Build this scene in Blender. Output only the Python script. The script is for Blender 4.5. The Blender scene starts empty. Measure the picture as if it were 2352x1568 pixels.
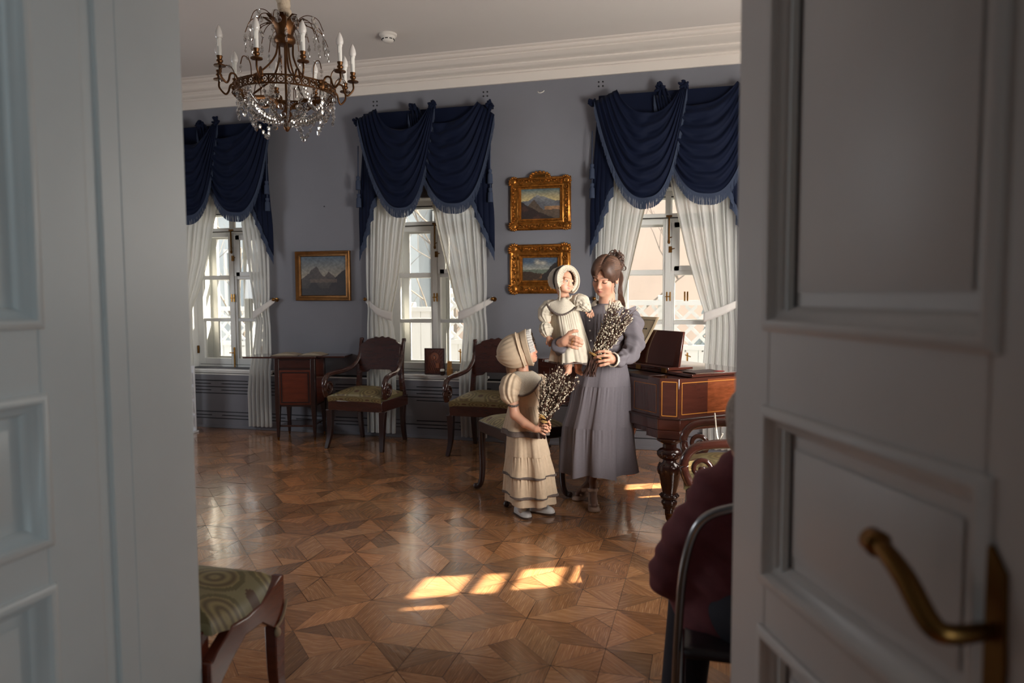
import bpy, bmesh, math, random
import numpy as np
from mathutils import Vector, Matrix
random.seed(7); RNG=np.random.RandomState(7)
SC=bpy.context.scene; COL=SC.collection; PI=math.pi
# ---------------------------------------------------------------- camera
H=1.35; F_PX=1650.0
YAW,PIT,ROL=.2659,.0666,-.0048
D=6.231                                   # inner face of the window wall
_cy,_sy=math.cos(YAW),math.sin(YAW)
FWD=np.array([-_sy*math.cos(PIT),_cy*math.cos(PIT),-math.sin(PIT)])
_r0=np.array([_cy,_sy,0.0]); _u0=np.cross(_r0,FWD)
RGT=math.cos(ROL)*_r0+math.sin(ROL)*_u0; UPV=-math.sin(ROL)*_r0+math.cos(ROL)*_u0
EYE=np.array([0,0,H])
cam=bpy.data.cameras.new('camera'); cam_o=bpy.data.objects.new('camera',cam); COL.objects.link(cam_o)
cam.sensor_width=36.0; cam.lens=36.0*F_PX/2352.0; cam.clip_start=.02; cam.clip_end=200
cam_o.matrix_world=Matrix(((RGT[0],UPV[0],-FWD[0],0),(RGT[1],UPV[1],-FWD[1],0),(RGT[2],UPV[2],-FWD[2],H),(0,0,0,1)))
cam.dof.use_dof=True; cam.dof.focus_distance=4.5; cam.dof.aperture_fstop=2.4
SC.camera=cam_o
def _ray(x,y): return FWD*F_PX+RGT*(x-1176)-UPV*(y-784)
def at(x,y,Y):                            # photo pixel -> world point on the plane at depth Y
    d=_ray(x,y); return Vector(EYE+d*(Y/d[1]))
def onz(x,y,z):                           # photo pixel -> world point at height z
    d=_ray(x,y); return Vector(EYE+d*((z-H)/d[2]))
# ---------------------------------------------------------------- view, world, lights
SC.view_settings.view_transform='Standard'; SC.view_settings.look='None'
SC.view_settings.exposure=0.0; SC.view_settings.gamma=1.0; SC.view_settings.use_curve_mapping=False
SC.cycles.use_denoising=True
SC.cycles.max_bounces=10; SC.cycles.diffuse_bounces=5; SC.cycles.glossy_bounces=4; SC.cycles.transmission_bounces=8; SC.cycles.transparent_max_bounces=24
SC.cycles.caustics_reflective=False; SC.cycles.caustics_refractive=False; SC.cycles.sample_clamp_indirect=4.0
WORLD=bpy.data.worlds.new('overcast_sky'); SC.world=WORLD; WORLD.use_nodes=True
WORLD.node_tree.nodes['Background'].inputs['Color'].default_value=(.93,.97,1.0,1)
WORLD.node_tree.nodes['Background'].inputs['Strength'].default_value=2.1
def area_light(name,loc,direction,sx,sy,energy,col,spread=PI):
    l=bpy.data.lights.new(name,'AREA'); l.shape='RECTANGLE'; l.size=sx; l.size_y=sy; l.energy=energy; l.color=col; l.spread=spread
    o=bpy.data.objects.new(name,l); COL.objects.link(o); o.location=loc
    o.rotation_euler=Vector(direction).to_track_quat('-Z','Z').to_euler(); return o
# sun: comes low over the side wall
SUN_EL=math.radians(43)
SUN_DIR=Vector((-.90,-.41,0)).normalized()*math.cos(SUN_EL)+Vector((0,0,-math.sin(SUN_EL)))
sun=bpy.data.lights.new('sun','SUN'); sun.energy=34.0; sun.color=(1.0,.90,.72); sun.angle=math.radians(.6)
sun_o=bpy.data.objects.new('sun',sun); COL.objects.link(sun_o); sun_o.rotation_euler=SUN_DIR.to_track_quat('-Z','Y').to_euler(); sun_o.location=(6,8,6)
WC=[-4.745,-2.512,-.345]                  # centres of the three windows in view
XL,XR,YF=-6.2,1.5,1.60                    # the room's other walls
CEIL=3.45
# lamps: fill added on solid right wall for its unseen windows, camera room daylight
area_light('side_window_daylight',(XR-.03,2.9,1.55),(-.75,.66,.05),1.0,1.7,112,(1.0,.96,.91),math.radians(124))
area_light('side_window_fill_b',(XR-.03,5.0,1.9),(-1,0,-.05),.9,1.7,36,(1.0,.93,.84))
area_light('near_room_daylight',(1.9,-1.6,1.5),(-1,.55,0),1.2,1.8,29,(.72,.92,1.0))
area_light('left_wall_fill',(XL+.03,3.4,1.6),(1,0,-.1),1.0,1.7,56,(.9,.95,1.0))  # added fill on the solid left wall, no window there
for i,x in enumerate(WC):                 # sky portals in the window openings: they only guide the sampling of the sky
    p=area_light('window_portal',(x,D+.62,1.42),(0,-1,0),.95,1.65,1,(1,1,1)); p.data.cycles.is_portal=True

# ---------------------------------------------------------------- colour / material helpers
def lin(c):
    out=[]
    for v in c[:3]:
        v=v/255.0; out.append(v/12.92 if v<=.04045 else ((v+.055)/1.055)**2.4)
    return tuple(out)+(1.0,)
MATS={}
def mat(name,col=None,rough=.6,metal=0.0,attr=None,noise=None,bump=None,trans=None,alpha=None,spec=None,coat=0,sheen=0,sss=0,emit=None,grain=None):
    """procedural surface: col sRGB; attr = colour attribute multiplied in; noise=(scale,amount,stretch); bump=(scale,strength,dist)"""
    if name in MATS: return MATS[name]
    m=bpy.data.materials.new(name); m.use_nodes=True; nt=m.node_tree; b=nt.nodes['Principled BSDF']; MATS[name]=m
    L=nt.links.new; b.inputs['Roughness'].default_value=rough; b.inputs['Metallic'].default_value=metal
    src=None
    if col is not None:
        b.inputs['Base Color'].default_value=lin(col)
    tc=nt.nodes.new('ShaderNodeTexCoord')
    if attr:
        a=nt.nodes.new('ShaderNodeAttribute'); a.attribute_name=attr; src=a.outputs['Color']
        if col is not None:
            mx=nt.nodes.new('ShaderNodeMix'); mx.data_type='RGBA'; mx.blend_type='MULTIPLY'; mx.inputs['Factor'].default_value=1
            mx.inputs['A'].default_value=lin(col); L(src,mx.inputs['B']); src=mx.outputs['Result']
    if noise:
        mp=nt.nodes.new('ShaderNodeMapping'); L(tc.outputs['Object'],mp.inputs['Vector']); mp.inputs['Scale'].default_value=noise[2] if len(noise)>2 else (1,1,1)
        n=nt.nodes.new('ShaderNodeTexNoise'); n.inputs['Scale'].default_value=noise[0]; n.inputs['Detail'].default_value=5; n.inputs['Roughness'].default_value=.6; L(mp.outputs[0],n.inputs['Vector'])
        mr=nt.nodes.new('ShaderNodeMapRange'); mr.inputs['From Min'].default_value=.3; mr.inputs['From Max'].default_value=.7
        mr.inputs['To Min'].default_value=1-noise[1]; mr.inputs['To Max'].default_value=1+noise[1]; L(n.outputs['Fac'],mr.inputs['Value'])
        mx=nt.nodes.new('ShaderNodeMix'); mx.data_type='RGBA'; mx.blend_type='MULTIPLY'; mx.inputs['Factor'].default_value=1
        if src is not None: L(src,mx.inputs['A'])
        else: mx.inputs['A'].default_value=lin(col)
        L(mr.outputs[0],mx.inputs['B']); src=mx.outputs['Result']
    if src is not None: L(src,b.inputs['Base Color'])
    if bump:
        n=nt.nodes.new('ShaderNodeTexNoise'); n.inputs['Scale'].default_value=bump[0]; n.inputs['Detail'].default_value=4; L(tc.outputs['Object'],n.inputs['Vector'])
        bp=nt.nodes.new('ShaderNodeBump'); bp.inputs['Strength'].default_value=bump[1]; bp.inputs['Distance'].default_value=bump[2]; L(n.outputs['Fac'],bp.inputs['Height']); L(bp.outputs[0],b.inputs['Normal'])
    if spec is not None: b.inputs['Specular IOR Level'].default_value=spec
    if coat: b.inputs['Coat Weight'].default_value=coat; b.inputs['Coat Roughness'].default_value=.06
    if sheen: b.inputs['Sheen Weight'].default_value=sheen; b.inputs['Sheen Roughness'].default_value=.35
    if sss: b.inputs['Subsurface Weight'].default_value=sss; b.inputs['Subsurface Radius'].default_value=(.012,.005,.003); b.inputs['Subsurface Scale'].default_value=1.0
    out=nt.nodes['Material Output']; sh=b.outputs[0]
    if trans:                              # cloth that lets light through: (translucent share, open-weave share)
        t=nt.nodes.new('ShaderNodeBsdfTranslucent'); mx=nt.nodes.new('ShaderNodeMixShader'); mx.inputs[0].default_value=trans[0]
        if src is not None: L(src,t.inputs['Color'])
        else: t.inputs['Color'].default_value=lin(col)
        L(sh,mx.inputs[1]); L(t.outputs[0],mx.inputs[2]); sh=mx.outputs[0]
        if trans[1]>0:
            tp=nt.nodes.new('ShaderNodeBsdfTransparent'); m2=nt.nodes.new('ShaderNodeMixShader'); m2.inputs[0].default_value=trans[1]
            L(sh,m2.inputs[1]); L(tp.outputs[0],m2.inputs[2]); sh=m2.outputs[0]
        L(sh,out.inputs['Surface'])
    return m
def glass_mat(name,tint=(255,255,255),refl=.12):
    m=bpy.data.materials.new(name); m.use_nodes=True; nt=m.node_tree; nt.nodes.remove(nt.nodes['Principled BSDF']); L=nt.links.new
    t=nt.nodes.new('ShaderNodeBsdfTransparent'); t.inputs['Color'].default_value=lin(tint)
    g=nt.nodes.new('ShaderNodeBsdfGlossy'); g.inputs['Roughness'].default_value=.03
    f=nt.nodes.new('ShaderNodeFresnel'); f.inputs['IOR'].default_value=1.45
    mx=nt.nodes.new('ShaderNodeMixShader'); L(f.outputs[0],mx.inputs[0]); L(t.outputs[0],mx.inputs[1]); L(g.outputs[0],mx.inputs[2]); L(mx.outputs[0],nt.nodes['Material Output'].inputs['Surface']); MATS[name]=m; return m
M_WALL=mat('blue_grey_wall',(114,114,121),.75,noise=(1.2,.06),bump=(180,.06,.002))
M_CEIL=mat('ceiling_plaster',(205,198,192),.8,noise=(.8,.03))
M_CORN=mat('cornice_plaster',(214,205,196),.7)
M_DOOR=mat('white_door_paint',(214,216,216),.38,noise=(3,.03),bump=(25,.05,.002))
M_DOORR=mat('door_paint_shaded',(206,198,194),.42,noise=(3,.03),bump=(25,.05,.002))  # right leaf's paint, darkened and warmed for its weaker light
M_WIN=mat('window_white_paint',(226,226,222),.4)
M_SILL=mat('sill_white_paint',(222,221,218),.35)
M_BLACK=mat('dark_gap',(14,13,14),.8)
M_GLASS=glass_mat('window_glass')
M_BRASS=mat('brass',(190,140,70),.28,1.0)
M_BRASSD=mat('aged_brass',(120,84,44),.35,1.0)
M_STEEL=mat('chrome_tube',(150,148,150),.25,1.0)
M_MAHO=mat('mahogany',(60,31,24),.16,noise=(5,.22,(1,1,6)),coat=.5)
M_MAHOR=mat('red_mahogany',(98,44,28),.2,noise=(5,.22,(1,1,6)),coat=.5)
M_MAHOD=mat('dark_mahogany',(46,25,21),.3,noise=(6,.2,(1,1,6)),coat=.25)
M_INLAY=mat('boxwood_inlay',(196,130,56),.3)
M_IVORY=mat('ivory_white',(235,232,222),.3)
M_GOLD=mat('gilt_gesso',(158,102,42),.34,.85,noise=(34,.5),bump=(70,.35,.004))
M_VCOL=mat('painted_surface',None,.55,attr='Col')
M_VCOLR=mat('painted_cloth',None,.85,attr='Col',bump=(300,.15,.001))
# ---------------------------------------------------------------- mesh helpers
BASE={}                                    # world position of every Empty / parent
def thing(name,label,cat,loc=(0,0,0),rotz=0,group=None):
    o=bpy.data.objects.new(name,None); COL.objects.link(o); o.empty_display_size=.1
    o.location=loc; o.rotation_euler=(0,0,rotz); o['label']=label; o['category']=cat
    if group: o['group']=group
    BASE[o.name]=Vector(loc); return o
def tag(o,label,cat,group=None):
    o['label']=label; o['category']=cat
    if group: o['group']=group
    return o
def struct(o): o['kind']='structure'; return o
def catmull(pts,n):
    pts=[Vector(p) for p in pts]; out=[]
    P=[pts[0]*2-pts[1]]+pts+[pts[-1]*2-pts[-2]]
    for i in range(1,len(P)-2):
        for k in range(n):
            t=k/n; a,b,c,d=P[i-1],P[i],P[i+1],P[i+2]
            out.append(.5*((2*b)+(c-a)*t+(2*a-5*b+4*c-d)*t*t+(3*b-a-3*c+d)*t**3))
    out.append(pts[-1]); return out
def lerp(a,b,t): return a+(b-a)*t
def interp(xs,ys,x): return float(np.interp(x,xs,ys))
class MB:
    def __init__(s): s.v=[]; s.f=[]; s.m=[]; s.c=[]; s.mi=0; s.col=None
    def add(s,vs,fs,cols=None):
        o=len(s.v); s.v+= [tuple(v) for v in vs]
        for k,f in enumerate(fs):
            s.f.append([i+o for i in f]); s.m.append(s.mi); s.c.append(cols[k] if cols is not None else s.col)
        return s
    def box(s,c,d,rot=None):
        hx,hy,hz=d[0]/2,d[1]/2,d[2]/2; c=Vector(c)
        vs=[Vector((x,y,z)) for x in(-hx,hx) for y in(-hy,hy) for z in(-hz,hz)]
        if rot is not None: vs=[rot@v for v in vs]
        return s.add([c+v for v in vs],[(0,1,3,2),(4,6,7,5),(0,4,5,1),(2,3,7,6),(0,2,6,4),(1,5,7,3)])
    def bx(s,x0,x1,y0,y1,z0,z1): return s.box(((x0+x1)/2,(y0+y1)/2,(z0+z1)/2),(abs(x1-x0),abs(y1-y0),abs(z1-z0)))
    def tube(s,pts,r,n=8,cap=True,closed=False,flat=None):
        pts=[Vector(p) for p in pts]; N=len(pts)
        if not hasattr(r,'__len__'): r=[r]*N
        tang=[]
        for i in range(N):
            a=pts[(i-1)%N] if (closed or i>0) else pts[0]; b=pts[(i+1)%N] if (closed or i<N-1) else pts[-1]
            t=(b-a); tang.append(t.normalized() if t.length>1e-9 else Vector((0,0,1)))
        up=Vector((0,0,1)) if abs(tang[0].z)<.9 else Vector((0,1,0))
        nrm=(up-tang[0]*up.dot(tang[0])).normalized(); vs=[]
        for i in range(N):
            if flat is not None: up2=Vector(flat); nn=(up2-tang[i]*up2.dot(tang[i])); nrm=nn.normalized() if nn.length>1e-6 else nrm
            else: nrm=(nrm-tang[i]*nrm.dot(tang[i])).normalized()
            bi=tang[i].cross(nrm)
            rr=r[i]; ra,rb=(rr if hasattr(rr,'__len__') else (rr,rr))
            for k in range(n):
                a=2*PI*k/n; vs.append(pts[i]+nrm*(ra*math.cos(a))+bi*(rb*math.sin(a)))
        fs=[]
        for i in range(N if closed else N-1):
            j=(i+1)%N
            for k in range(n): fs.append((i*n+k,i*n+(k+1)%n,j*n+(k+1)%n,j*n+k))
        if cap and not closed: fs.append(tuple(range(n))[::-1]); fs.append(tuple((N-1)*n+k for k in range(n)))
        return s.add(vs,fs)
    def lathe(s,prof,n=24,c=(0,0,0),axis=None,flute=None):
        c=Vector(c); vs=[]; M=Vector((0,0,1)).rotation_difference(Vector(axis)).to_matrix() if axis is not None else Matrix.Identity(3)
        for (r,z) in prof:
            for k in range(n):
                a=2*PI*k/n; rr=r*(1+(flute[1]*math.cos(flute[0]*a) if flute and flute[2]<=z<=flute[3] else 0))
                vs.append(c+M@Vector((rr*math.cos(a),rr*math.sin(a),z)))
        fs=[(i*n+k,i*n+(k+1)%n,(i+1)*n+(k+1)%n,(i+1)*n+k) for i in range(len(prof)-1) for k in range(n)]
        fs.append(tuple(range(n))[::-1]); fs.append(tuple((len(prof)-1)*n+k for k in range(n)))
        return s.add(vs,fs)
    def loft(s,rings,closed=True,cap=True):
        n=len(rings[0]); vs=[v for r in rings for v in r]; fs=[]
        for i in range(len(rings)-1):
            for k in range(n if closed else n-1): fs.append((i*n+k,i*n+(k+1)%n,(i+1)*n+(k+1)%n,(i+1)*n+k))
        if cap and closed: fs.append(tuple(range(n))[::-1]); fs.append(tuple((len(rings)-1)*n+k for k in range(n)))
        return s.add(vs,fs)
    def grid(s,fn,nu,nv,colfn=None):
        vs=[fn(i/nu,j/nv) for j in range(nv+1) for i in range(nu+1)]
        fs=[(j*(nu+1)+i,j*(nu+1)+i+1,(j+1)*(nu+1)+i+1,(j+1)*(nu+1)+i) for j in range(nv) for i in range(nu)]
        cols=[colfn((i+.5)/nu,(j+.5)/nv) for j in range(nv) for i in range(nu)] if colfn else None
        return s.add(vs,fs,cols)
    def ell(s,c,r,nu=12,nv=8,rot=None):
        c=Vector(c); r=r if hasattr(r,'__len__') else (r,r,r); vs=[]
        for j in range(1,nv):
            p=PI*j/nv
            for k in range(nu):
                a=2*PI*k/nu; v=Vector((r[0]*math.sin(p)*math.cos(a),r[1]*math.sin(p)*math.sin(a),r[2]*math.cos(p))); vs.append(c+(rot@v if rot is not None else v))
        t=Vector((0,0,r[2])); b=-t
        if rot is not None: t=rot@t; b=rot@b
        vs.append(c+t); vs.append(c+b); T=len(vs)-2; fs=[]
        for j in range(nv-2):
            for k in range(nu): fs.append((j*nu+k,(j+1)*nu+k,(j+1)*nu+(k+1)%nu,j*nu+(k+1)%nu))
        for k in range(nu): fs.append((T,k,(k+1)%nu)); fs.append((T+1,(nv-2)*nu+(k+1)%nu,(nv-2)*nu+k))
        return s.add(vs,fs)
    def prism(s,outline,depth,org=(0,0,0),ux=(1,0,0),uy=(0,0,1),uz=(0,1,0)):
        """2D outline (list of (a,b)) extruded by depth along uz"""
        o=Vector(org); ux,uy,uz=Vector(ux),Vector(uy),Vector(uz); n=len(outline)
        A=[o+ux*a+uy*b for a,b in outline]; B=[p+uz*depth for p in A]
        return s.add(A+B,[tuple(range(n)),tuple(range(n,2*n))[::-1]]+[(i,n+i,n+(i+1)%n,(i+1)%n) for i in range(n)])
    def build(s,name,material,parent=None,smooth=35,bevel=None,subsurf=0,solid=None,local=False,fix=True,seg=2):
        me=bpy.data.meshes.new(name); off=Vector((0,0,0))
        if parent is not None and not local: off=BASE[parent.name]
        vs=[(v[0]-off[0],v[1]-off[1],v[2]-off[2]) for v in s.v]
        me.from_pydata(vs,[],s.f); mats=material if isinstance(material,(list,tuple)) else [material]
        for m in mats: me.materials.append(m)
        if len(mats)>1: me.polygons.foreach_set('material_index',s.m)
        if any(c is not None for c in s.c):
            at_=me.attributes.new('Col','FLOAT_COLOR','CORNER'); buf=np.ones((len(me.loops),4),dtype=np.float32); k=0
            for f,c in zip(s.f,s.c):
                if c is not None: buf[k:k+len(f),:3]=c[:3]
                k+=len(f)
            at_.data.foreach_set('color',buf.ravel())
        if fix:
            bm=bmesh.new(); bm.from_mesh(me); bmesh.ops.recalc_face_normals(bm,faces=bm.faces); bm.to_mesh(me); bm.free()
        if smooth:
            me.polygons.foreach_set('use_smooth',[True]*len(me.polygons)); me.set_sharp_from_angle(angle=math.radians(smooth))
        o=bpy.data.objects.new(name,me); COL.objects.link(o)
        if parent is not None: o.parent=parent; BASE[o.name]=BASE[parent.name]
        else: BASE[o.name]=Vector((0,0,0))
        if bevel: b=o.modifiers.new('bevel','BEVEL'); b.width=bevel; b.segments=seg; b.limit_method='ANGLE'; b.angle_limit=math.radians(40); b.harden_normals=False
        if solid: q=o.modifiers.new('solid','SOLIDIFY'); q.thickness=solid; q.offset=0
        if subsurf: q=o.modifiers.new('sub','SUBSURF'); q.levels=subsurf; q.render_levels=subsurf
        return o
def copy_tree(o,loc=None,rotz=None,label=None,parent=None):
    c=o.copy(); COL.objects.link(c); BASE[c.name]=BASE[o.name]
    if parent is not None: c.parent=parent
    for ch in list(o.children): copy_tree(ch,parent=c)
    if loc is not None: c.location=loc
    if rotz is not None: c.rotation_euler=(0,0,rotz)
    if label: c['label']=label
    return c
def frame_rings(x0,x1,z0,z1,prof,y,wave=None):
    """mitred picture/window frame: prof=[(inset,proj)], rings of 4 corners; returns MB verts/faces in XZ plane at y (proj towards -Y)"""
    mb=MB(); vs=[]
    for (ins,pr) in prof:
        for (cx,cz) in ((x0+ins,z0+ins),(x1-ins,z0+ins),(x1-ins,z1-ins),(x0+ins,z1-ins)): vs.append((cx,y-pr,cz))
    n=len(prof); fs=[]
    for i in range(n):
        j=(i+1)%n
        for k in range(4): fs.append((i*4+k,i*4+(k+1)%4,j*4+(k+1)%4,j*4+k))
    return mb.add(vs,fs)
# ---------------------------------------------------------------- signed-distance bodies -> one continuous surface
class SDF:
    def __init__(s): s.p=[]
    def ell(s,c,r,R=None,k=.012,op='u'): s.p.append(('e',np.array(c,float),np.array(r if hasattr(r,'__len__') else (r,r,r),float),np.array(R,float) if R is not None else None,k,op)); return s
    def cap(s,a,b,ra,rb=None,k=.012,op='u'): s.p.append(('c',np.array(a,float),np.array(b,float),(ra,rb if rb is not None else ra),k,op)); return s
    def chain(s,pts,rs,k=.012):
        for i in range(len(pts)-1): s.cap(pts[i],pts[i+1],rs[i],rs[i+1],k)
        return s
    def mesh(s,h,lo=None,hi=None):
        los=[];his=[]
        for q in s.p:
            if q[5] !='u' : continue
            if q[0]=='e': m=q[2].max(); los.append(q[1]-m); his.append(q[1]+m)
            else: m=max(q[3]); los.append(np.minimum(q[1],q[2])-m); his.append(np.maximum(q[1],q[2])+m)
        lo=np.min(los,0)-3*h if lo is None else np.array(lo,float); hi=np.max(his,0)+3*h if hi is None else np.array(hi,float)
        n=np.ceil((hi-lo)/h).astype(int)+1; F=np.full(n,.2,np.float32)
        for q in s.p:
            k=q[4]
            if q[0]=='e': m=q[2].max(); a,b=q[1]-m,q[1]+m
            else: m=max(q[3]); a,b=np.minimum(q[1],q[2])-m,np.maximum(q[1],q[2])+m
            mg=k*1.5+4*h; i0=np.clip(np.floor((a-mg-lo)/h).astype(int),0,n); i1=np.clip(np.ceil((b+mg-lo)/h).astype(int)+1,0,n)
            if np.any(i1<=i0): continue
            X=[(lo[d]+h*np.arange(i0[d],i1[d])).astype(np.float32) for d in range(3)]
            P=np.stack(np.meshgrid(*X,indexing='ij'),-1)-q[1].astype(np.float32)
            if q[0]=='e':
                if q[3] is not None: P=P@q[3].astype(np.float32)
                r=q[2].astype(np.float32); k0=np.sqrt(((P/r)**2).sum(-1)); k1=np.sqrt(((P/(r*r))**2).sum(-1))+1e-9; d=k0*(k0-1)/k1
            else:
                ab=(q[2]-q[1]).astype(np.float32); L=float(ab@ab)+1e-12; t=np.clip((P@ab)/L,0,1); d=np.sqrt(((P-t[...,None]*ab)**2).sum(-1))-(q[3][0]+(q[3][1]-q[3][0])*t)
            sl=tuple(slice(i0[d_],i1[d_]) for d_ in range(3)); G=F[sl]
            if q[5]=='u':
                hh=np.clip(.5+.5*(G-d)/k,0,1); F[sl]=G+(d-G)*hh-k*hh*(1-hh)
            else:
                hh=np.clip(.5-.5*(G+d)/k,0,1); F[sl]=G+(-d-G)*hh+k*hh*(1-hh)
        return surface_nets(F,lo,h)
def surface_nets(F,lo,h):
    S=F<0; nx,ny,nz=F.shape
    C=np.zeros((nx-1,ny-1,nz-1),np.int8)
    for dx in(0,1):
        for dy in(0,1):
            for dz in(0,1): C+=S[dx:nx-1+dx,dy:ny-1+dy,dz:nz-1+dz]
    act=(C>0)&(C<8); I=np.argwhere(act); idx=np.full(act.shape,-1,np.int64); idx[act]=np.arange(len(I))
    acc=np.zeros((len(I),3)); cnt=np.zeros(len(I))
    cor=[(a,b,c) for a in(0,1) for b in(0,1) for c in(0,1)]
    for a in range(8):
        for b in range(a+1,8):
            A,B=np.array(cor[a]),np.array(cor[b])
            if np.abs(A-B).sum()!=1: continue
            fa=F[tuple((I+A).T)]; fb=F[tuple((I+B).T)]; m=(fa<0)!=(fb<0); t=np.where(m,fa/np.where(m,fa-fb,1),0)
            acc+=(A+(B-A)*t[:,None])*m[:,None]; cnt+=m
    V=lo+h*(I+acc/np.maximum(cnt,1)[:,None]); faces=[]
    for ax in range(3):
        sl0=[slice(None)]*3; sl1=[slice(None)]*3; sl0[ax]=slice(0,-1); sl1[ax]=slice(1,None)
        E=S[tuple(sl0)]!=S[tuple(sl1)]; e=np.argwhere(E); u,v=[d for d in range(3) if d!=ax]
        ok=(e[:,u]>0)&(e[:,v]>0)&(e[:,u]<F.shape[u]-1)&(e[:,v]<F.shape[v]-1); e=e[ok]; q=[]
        for du,dv in((0,0),(1,0),(1,1),(0,1)):
            g=e.copy(); g[:,u]-=du; g[:,v]-=dv; q.append(idx[tuple(g.T)])
        faces.append(np.stack(q,1))
    Fc=np.concatenate(faces); return V,Fc
def sdf_object(name,chunks,material,parent,colfn=None,relax=1,disp=None,simplify=None):
    """chunks: list of (V,F); joined into one mesh object under parent; colfn(V)->Nx3 linear colours"""
    Vs=[];Fs=[];o=0
    for V,F_ in chunks: Vs.append(V); Fs.append(F_+o); o+=len(V)
    V=np.concatenate(Vs); Fq=np.concatenate(Fs)
    for _ in range(relax):                 # light Laplacian smoothing
        acc=np.zeros_like(V); c=np.zeros(len(V))
        for a,b in((0,1),(1,2),(2,3),(3,0)):
            np.add.at(acc,Fq[:,a],V[Fq[:,b]]); np.add.at(acc,Fq[:,b],V[Fq[:,a]]); np.add.at(c,Fq[:,a],1); np.add.at(c,Fq[:,b],1)
        V=V*.5+.5*acc/np.maximum(c,1)[:,None]
    if disp is not None: V=disp(V)
    off=np.array(BASE[parent.name]) if parent is not None else np.zeros(3)
    me=bpy.data.meshes.new(name); me.from_pydata((V-off).tolist(),[],Fq.tolist()); me.materials.append(material)
    if colfn is not None:
        a=me.attributes.new('Col','FLOAT_COLOR','POINT'); buf=np.ones((len(V),4),np.float32); buf[:,:3]=colfn(V); a.data.foreach_set('color',buf.ravel())
    bm=bmesh.new(); bm.from_mesh(me); bmesh.ops.recalc_face_normals(bm,faces=bm.faces); bm.to_mesh(me); bm.free()
    me.polygons.foreach_set('use_smooth',[True]*len(me.polygons))
    ob=bpy.data.objects.new(name,me); COL.objects.link(ob)
    if parent is not None: ob.parent=parent; BASE[ob.name]=BASE[parent.name]
    return ob
# ---------------------------------------------------------------- the room
ZT,ZS=2.235,.60                            # window head and sill heights
Y0,YWIN=1.295,D+.22
w=MB(); edges=[XL-.3]
for c in WC: edges+= [c-.52,c+.52]
edges.append(XR+.3)
for i in range(0,len(edges),2):            # piers with slightly splayed reveals
    a,b=edges[i],edges[i+1]; a2=a if i==0 else a-.07; b2=b if i==len(edges)-2 else b+.07
    w.prism([(a,D),(b,D),(b2,D+.2),(b2,D+.55),(a2,D+.55),(a2,D+.2)],ZT-ZS,org=(0,0,ZS),ux=(1,0,0),uy=(0,1,0),uz=(0,0,1))
w.bx(XL-.3,XR+.3,D,D+.55,ZT,CEIL+.2); w.bx(XL-.3,XR+.3,D,D+.55,-.1,ZS)
struct(w.build('wall_back',M_WALL,smooth=0))
# white lining of each window recess
for i,c in enumerate(WC):
    r=MB()
    for s in(-1,1):
        r.prism([(c+s*.519,D-.004),(c+s*.449,D+.2),(c+s*.449,D+.56),(c+s*.439,D+.56),(c+s*.439,D+.2),(c+s*.509,D-.004)],ZT-ZS,org=(0,0,ZS),ux=(1,0,0),uy=(0,1,0),uz=(0,0,1))
    r.prism([(c-.52,D-.004),(c+.52,D-.004),(c+.45,D+.2),(c+.45,D+.56),(c-.45,D+.56),(c-.45,D+.2)],.01,org=(0,0,ZT-.01),ux=(1,0,0),uy=(0,1,0),uz=(0,0,1))
    struct(r.build('trim_%d'%(i+10),M_WIN,smooth=0))
wl=MB().bx(XL-.3,XL,Y0-.1,D+.3,-.1,CEIL+.2); struct(wl.build('wall_left',M_WALL,smooth=0))
# right wall: unseen openings with added sheets, slotted to shape the floor sun patches
TANE=math.tan(SUN_EL); TANA=SUN_DIR.y/SUN_DIR.x; COSA=abs(SUN_DIR.x)/math.hypot(SUN_DIR.x,SUN_DIR.y)
def slot(x0,x1,ya,yb):                     # the slot whose light lands between floor x0..x1, for span ya..yb on the added sheet
    return (ya,yb,(XR-x1)/COSA*TANE,(XR-x0)/COSA*TANE)
YO=(XR-2.0)*TANA
slots=[slot(-1.272,-1.080,4.37+YO,4.61+YO),slot(-1.012,-.918,4.37+YO,4.60+YO),slot(-.845,-.66,4.385+YO,4.63+YO),slot(-.606,-.556,4.42+YO,4.64+YO),slot(-1.25,-1.08,4.243+YO,4.257+YO),slot(-.53,-.27,6.05+YO,6.19+YO),slot(-.42,-.25,5.83+YO,5.855+YO)]
def holed(mb,x0,x1,y0,y1,z0,z1,holes):
    ys=sorted({y0,y1,*[h[0] for h in holes],*[h[1] for h in holes]}); zs=sorted({z0,z1,*[h[2] for h in holes],*[h[3] for h in holes]})
    for a,b in zip(ys,ys[1:]):
        for c,d in zip(zs,zs[1:]):
            if any(h[0]<=(a+b)/2<=h[1] and h[2]<=(c+d)/2<=h[3] for h in holes): continue
            mb.bx(x0,x1,a,b,c,d)
wins=[(3.75,4.75,.62,3.32),(5.30,6.15,.62,2.6)]
wr=MB(); holed(wr,XR,XR+.3,Y0-.1,D+.3,-.1,CEIL+.2,wins); struct(wr.build('wall_right',M_WALL,smooth=0))
for k,wn in enumerate(wins):
    sh=MB(); holed(sh,XR+.001,XR+.004,wn[0]-.02,wn[1]+.02,wn[2]-.02,wn[3]+.02,[s for s in slots if wn[0]<=s[0]<=wn[1]])
    struct(sh.build('window_%d'%(4+k),M_WIN,smooth=0))  # slotted mask added in the unseen opening to shape the sun
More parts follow.
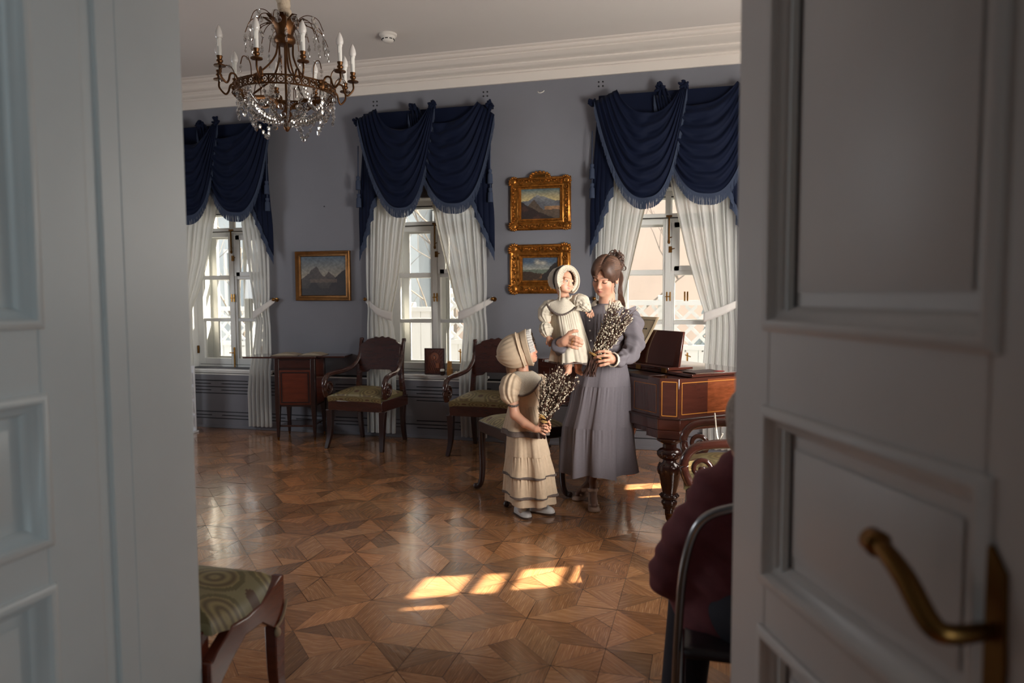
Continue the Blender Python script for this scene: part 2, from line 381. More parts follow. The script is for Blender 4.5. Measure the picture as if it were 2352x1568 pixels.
# wall with the double doorway towards the camera
XA,XB=-1.335,.14
wf=MB().bx(XL-.3,XA,Y0,YF,-.1,CEIL+.2).bx(XB,XR+.3,Y0,YF,-.1,CEIL+.2).bx(XA,XB,Y0,YF,2.45,CEIL+.2); struct(wf.build('wall_front',M_WALL,smooth=0))
j=MB()
j.bx(XA,XA+.012,Y0+.045,YF+.012,0,2.45); j.bx(XB-.012,XB,Y0-.005,YF+.012,0,2.45); j.bx(XA,XB,Y0-.005,YF+.012,2.438,2.45)
j.bx(XA-.001,XA+.003,Y0-.005,YF,0,2.45); j.bx(XA-.0,XA+.0135,Y0+.10,Y0+.104,0,2.44)
struct(j.build('trim_1',M_DOOR,smooth=0,bevel=.004))
ar=MB()                                    # architrave on the far side
for (a,b) in ((XA-.11,XA),(XB,XB+.11)): ar.bx(a,b,YF,YF+.025,0,2.56)
struct(ar.build('trim_2',M_DOOR,smooth=0,bevel=.006))
ce=MB().bx(XL-.3,XR+.3,YF-.1,D+.4,CEIL,CEIL+.15); struct(ce.build('ceiling',M_CEIL,smooth=0))
# cornice: stepped profile running round the room
prof=[(0,3.195),(.022,3.195),(.022,3.272),(.034,3.276),(.034,3.292),(.05,3.296),(.062,3.318),(.085,3.330),(.085,3.342),(.10,3.346),(.118,3.372),(.15,3.395),(.15,3.404),(.165,3.408),(.185,3.424),(.185,3.434),(.20,3.436),(.215,3.449),(0,3.449)]
co=MB(); ring=[(XL,YF,1,1),(XL,D,1,-1),(XR,D,-1,-1),(XR,YF,-1,1)]; vs=[]
for (p,z) in prof:
    for (x,y,sx,sy) in ring: vs.append((x+sx*p,y+sy*p,z))
n=len(prof); co.add(vs,[(i*4+k,i*4+(k+1)%4,((i+1)%n)*4+(k+1)%4,((i+1)%n)*4+k) for i in range(n) for k in range(4)])
struct(co.build('trim_3',M_CORN,smooth=50))
# ---------------------------------------------------------------- parquet: squares with eight-pointed stars
def clip(poly,x0,x1,y0,y1):
    for ax,lim,sg in((0,x0,1),(0,x1,-1),(1,y0,1),(1,y1,-1)):
        out=[]
        for i in range(len(poly)):
            a,b=poly[i],poly[(i+1)%len(poly)]; da=(a[ax]-lim)*sg; db=(b[ax]-lim)*sg
            if da>=0: out.append(a)
            if da*db<0: t=da/(da-db); out.append((a[0]+(b[0]-a[0])*t,a[1]+(b[1]-a[1])*t))
        poly=out
        if len(poly)<3: return []
    return poly
SX,SY,UX,UY=-1.417,2.824,.1765,.1742
cellp=[]
for sx in(1,-1):
    for sy in(1,-1):
        cellp.append([(0,0),(sx,0),(2*sx,sy),(sx,sy)]); cellp.append([(0,0),(0,sy),(sx,2*sy),(sx,sy)])
hs=[[(1,0),(1.5,.5),(2,0),(1.5,-.5)],[(1.5,.5),(2,1),(2,0)],[(2,1),(3,0),(2.5,-.5),(2,0)],[(2.5,-.5),(2,-1),(2,0)],[(1.5,-.5),(2,0),(2,-1)]]
hs=[[(1,0),(1.5,.5),(2,0),(2,-1)],[(1.5,.5),(2,1),(2,0)],[(2,1),(3,0),(2.5,-.5),(2,0)],[(2.5,-.5),(2,-1),(2,0)]]
cellp+=hs+[[(b,a) for a,b in p] for p in hs]
cellp+=[[(1,1),(2,1),(1,2)],[(3,1),(3,2),(2,1)],[(3,3),(2,3),(3,2)],[(1,3),(1,2),(2,3)],[(1,2),(2,1),(2,2)],[(2,1),(3,2),(2,2)],[(3,2),(2,3),(2,2)],[(2,3),(1,2),(2,2)]]
fl_v=[];fl_f=[];fl_c=[];fl_uv=[]; rr=random.Random(11)
for i in range(-9,7):
    for jj in range(-4,7):
        for p in cellp:
            q=[(SX+(a+4*i)*UX,SY+(b+4*jj)*UY) for a,b in p]
            q=clip(q,XL,XR,YF-.05,D)
            if not q: continue
            cx=sum(v[0] for v in q)/len(q); cy=sum(v[1] for v in q)/len(q)
            area=abs(sum(q[k][0]*q[(k+1)%len(q)][1]-q[(k+1)%len(q)][0]*q[k][1] for k in range(len(q))))/2
            if area<1e-5: continue
            s=1-.0020/math.sqrt(area); ln=max(range(len(q)),key=lambda k:(q[k][0]-q[(k+1)%len(q)][0])**2+(q[k][1]-q[(k+1)%len(q)][1])**2)
            ang=math.atan2(q[(ln+1)%len(q)][1]-q[ln][1],q[(ln+1)%len(q)][0]-q[ln][0])+rr.choice([0,0,.0,PI/2*rr.choice([0,1])])
            ca,sa=math.cos(ang),math.sin(ang); ox,oy=rr.uniform(0,40),rr.uniform(0,40); tx,ty=rr.gauss(0,.0035),rr.gauss(0,.0035)
            tone=min(1.35,max(.62,rr.gauss(1,.21))); warm=rr.uniform(-.06,.06); o=len(fl_v); f=[]
            for (x,y) in q:
                x2,y2=cx+(x-cx)*s,cy+(y-cy)*s; fl_v.append((x2,y2,(x2-cx)*tx+(y2-cy)*ty-.0004)); f.append(len(fl_v)-1)
                fl_uv.append(((x2*ca+y2*sa)+ox,(-x2*sa+y2*ca)+oy)); fl_c.append((tone*(1+warm),tone,tone*(1-warm)))
            fl_f.append(f)
me=bpy.data.meshes.new('floor'); me.from_pydata(fl_v,[],fl_f); uvl=me.uv_layers.new(name='UVMap'); ca_=me.attributes.new('Col','FLOAT_COLOR','CORNER')
uvb=[];cb=[]
for f in fl_f:
    for i in f: uvb+=list(fl_uv[i]); cb+=[*fl_c[i],1]
uvl.data.foreach_set('uv',uvb); ca_.data.foreach_set('color',cb)
bm=bmesh.new(); bm.from_mesh(me); bmesh.ops.recalc_face_normals(bm,faces=bm.faces)
for f in bm.faces:
    if f.normal.z<0: f.normal_flip()
bm.to_mesh(me); bm.free()
def wood_floor():
    m=bpy.data.materials.new('oak_parquet'); m.use_nodes=True; nt=m.node_tree; b=nt.nodes['Principled BSDF']; L=nt.links.new
    uv=nt.nodes.new('ShaderNodeUVMap'); mp=nt.nodes.new('ShaderNodeMapping'); mp.inputs['Scale'].default_value=(.8,22,1); L(uv.outputs[0],mp.inputs[0])
    n1=nt.nodes.new('ShaderNodeTexNoise'); n1.inputs['Scale'].default_value=1.6; n1.inputs['Detail'].default_value=6; n1.inputs['Roughness'].default_value=.65; n1.inputs['Distortion'].default_value=.4; L(mp.outputs[0],n1.inputs['Vector'])
    mp2=nt.nodes.new('ShaderNodeMapping'); mp2.inputs['Scale'].default_value=(1.1,9,1); L(uv.outputs[0],mp2.inputs[0])
    wv=nt.nodes.new('ShaderNodeTexWave'); wv.bands_direction='Y'; wv.inputs['Scale'].default_value=1.6; wv.inputs['Distortion'].default_value=9; wv.inputs['Detail'].default_value=2; wv.inputs['Detail Scale'].default_value=.6; L(mp2.outputs[0],wv.inputs['Vector'])
    cr=nt.nodes.new('ShaderNodeValToRGB'); cr.color_ramp.elements[0].position=.3; cr.color_ramp.elements[0].color=lin((122,80,52)); cr.color_ramp.elements[1].position=.72; cr.color_ramp.elements[1].color=lin((200,144,98)); L(n1.outputs['Fac'],cr.inputs[0])
    cw=nt.nodes.new('ShaderNodeMapRange'); cw.inputs['To Min'].default_value=.70; cw.inputs['To Max'].default_value=1.10; L(wv.outputs['Fac'],cw.inputs['Value'])
    m1=nt.nodes.new('ShaderNodeMix'); m1.data_type='RGBA'; m1.blend_type='MULTIPLY'; m1.inputs['Factor'].default_value=1; L(cr.outputs[0],m1.inputs['A']); L(cw.outputs[0],m1.inputs['B'])
    at_=nt.nodes.new('ShaderNodeAttribute'); at_.attribute_name='Col'; m2=nt.nodes.new('ShaderNodeMix'); m2.data_type='RGBA'; m2.blend_type='MULTIPLY'; m2.inputs['Factor'].default_value=1; L(m1.outputs['Result'],m2.inputs['A']); L(at_.outputs['Color'],m2.inputs['B']); L(m2.outputs['Result'],b.inputs['Base Color'])
    mrr=nt.nodes.new('ShaderNodeMapRange'); mrr.inputs['To Min'].default_value=.17; mrr.inputs['To Max'].default_value=.34; L(n1.outputs['Fac'],mrr.inputs['Value']); L(mrr.outputs[0],b.inputs['Roughness'])
    tc=nt.nodes.new('ShaderNodeTexCoord'); n3=nt.nodes.new('ShaderNodeTexNoise'); n3.inputs['Scale'].default_value=16; n3.inputs['Detail'].default_value=3; n3.inputs['Distortion'].default_value=1.0; L(tc.outputs['Object'],n3.inputs['Vector'])
    ad=nt.nodes.new('ShaderNodeMath'); ad.operation='MULTIPLY_ADD'; ad.inputs[1].default_value=.05; L(n1.outputs['Fac'],ad.inputs[0]); L(n3.outputs['Fac'],ad.inputs[2])
    bp=nt.nodes.new('ShaderNodeBump'); bp.inputs['Strength'].default_value=.30; bp.inputs['Distance'].default_value=.003; L(ad.outputs[0],bp.inputs['Height']); L(bp.outputs[0],b.inputs['Normal'])
    b.inputs['Specular IOR Level'].default_value=.3; b.inputs['Coat Weight'].default_value=.9; b.inputs['Coat IOR'].default_value=1.5; b.inputs['Coat Roughness'].default_value=.11; bp2=nt.nodes.new('ShaderNodeBump'); bp2.inputs['Strength'].default_value=.22; bp2.inputs['Distance'].default_value=.003; L(n3.outputs['Fac'],bp2.inputs['Height']); L(bp2.outputs[0],b.inputs['Coat Normal']); return m
me.materials.append(wood_floor()); fo=bpy.data.objects.new('floor',me); COL.objects.link(fo); struct(fo)
sub=MB().bx(XL-.3,XR+.3,YF-.4,D+.05,-.12,-.0022); struct(sub.build('floor_base',mat('parquet_joint',(38,24,18),.8),smooth=0))
nf=MB().bx(-3.2,2.3,-3.2,YF-.05,-.1,-.001); struct(nf.build('floor_near',mat('near_floor_wood',(120,84,60),.4,noise=(4,.2,(6,1,1))),smooth=0))
# room the camera stands in
nr=MB().bx(-3.3,-3.2,-3.2,Y0,0,CEIL); struct(nr.build('wall_near_left',mat('near_room_wall',(168,160,158),.8),smooth=0))
nr=MB().bx(2.2,2.3,-3.2,Y0,0,CEIL); struct(nr.build('wall_near_right',MATS['near_room_wall'],smooth=0))
nr=MB().bx(-3.3,2.3,-3.3,-3.2,0,CEIL); struct(nr.build('wall_near_back',MATS['near_room_wall'],smooth=0))
nr=MB().bx(-3.3,2.3,-3.3,Y0+.02,CEIL,CEIL+.1); struct(nr.build('ceiling_near',M_CEIL,smooth=0))
# ---------------------------------------------------------------- door leaves
def leaf(name,hinge,ang,length,material,side):
    """leaf in its own axes: a along the leaf from the hinge, face on +n side of the plane; panels shown on that face"""
    o=bpy.data.objects.new(name,None); COL.objects.link(o); struct(o); BASE[o.name]=Vector((0,0,0))
    a=Vector((math.cos(ang),math.sin(ang),0)); nrm=Vector((-a.y,a.x,0))*side; hz=Vector(hinge)
    T=.045; pans=[(1.295,2.28),(.845,1.14),(.20,.742)]; st=.135
    mb=MB()
    def bxl(a0,a1,z0,z1,t0,t1):
        P=[]
        for aa in(a0,a1):
            for tt in(t0,t1):
                for zz in(z0,z1): P.append(hz+a*aa+nrm*tt+Vector((0,0,zz)))
        mb.add(P,[(0,1,3,2),(4,6,7,5),(0,4,5,1),(2,3,7,6),(0,2,6,4),(1,5,7,3)])
    zs=[.008]+[z for p in sorted(pans) for z in p]+[2.43]
    bxl(0,st,.008,2.43,-T,0); bxl(length-st,length,.008,2.43,-T,0)
    for i in range(0,len(zs),2): bxl(st,length-st,zs[i],zs[i+1],-T,0)
    for (z0,z1) in pans: bxl(st-.005,length-st+.005,z0-.005,z1+.005,-T*.8,-T*.55)
    f=mb.build('door_panel',material,parent=o,smooth=0,bevel=.004)
    md=MB()
    for (z0,z1) in pans:                    # moulding and raised field
        prof=[(-.012,.006),(-.004,.012),(.006,.010),(.012,-.002),(.022,-.008),(.032,-.024),(-.012,-.024)]
        vs=[]
        for ins,pr in prof:
            for aa,zz in((st+ins,z0+ins),(length-st-ins,z0+ins),(length-st-ins,z1-ins),(st+ins,z1-ins)): vs.append(hz+a*aa+nrm*pr+Vector((0,0,zz)))
        n=len(prof); md.add(vs,[(i*4+k,i*4+(k+1)%4,((i+1)%n)*4+(k+1)%4,((i+1)%n)*4+k) for i in range(n) for k in range(4)])
        q=[]
        for ins,pr in((.055,-.022),(.085,-.012)):
            for aa,zz in((st+ins,z0+ins),(length-st-ins,z0+ins),(length-st-ins,z1-ins),(st+ins,z1-ins)): q.append(hz+a*aa+nrm*pr+Vector((0,0,zz)))
        md.add(q,[(k,(k+1)%4,4+(k+1)%4,4+k) for k in range(4)]+[(4,5,6,7)])
    md.build('door_moulding',material,parent=o,smooth=50)
    return o,hz,a,nrm
# left leaf folded back square to the wall, right leaf opened wider
lo,_,_,_=leaf('door_1',(XA+.028,Y0-.012,0),-PI/2,.76,M_DOOR,1)
hm=MB().tube([(XA-.012,Y0+.014,0.0),(XA-.012,Y0+.014,2.42)],.011,8); hm.build('door_hinge',M_DOOR,parent=lo)
ro,hz,a_,n_=leaf('door_2',(.052,1.45,0),-PI/2+math.radians(22.7),.76,M_DOORR,-1)
# brass lever handle of the right leaf
hp=hz+a_*.565+Vector((0,0,.985)); hb=MB()
hb.prism([(-.02,-.11),(.02,-.11),(.024,.0),(.02,.10),(0,.125),(-.02,.10),(-.024,0)],.006,org=hp+a_*.075+Vector((0,0,-.03)),ux=a_,uy=(0,0,1),uz=n_)
pts=catmull([hp+a_*.075+n_*.0,hp+a_*.075+n_*.05,hp+a_*.06+n_*.062+Vector((0,0,.008)),hp+a_*.02+n_*.062+Vector((0,0,.04)),hp-a_*.02+n_*.06+Vector((0,0,.058)),hp-a_*.05+n_*.058+Vector((0,0,.062))],6)
hb.tube(pts,[.009+.004*math.sin(PI*i/len(pts))+(.006 if i>len(pts)-6 else 0) for i in range(len(pts))],12)
ho=hb.build('door_handle',M_BRASSD,parent=ro,smooth=50,bevel=.002); ho['label']='aged brass lever handle'
# ---------------------------------------------------------------- windows in view
def make_window(i,c):
    o=bpy.data.objects.new('window_%d'%(i+1),None); COL.objects.link(o); struct(o); BASE[o.name]=Vector((0,0,0))
    for layer,(y0,y1) in enumerate(((D+.20,D+.25),(D+.44,D+.48))):
        f=MB(); nm='window_frame' if layer==0 else 'outer_frame'
        f.bx(c-.45,c-.425,y0,y1+.02,ZS+.005,ZT-.01).bx(c+.425,c+.45,y0,y1+.02,ZS+.005,ZT-.01).bx(c-.45,c+.45,y0,y1+.02,ZT-.05,ZT-.01).bx(c-.45,c+.45,y0,y1+.02,ZS,.622)
        f.bx(c-.425,c+.425,y0-.012,y1+.02,2.003,2.036); f.bx(c-.02,c+.028,y0,y1,2.036,ZT-.05) if layer or i!=1 else f.bx(c+.0,c+.045,y0,y1,2.036,ZT-.05)
        f.build(nm,M_WIN,parent=o,smooth=0,bevel=.004)
        k=MB() 
        k.bx(c-.425,c+.425,y0+.01,y0+.02,1.996,2.004); k.bx(c-.425,c+.425,y0+.01,y0+.02,.618,.626); k.bx(c-.45,c+.45,y0+.01,y0+.02,ZT-.06,ZT-.05) if layer==0 else None
        if layer==0: k.build('sash_gap',M_BLACK,parent=o,smooth=0)
        for s in(-1,1):
            q=MB(); a,b=(c-.425,c+.008) if s<0 else (c+.012,c+.425); pa,pb=(c-.364,c-.039) if s<0 else (c+.055,c+.375)
            q.bx(a,pa,y0,y1,.626,1.99).bx(pb,b,y0,y1,.626,1.99).bx(pa,pb,y0,y1,.626,.69).bx(pa,pb,y0,y1,1.945,1.99)
            q.bx(pa,pb,y0+.004,y1,1.074,1.108).bx(pa,pb,y0+.004,y1,1.508,1.552)
            if s>0 and layer==0:           # small ventilation sash in the upper light
                q.bx(pa-.02,pa+.05,y0-.012,y0+.01,1.54,1.96).bx(pb-.05,pb,y0-.012,y0+.01,1.54,1.96).bx(pa,pb,y0-.012,y0+.01,1.54,1.585).bx(pa,pb,y0-.012,y0+.01,1.91,1.96)
            if s<0: q.bx(c-.02,c+.03,y0-.014,y0,.626,1.99)
            cs=q.build('casement',M_WIN,parent=o,smooth=0,bevel=.004)
            g=MB(); 
            for (z0,z1) in((.685,1.08),(1.1,1.515),(1.545,1.95)): g.add([(pa,y0+.025,z0),(pb,y0+.025,z0),(pb,y0+.025,z1),(pa,y0+.025,z1)],[(0,1,2,3)])
            g.build('pane',M_GLASS,parent=cs,smooth=0)
        g=MB().add([(c-.425,y0+.025,2.03),(c+.425,y0+.025,2.03),(c+.425,y0+.025,ZT-.05),(c-.425,y0+.025,ZT-.05)],[(0,1,2,3)]); g.build('pane',M_GLASS,parent=o,smooth=0)
    y=D+.19; b=MB(); x=c+.004              # brass bolts and catches
    b.tube([(x+.01,y-.012,1.80),(x+.01,y-.012,2.01)],.008,8); b.box((x+.01,y-.004,2.012),(.05,.014,.016)); b.ell((x+.01,y-.012,1.79),(.012,.012,.018)); b.tube([(x+.01,y-.012,1.825),(x+.035,y-.03,1.83)],.005,6)
    b.build('window_bolt',M_BRASSD,parent=o,smooth=50)
    b=MB().box((x+.022,y-.004,1.725),(.030,.012,.055)).tube([(x+.022,y-.012,1.725),(x+.06,y-.02,1.733)],.005,6); b.build('window_latch',M_BRASSD,parent=o,bevel=.002)
    b=MB().box((x-.004,y-.004,1.318),(.012,.014,.08)).box((x+.024,y-.004,1.318),(.012,.014,.08)).tube([(x-.018,y-.016,1.318),(x+.03,y-.016,1.318)],.005,6); b.build('window_catch',M_BRASS,parent=o,bevel=.002)
    b=MB().box((x+.14,D+.43,1.318),(.014,.014,.085)).box((x+.165,D+.43,1.318),(.014,.014,.085)); b.build('window_catch',M_BRASS,parent=o,bevel=.002)
    b=MB().tube([(x+.012,y-.012,.60),(x+.012,y-.012,.79)],.008,8).ell((x+.012,y-.012,.795),(.011,.011,.016)).tube([(x+.012,y-.012,.75),(x-.035,y-.03,.752)],.005,6); b.build('window_bolt',M_BRASS,parent=o,smooth=50)
    b=MB().tube([(x+.17,D+.42,.66),(x+.17,D+.42,.81)],.007,8).tube([(x+.15,D+.42,.79),(x+.2,D+.40,.775)],.005,6); b.build('window_bolt',M_BRASS,parent=o,smooth=50)
    b=MB().bx(c-.436,c-.424,y-.012,y+.01,.74,.82); b.build('window_hinge',M_BRASSD,parent=o,bevel=.003)
    # sill board
    s=MB().bx(c-.60,c+.60,D-.032,D+.22,.578,.600).bx(c-.585,c+.585,D-.022,D,.562,.578); struct(s.build('trim_%d'%(20+i),M_SILL,smooth=0,bevel=.006))
for i,c in enumerate(WC): make_window(i,c)
# radiator screen along the wall: slotted panel with a white top line
rs=MB(); holes=[]
rows=[(.484,0),(.452,1),(.420,0),(.387,1),(.355,0),(.165,0),(.130,1),(.098,0)]
x=XL
def rowholes(z,ph):
    out=[]; x=-6.93+ph*.42
    while x<XR: out.append((x+.06,x+.79)); x+=.85
    return [(max(a,XL),min(b,XR)) for a,b in out if b>XL and a<XR]
prev=.002
for (z,ph) in sorted(rows): 
    rs.bx(XL,XR,D-.022,D-.002,prev,z-.0045); hx=rowholes(z,ph); last=XL
    for a,b in hx:
        if a>last: rs.bx(last,a,D-.022,D-.002,z-.0045,z+.0045)
        last=b
    if last<XR: rs.bx(last,XR,D-.022,D-.002,z-.0045,z+.0045)
    prev=z+.0045
rs.bx(XL,XR,D-.022,D-.002,prev,.545)
struct(rs.build('trim_4',M_WALL,smooth=0))
bk=MB().bx(XL,XR,D-.003,D-.0005,.05,.575); struct(bk.build('trim_5',M_BLACK,smooth=0))
tl=MB().bx(XL,XR,D-.026,D-.001,.545,.556); struct(tl.build('trim_6',M_SILL,smooth=0))
bb=MB().bx(XL,XR,D-.028,D-.002,0,.03); struct(bb.build('baseboard_back',M_WALL,smooth=0,bevel=.004))
bl=MB().bx(XL,XL+.02,YF,D-.03,0,.15); struct(bl.build('baseboard_left',M_WALL,smooth=0,bevel=.004))
# ---------------------------------------------------------------- outside the windows
M_SNOW=mat('yard_ground',(176,175,170),.9,noise=(2,.1)); M_FENCE=mat('white_fence_paint',(206,206,203),.7); 
M_FACA=mat('pink_facade',(200,180,166),.85,noise=(.6,.05)); M_FACG=mat('grey_facade',(170,176,178),.85,noise=(1.2,.12)); M_TREE=mat('bare_bark',(120,112,104),.9); M_FIR=mat('blue_grey_fir',(128,138,142),.95,noise=(12,.3))
g=MB().bx(-30,20,D+.56,40,-.6,-.5); struct(g.build('ground',M_SNOW,smooth=0))
def fence(x0,x1,y,solid_to,top,label,lattice=True):
    t=thing('yard_fence',label,'fence',((x0+x1)/2,y,-.5))
    b=MB(); x=x0
    while x<x1: b.bx(x,min(x+.135,x1),y,y+.02,-.5,solid_to); x+=.14
    b.build('boards',M_FENCE,parent=t,smooth=0,bevel=.004)
    r=MB().bx(x0,x1,y-.02,y+.03,solid_to,solid_to+.06)
    if lattice: r.bx(x0,x1,y-.02,y+.03,top,top+.06)
    r.build('rail',M_FENCE,parent=t,smooth=0)
    if lattice:
        l=MB(); hh=top-solid_to; x=x0-hh
        while x<x1:
            for s in(1,-1):
                a0=max(x,x0); a1=min(x+hh,x1)
                if a1-a0>.02:
                    z0=solid_to+(a0-x) if s>0 else top-(a0-x); z1=solid_to+(a1-x) if s>0 else top-(a1-x)
                    l.prism([(a0,z0-.028),(a1,z1-.028),(a1,z1+.028),(a0,z0+.028)],.012,org=(0,y+(.0 if s>0 else .012),0))
            x+=.2
        l.build('lattice',M_FENCE,parent=t,smooth=0)
    xs=x0; 
    while xs<=x1+.01: MB().bx(xs-.04,xs+.04,y+.02,y+.1,-.5,(top if lattice else solid_to)+.12).build('fence_post',M_FENCE,parent=t,smooth=0,bevel=.01); xs+=(x1-x0)/3
fence(-9.2,-4.78,9.0,.62,1.12,'white fence with diagonal lattice top outside the far window')
fence(-4.62,-3.36,8.8,1.12,1.12,'plain white board fence outside the middle window, no lattice',False)
fence(-3.26,-2.06,8.8,.70,1.30,'short white fence with diagonal lattice beside the plain boards, outside the middle window')
fence(-1.92,2.2,8.9,.66,1.20,'white fence with diagonal lattice seen above the piano')
def building(x0,x1,y,h,m,label,wins):
    t=thing('neighbour_house',label,'building',((x0+x1)/2,y,-.5)); MB().bx(x0,x1,y,y+4,-.5,h).build('wall',m,parent=t,smooth=0)
    for (wx,wz,ww,wh) in wins:
        f=frame_rings(wx-ww/2,wx+ww/2,wz,wz+wh,[(0,0),(0,.05),(.08,.05),(.08,0)],y).build('window',M_FENCE,parent=t,smooth=0)
        MB().bx(wx-ww/2+.06,wx+ww/2-.06,y-.02,y,wz+.06,wz+wh-.06).bx(wx-.02,wx+.02,y-.03,y,wz,wz+wh).build('pane',mat('far_window_glass',(140,150,156),.3),parent=f,smooth=0)
building(-13.5,-5.4,13.0,7,M_FACG,'grey house across the yard behind the far window',[(-9.2,.8,1.1,1.5),(-7.4,.8,1.1,1.5),(-9.2,3.2,1.1,1.5),(-7.4,3.2,1.1,1.5)])
building(-5.3,4.5,13.6,7.5,M_FACA,'pale pink house across the yard behind the piano window',[(-4.75,1.1,1.15,1.9),(-4.75,3.6,1.15,1.5),(2.2,1.1,1.1,1.8)])
def bare_tree(x,y,seed,h,label,spread=1.0):
    r=random.Random(seed); t=thing('bare_tree',label,'tree',(x,y,-.5)); tr=MB(); br=MB()
    def grow(p,d,L,rad,lev,mb):
        pts=[p]; q=Vector(p)
        for k in range(4):
            d=(d+Vector((r.uniform(-.25,.25),r.uniform(-.2,.2),r.uniform(-.1,.22)))*.8).normalized(); q=q+d*L/4; pts.append(q.copy())
        mb.tube(pts,[rad*(1-.17*k) for k in range(5)],5)
        if lev<3:
            for k in range(3 if lev else 5):
                i=r.randint(1,4); dd=(d*.5+Vector((r.uniform(-1,1)*spread,r.uniform(-.5,.5),r.uniform(-.1,.8)))).normalized(); grow(pts[i],dd,L*.68,rad*.5,lev+1,br)
    grow(Vector((x,y,-.5)),Vector((0,0,1)),h*.6,.045,0,tr)
    tr.build('trunk',M_TREE,parent=t); br.build('branches',M_TREE,parent=t)
bare_tree(-3.7,7.9,3,1.9,'thin bare sapling in front of the plain board fence')
bare_tree(-4.0,10.6,5,4.2,'bare tree behind the fence of the middle window',1.2)
bare_tree(-7.6,10.4,8,4.4,'bare tree behind the fence of the far window',1.1)
bare_tree(-1.35,11.8,12,4.2,'bare tree behind the fence above the piano',1.2)
t=thing('fir_tree','blue grey conical fir behind the lattice fence above the piano','tree',(.15,10.4,-.5)); fm=MB(); r=random.Random(4)
for k in range(150):
    z=r.uniform(-.2,2.0); rad=.62*(1-(z+.3)/2.4)*r.uniform(.6,1); a=r.uniform(0,2*PI); c=Vector((.15+rad*math.cos(a)*.5,10.4+rad*math.sin(a)*.5,z)); fm.tube([c,c+Vector((math.cos(a)*rad*.6,math.sin(a)*rad*.6,-.16))],[.07,.01],5)
fm.build('needles',M_FIR,parent=t); MB().tube([(.15,10.4,-.5),(.15,10.4,2.0)],[.06,.02],6).build('trunk',M_TREE,parent=t)
# ---------------------------------------------------------------- blue velvet swags, fringes, sheer curtains
M_VELV=mat('navy_velvet',(13,20,40),.72,spec=.10,sheen=.04,noise=(9,.12),bump=(220,.1,.001))
M_FRNG=mat('blue_fringe',(56,64,82),.85,spec=.1)
M_SHEER=mat('white_voile',(242,242,240),.8,trans=(.62,.12),bump=(420,.12,.0006))
M_BAND=mat('white_curtain_band',(232,228,224),.8,trans=(.3,0))
M_LACE=mat('cream_braid',(206,200,184),.9,trans=(.3,0),bump=(120,.6,.004))
def para(s,p=2.0): return 1-abs(2*s-1)**p
def swag(parent,A0,A1,B0,B1,sag0,sag1,ybase,bulge,nf,ph,name='swag',pw=1.9,skew=0.0):
    """cloth draped between two points: A/B are (x,z) of the upper and lower cloth edge at each end"""
    def P(s,t):
        ax,az=lerp(A0[0],A1[0],t),lerp(A0[1],A1[1],t); bx,bz=lerp(B0[0],B1[0],t),lerp(B0[1],B1[1],t)
        s2=s+skew*math.sin(PI*s)*t; sh=para(min(max(s2,0),1),pw); sg=lerp(sag0,sag1,t**.92)
        x=lerp(ax,bx,s)+(0.02*math.sin(PI*s)*t); z=lerp(az,bz,s)-sg*sh
        pinch=math.sin(PI*min(max(s,0),1))**.55
        fold=.9*math.sin(2*PI*nf*(t+.035*math.sin(7*s+ph)+.02*math.sin(15*s+2*ph))+ph); fold2=.35*math.sin(2*PI*nf*2.1*t+3*ph+4*s)
        y=ybase-.018-bulge*(.35+.65*math.sin(PI*min(1,t*.9+.1)))*sh**.7-(.5+.5*(fold+fold2)*.8)*.034*(.45+.55*pinch)
        return Vector((x,y,z))
    mb=MB().grid(P,56,90); return mb.build(name,M_VELV,parent=parent,smooth=180,solid=.004),P
def fringe(parent,P,length,n,s0=0.0,s1=1.0):
    mb=MB(); r=random.Random(n)
    mb.grid(lambda u,v: P(lerp(s0,s1,u),1.0)+Vector((0,-.006,.006-.022*v)),60,1)
    for k in range(n):
        s=lerp(s0,s1,(k+.5+r.uniform(-.35,.35))/n); p=P(s,1.0); L=length*r.uniform(.97,1.03); dx=r.uniform(-.004,.004)
        mb.tube([p+Vector((0,-.004,-.01)),p+Vector((dx,-.005,-L*.6)),p+Vector((dx*1.5,-.004,-L))],[.0020,.0018,.0021],3,cap=False)
    return mb.build('fringe',M_FRNG,parent=parent,smooth=0,fix=False)
def rosette(parent,c,r,seed):
    rr=random.Random(seed); mb=MB(); c=Vector(c)
    mb.ell(c,(r*.55,r*.5,r*.55))
    for k in range(12):
        a=rr.uniform(0,2*PI); d=rr.uniform(.30,.68); q=c+Vector((math.cos(a)*r*d,-.008-rr.uniform(0,.022),math.sin(a)*r*d))
        mb.ell(q,(r*rr.uniform(.38,.55),r*.3,r*rr.uniform(.18,.28)),10,6,rot=Matrix.Rotation(rr.uniform(0,PI),3,'Y'))
    return mb.build('rosette',M_VELV,parent=parent,smooth=180,subsurf=1)
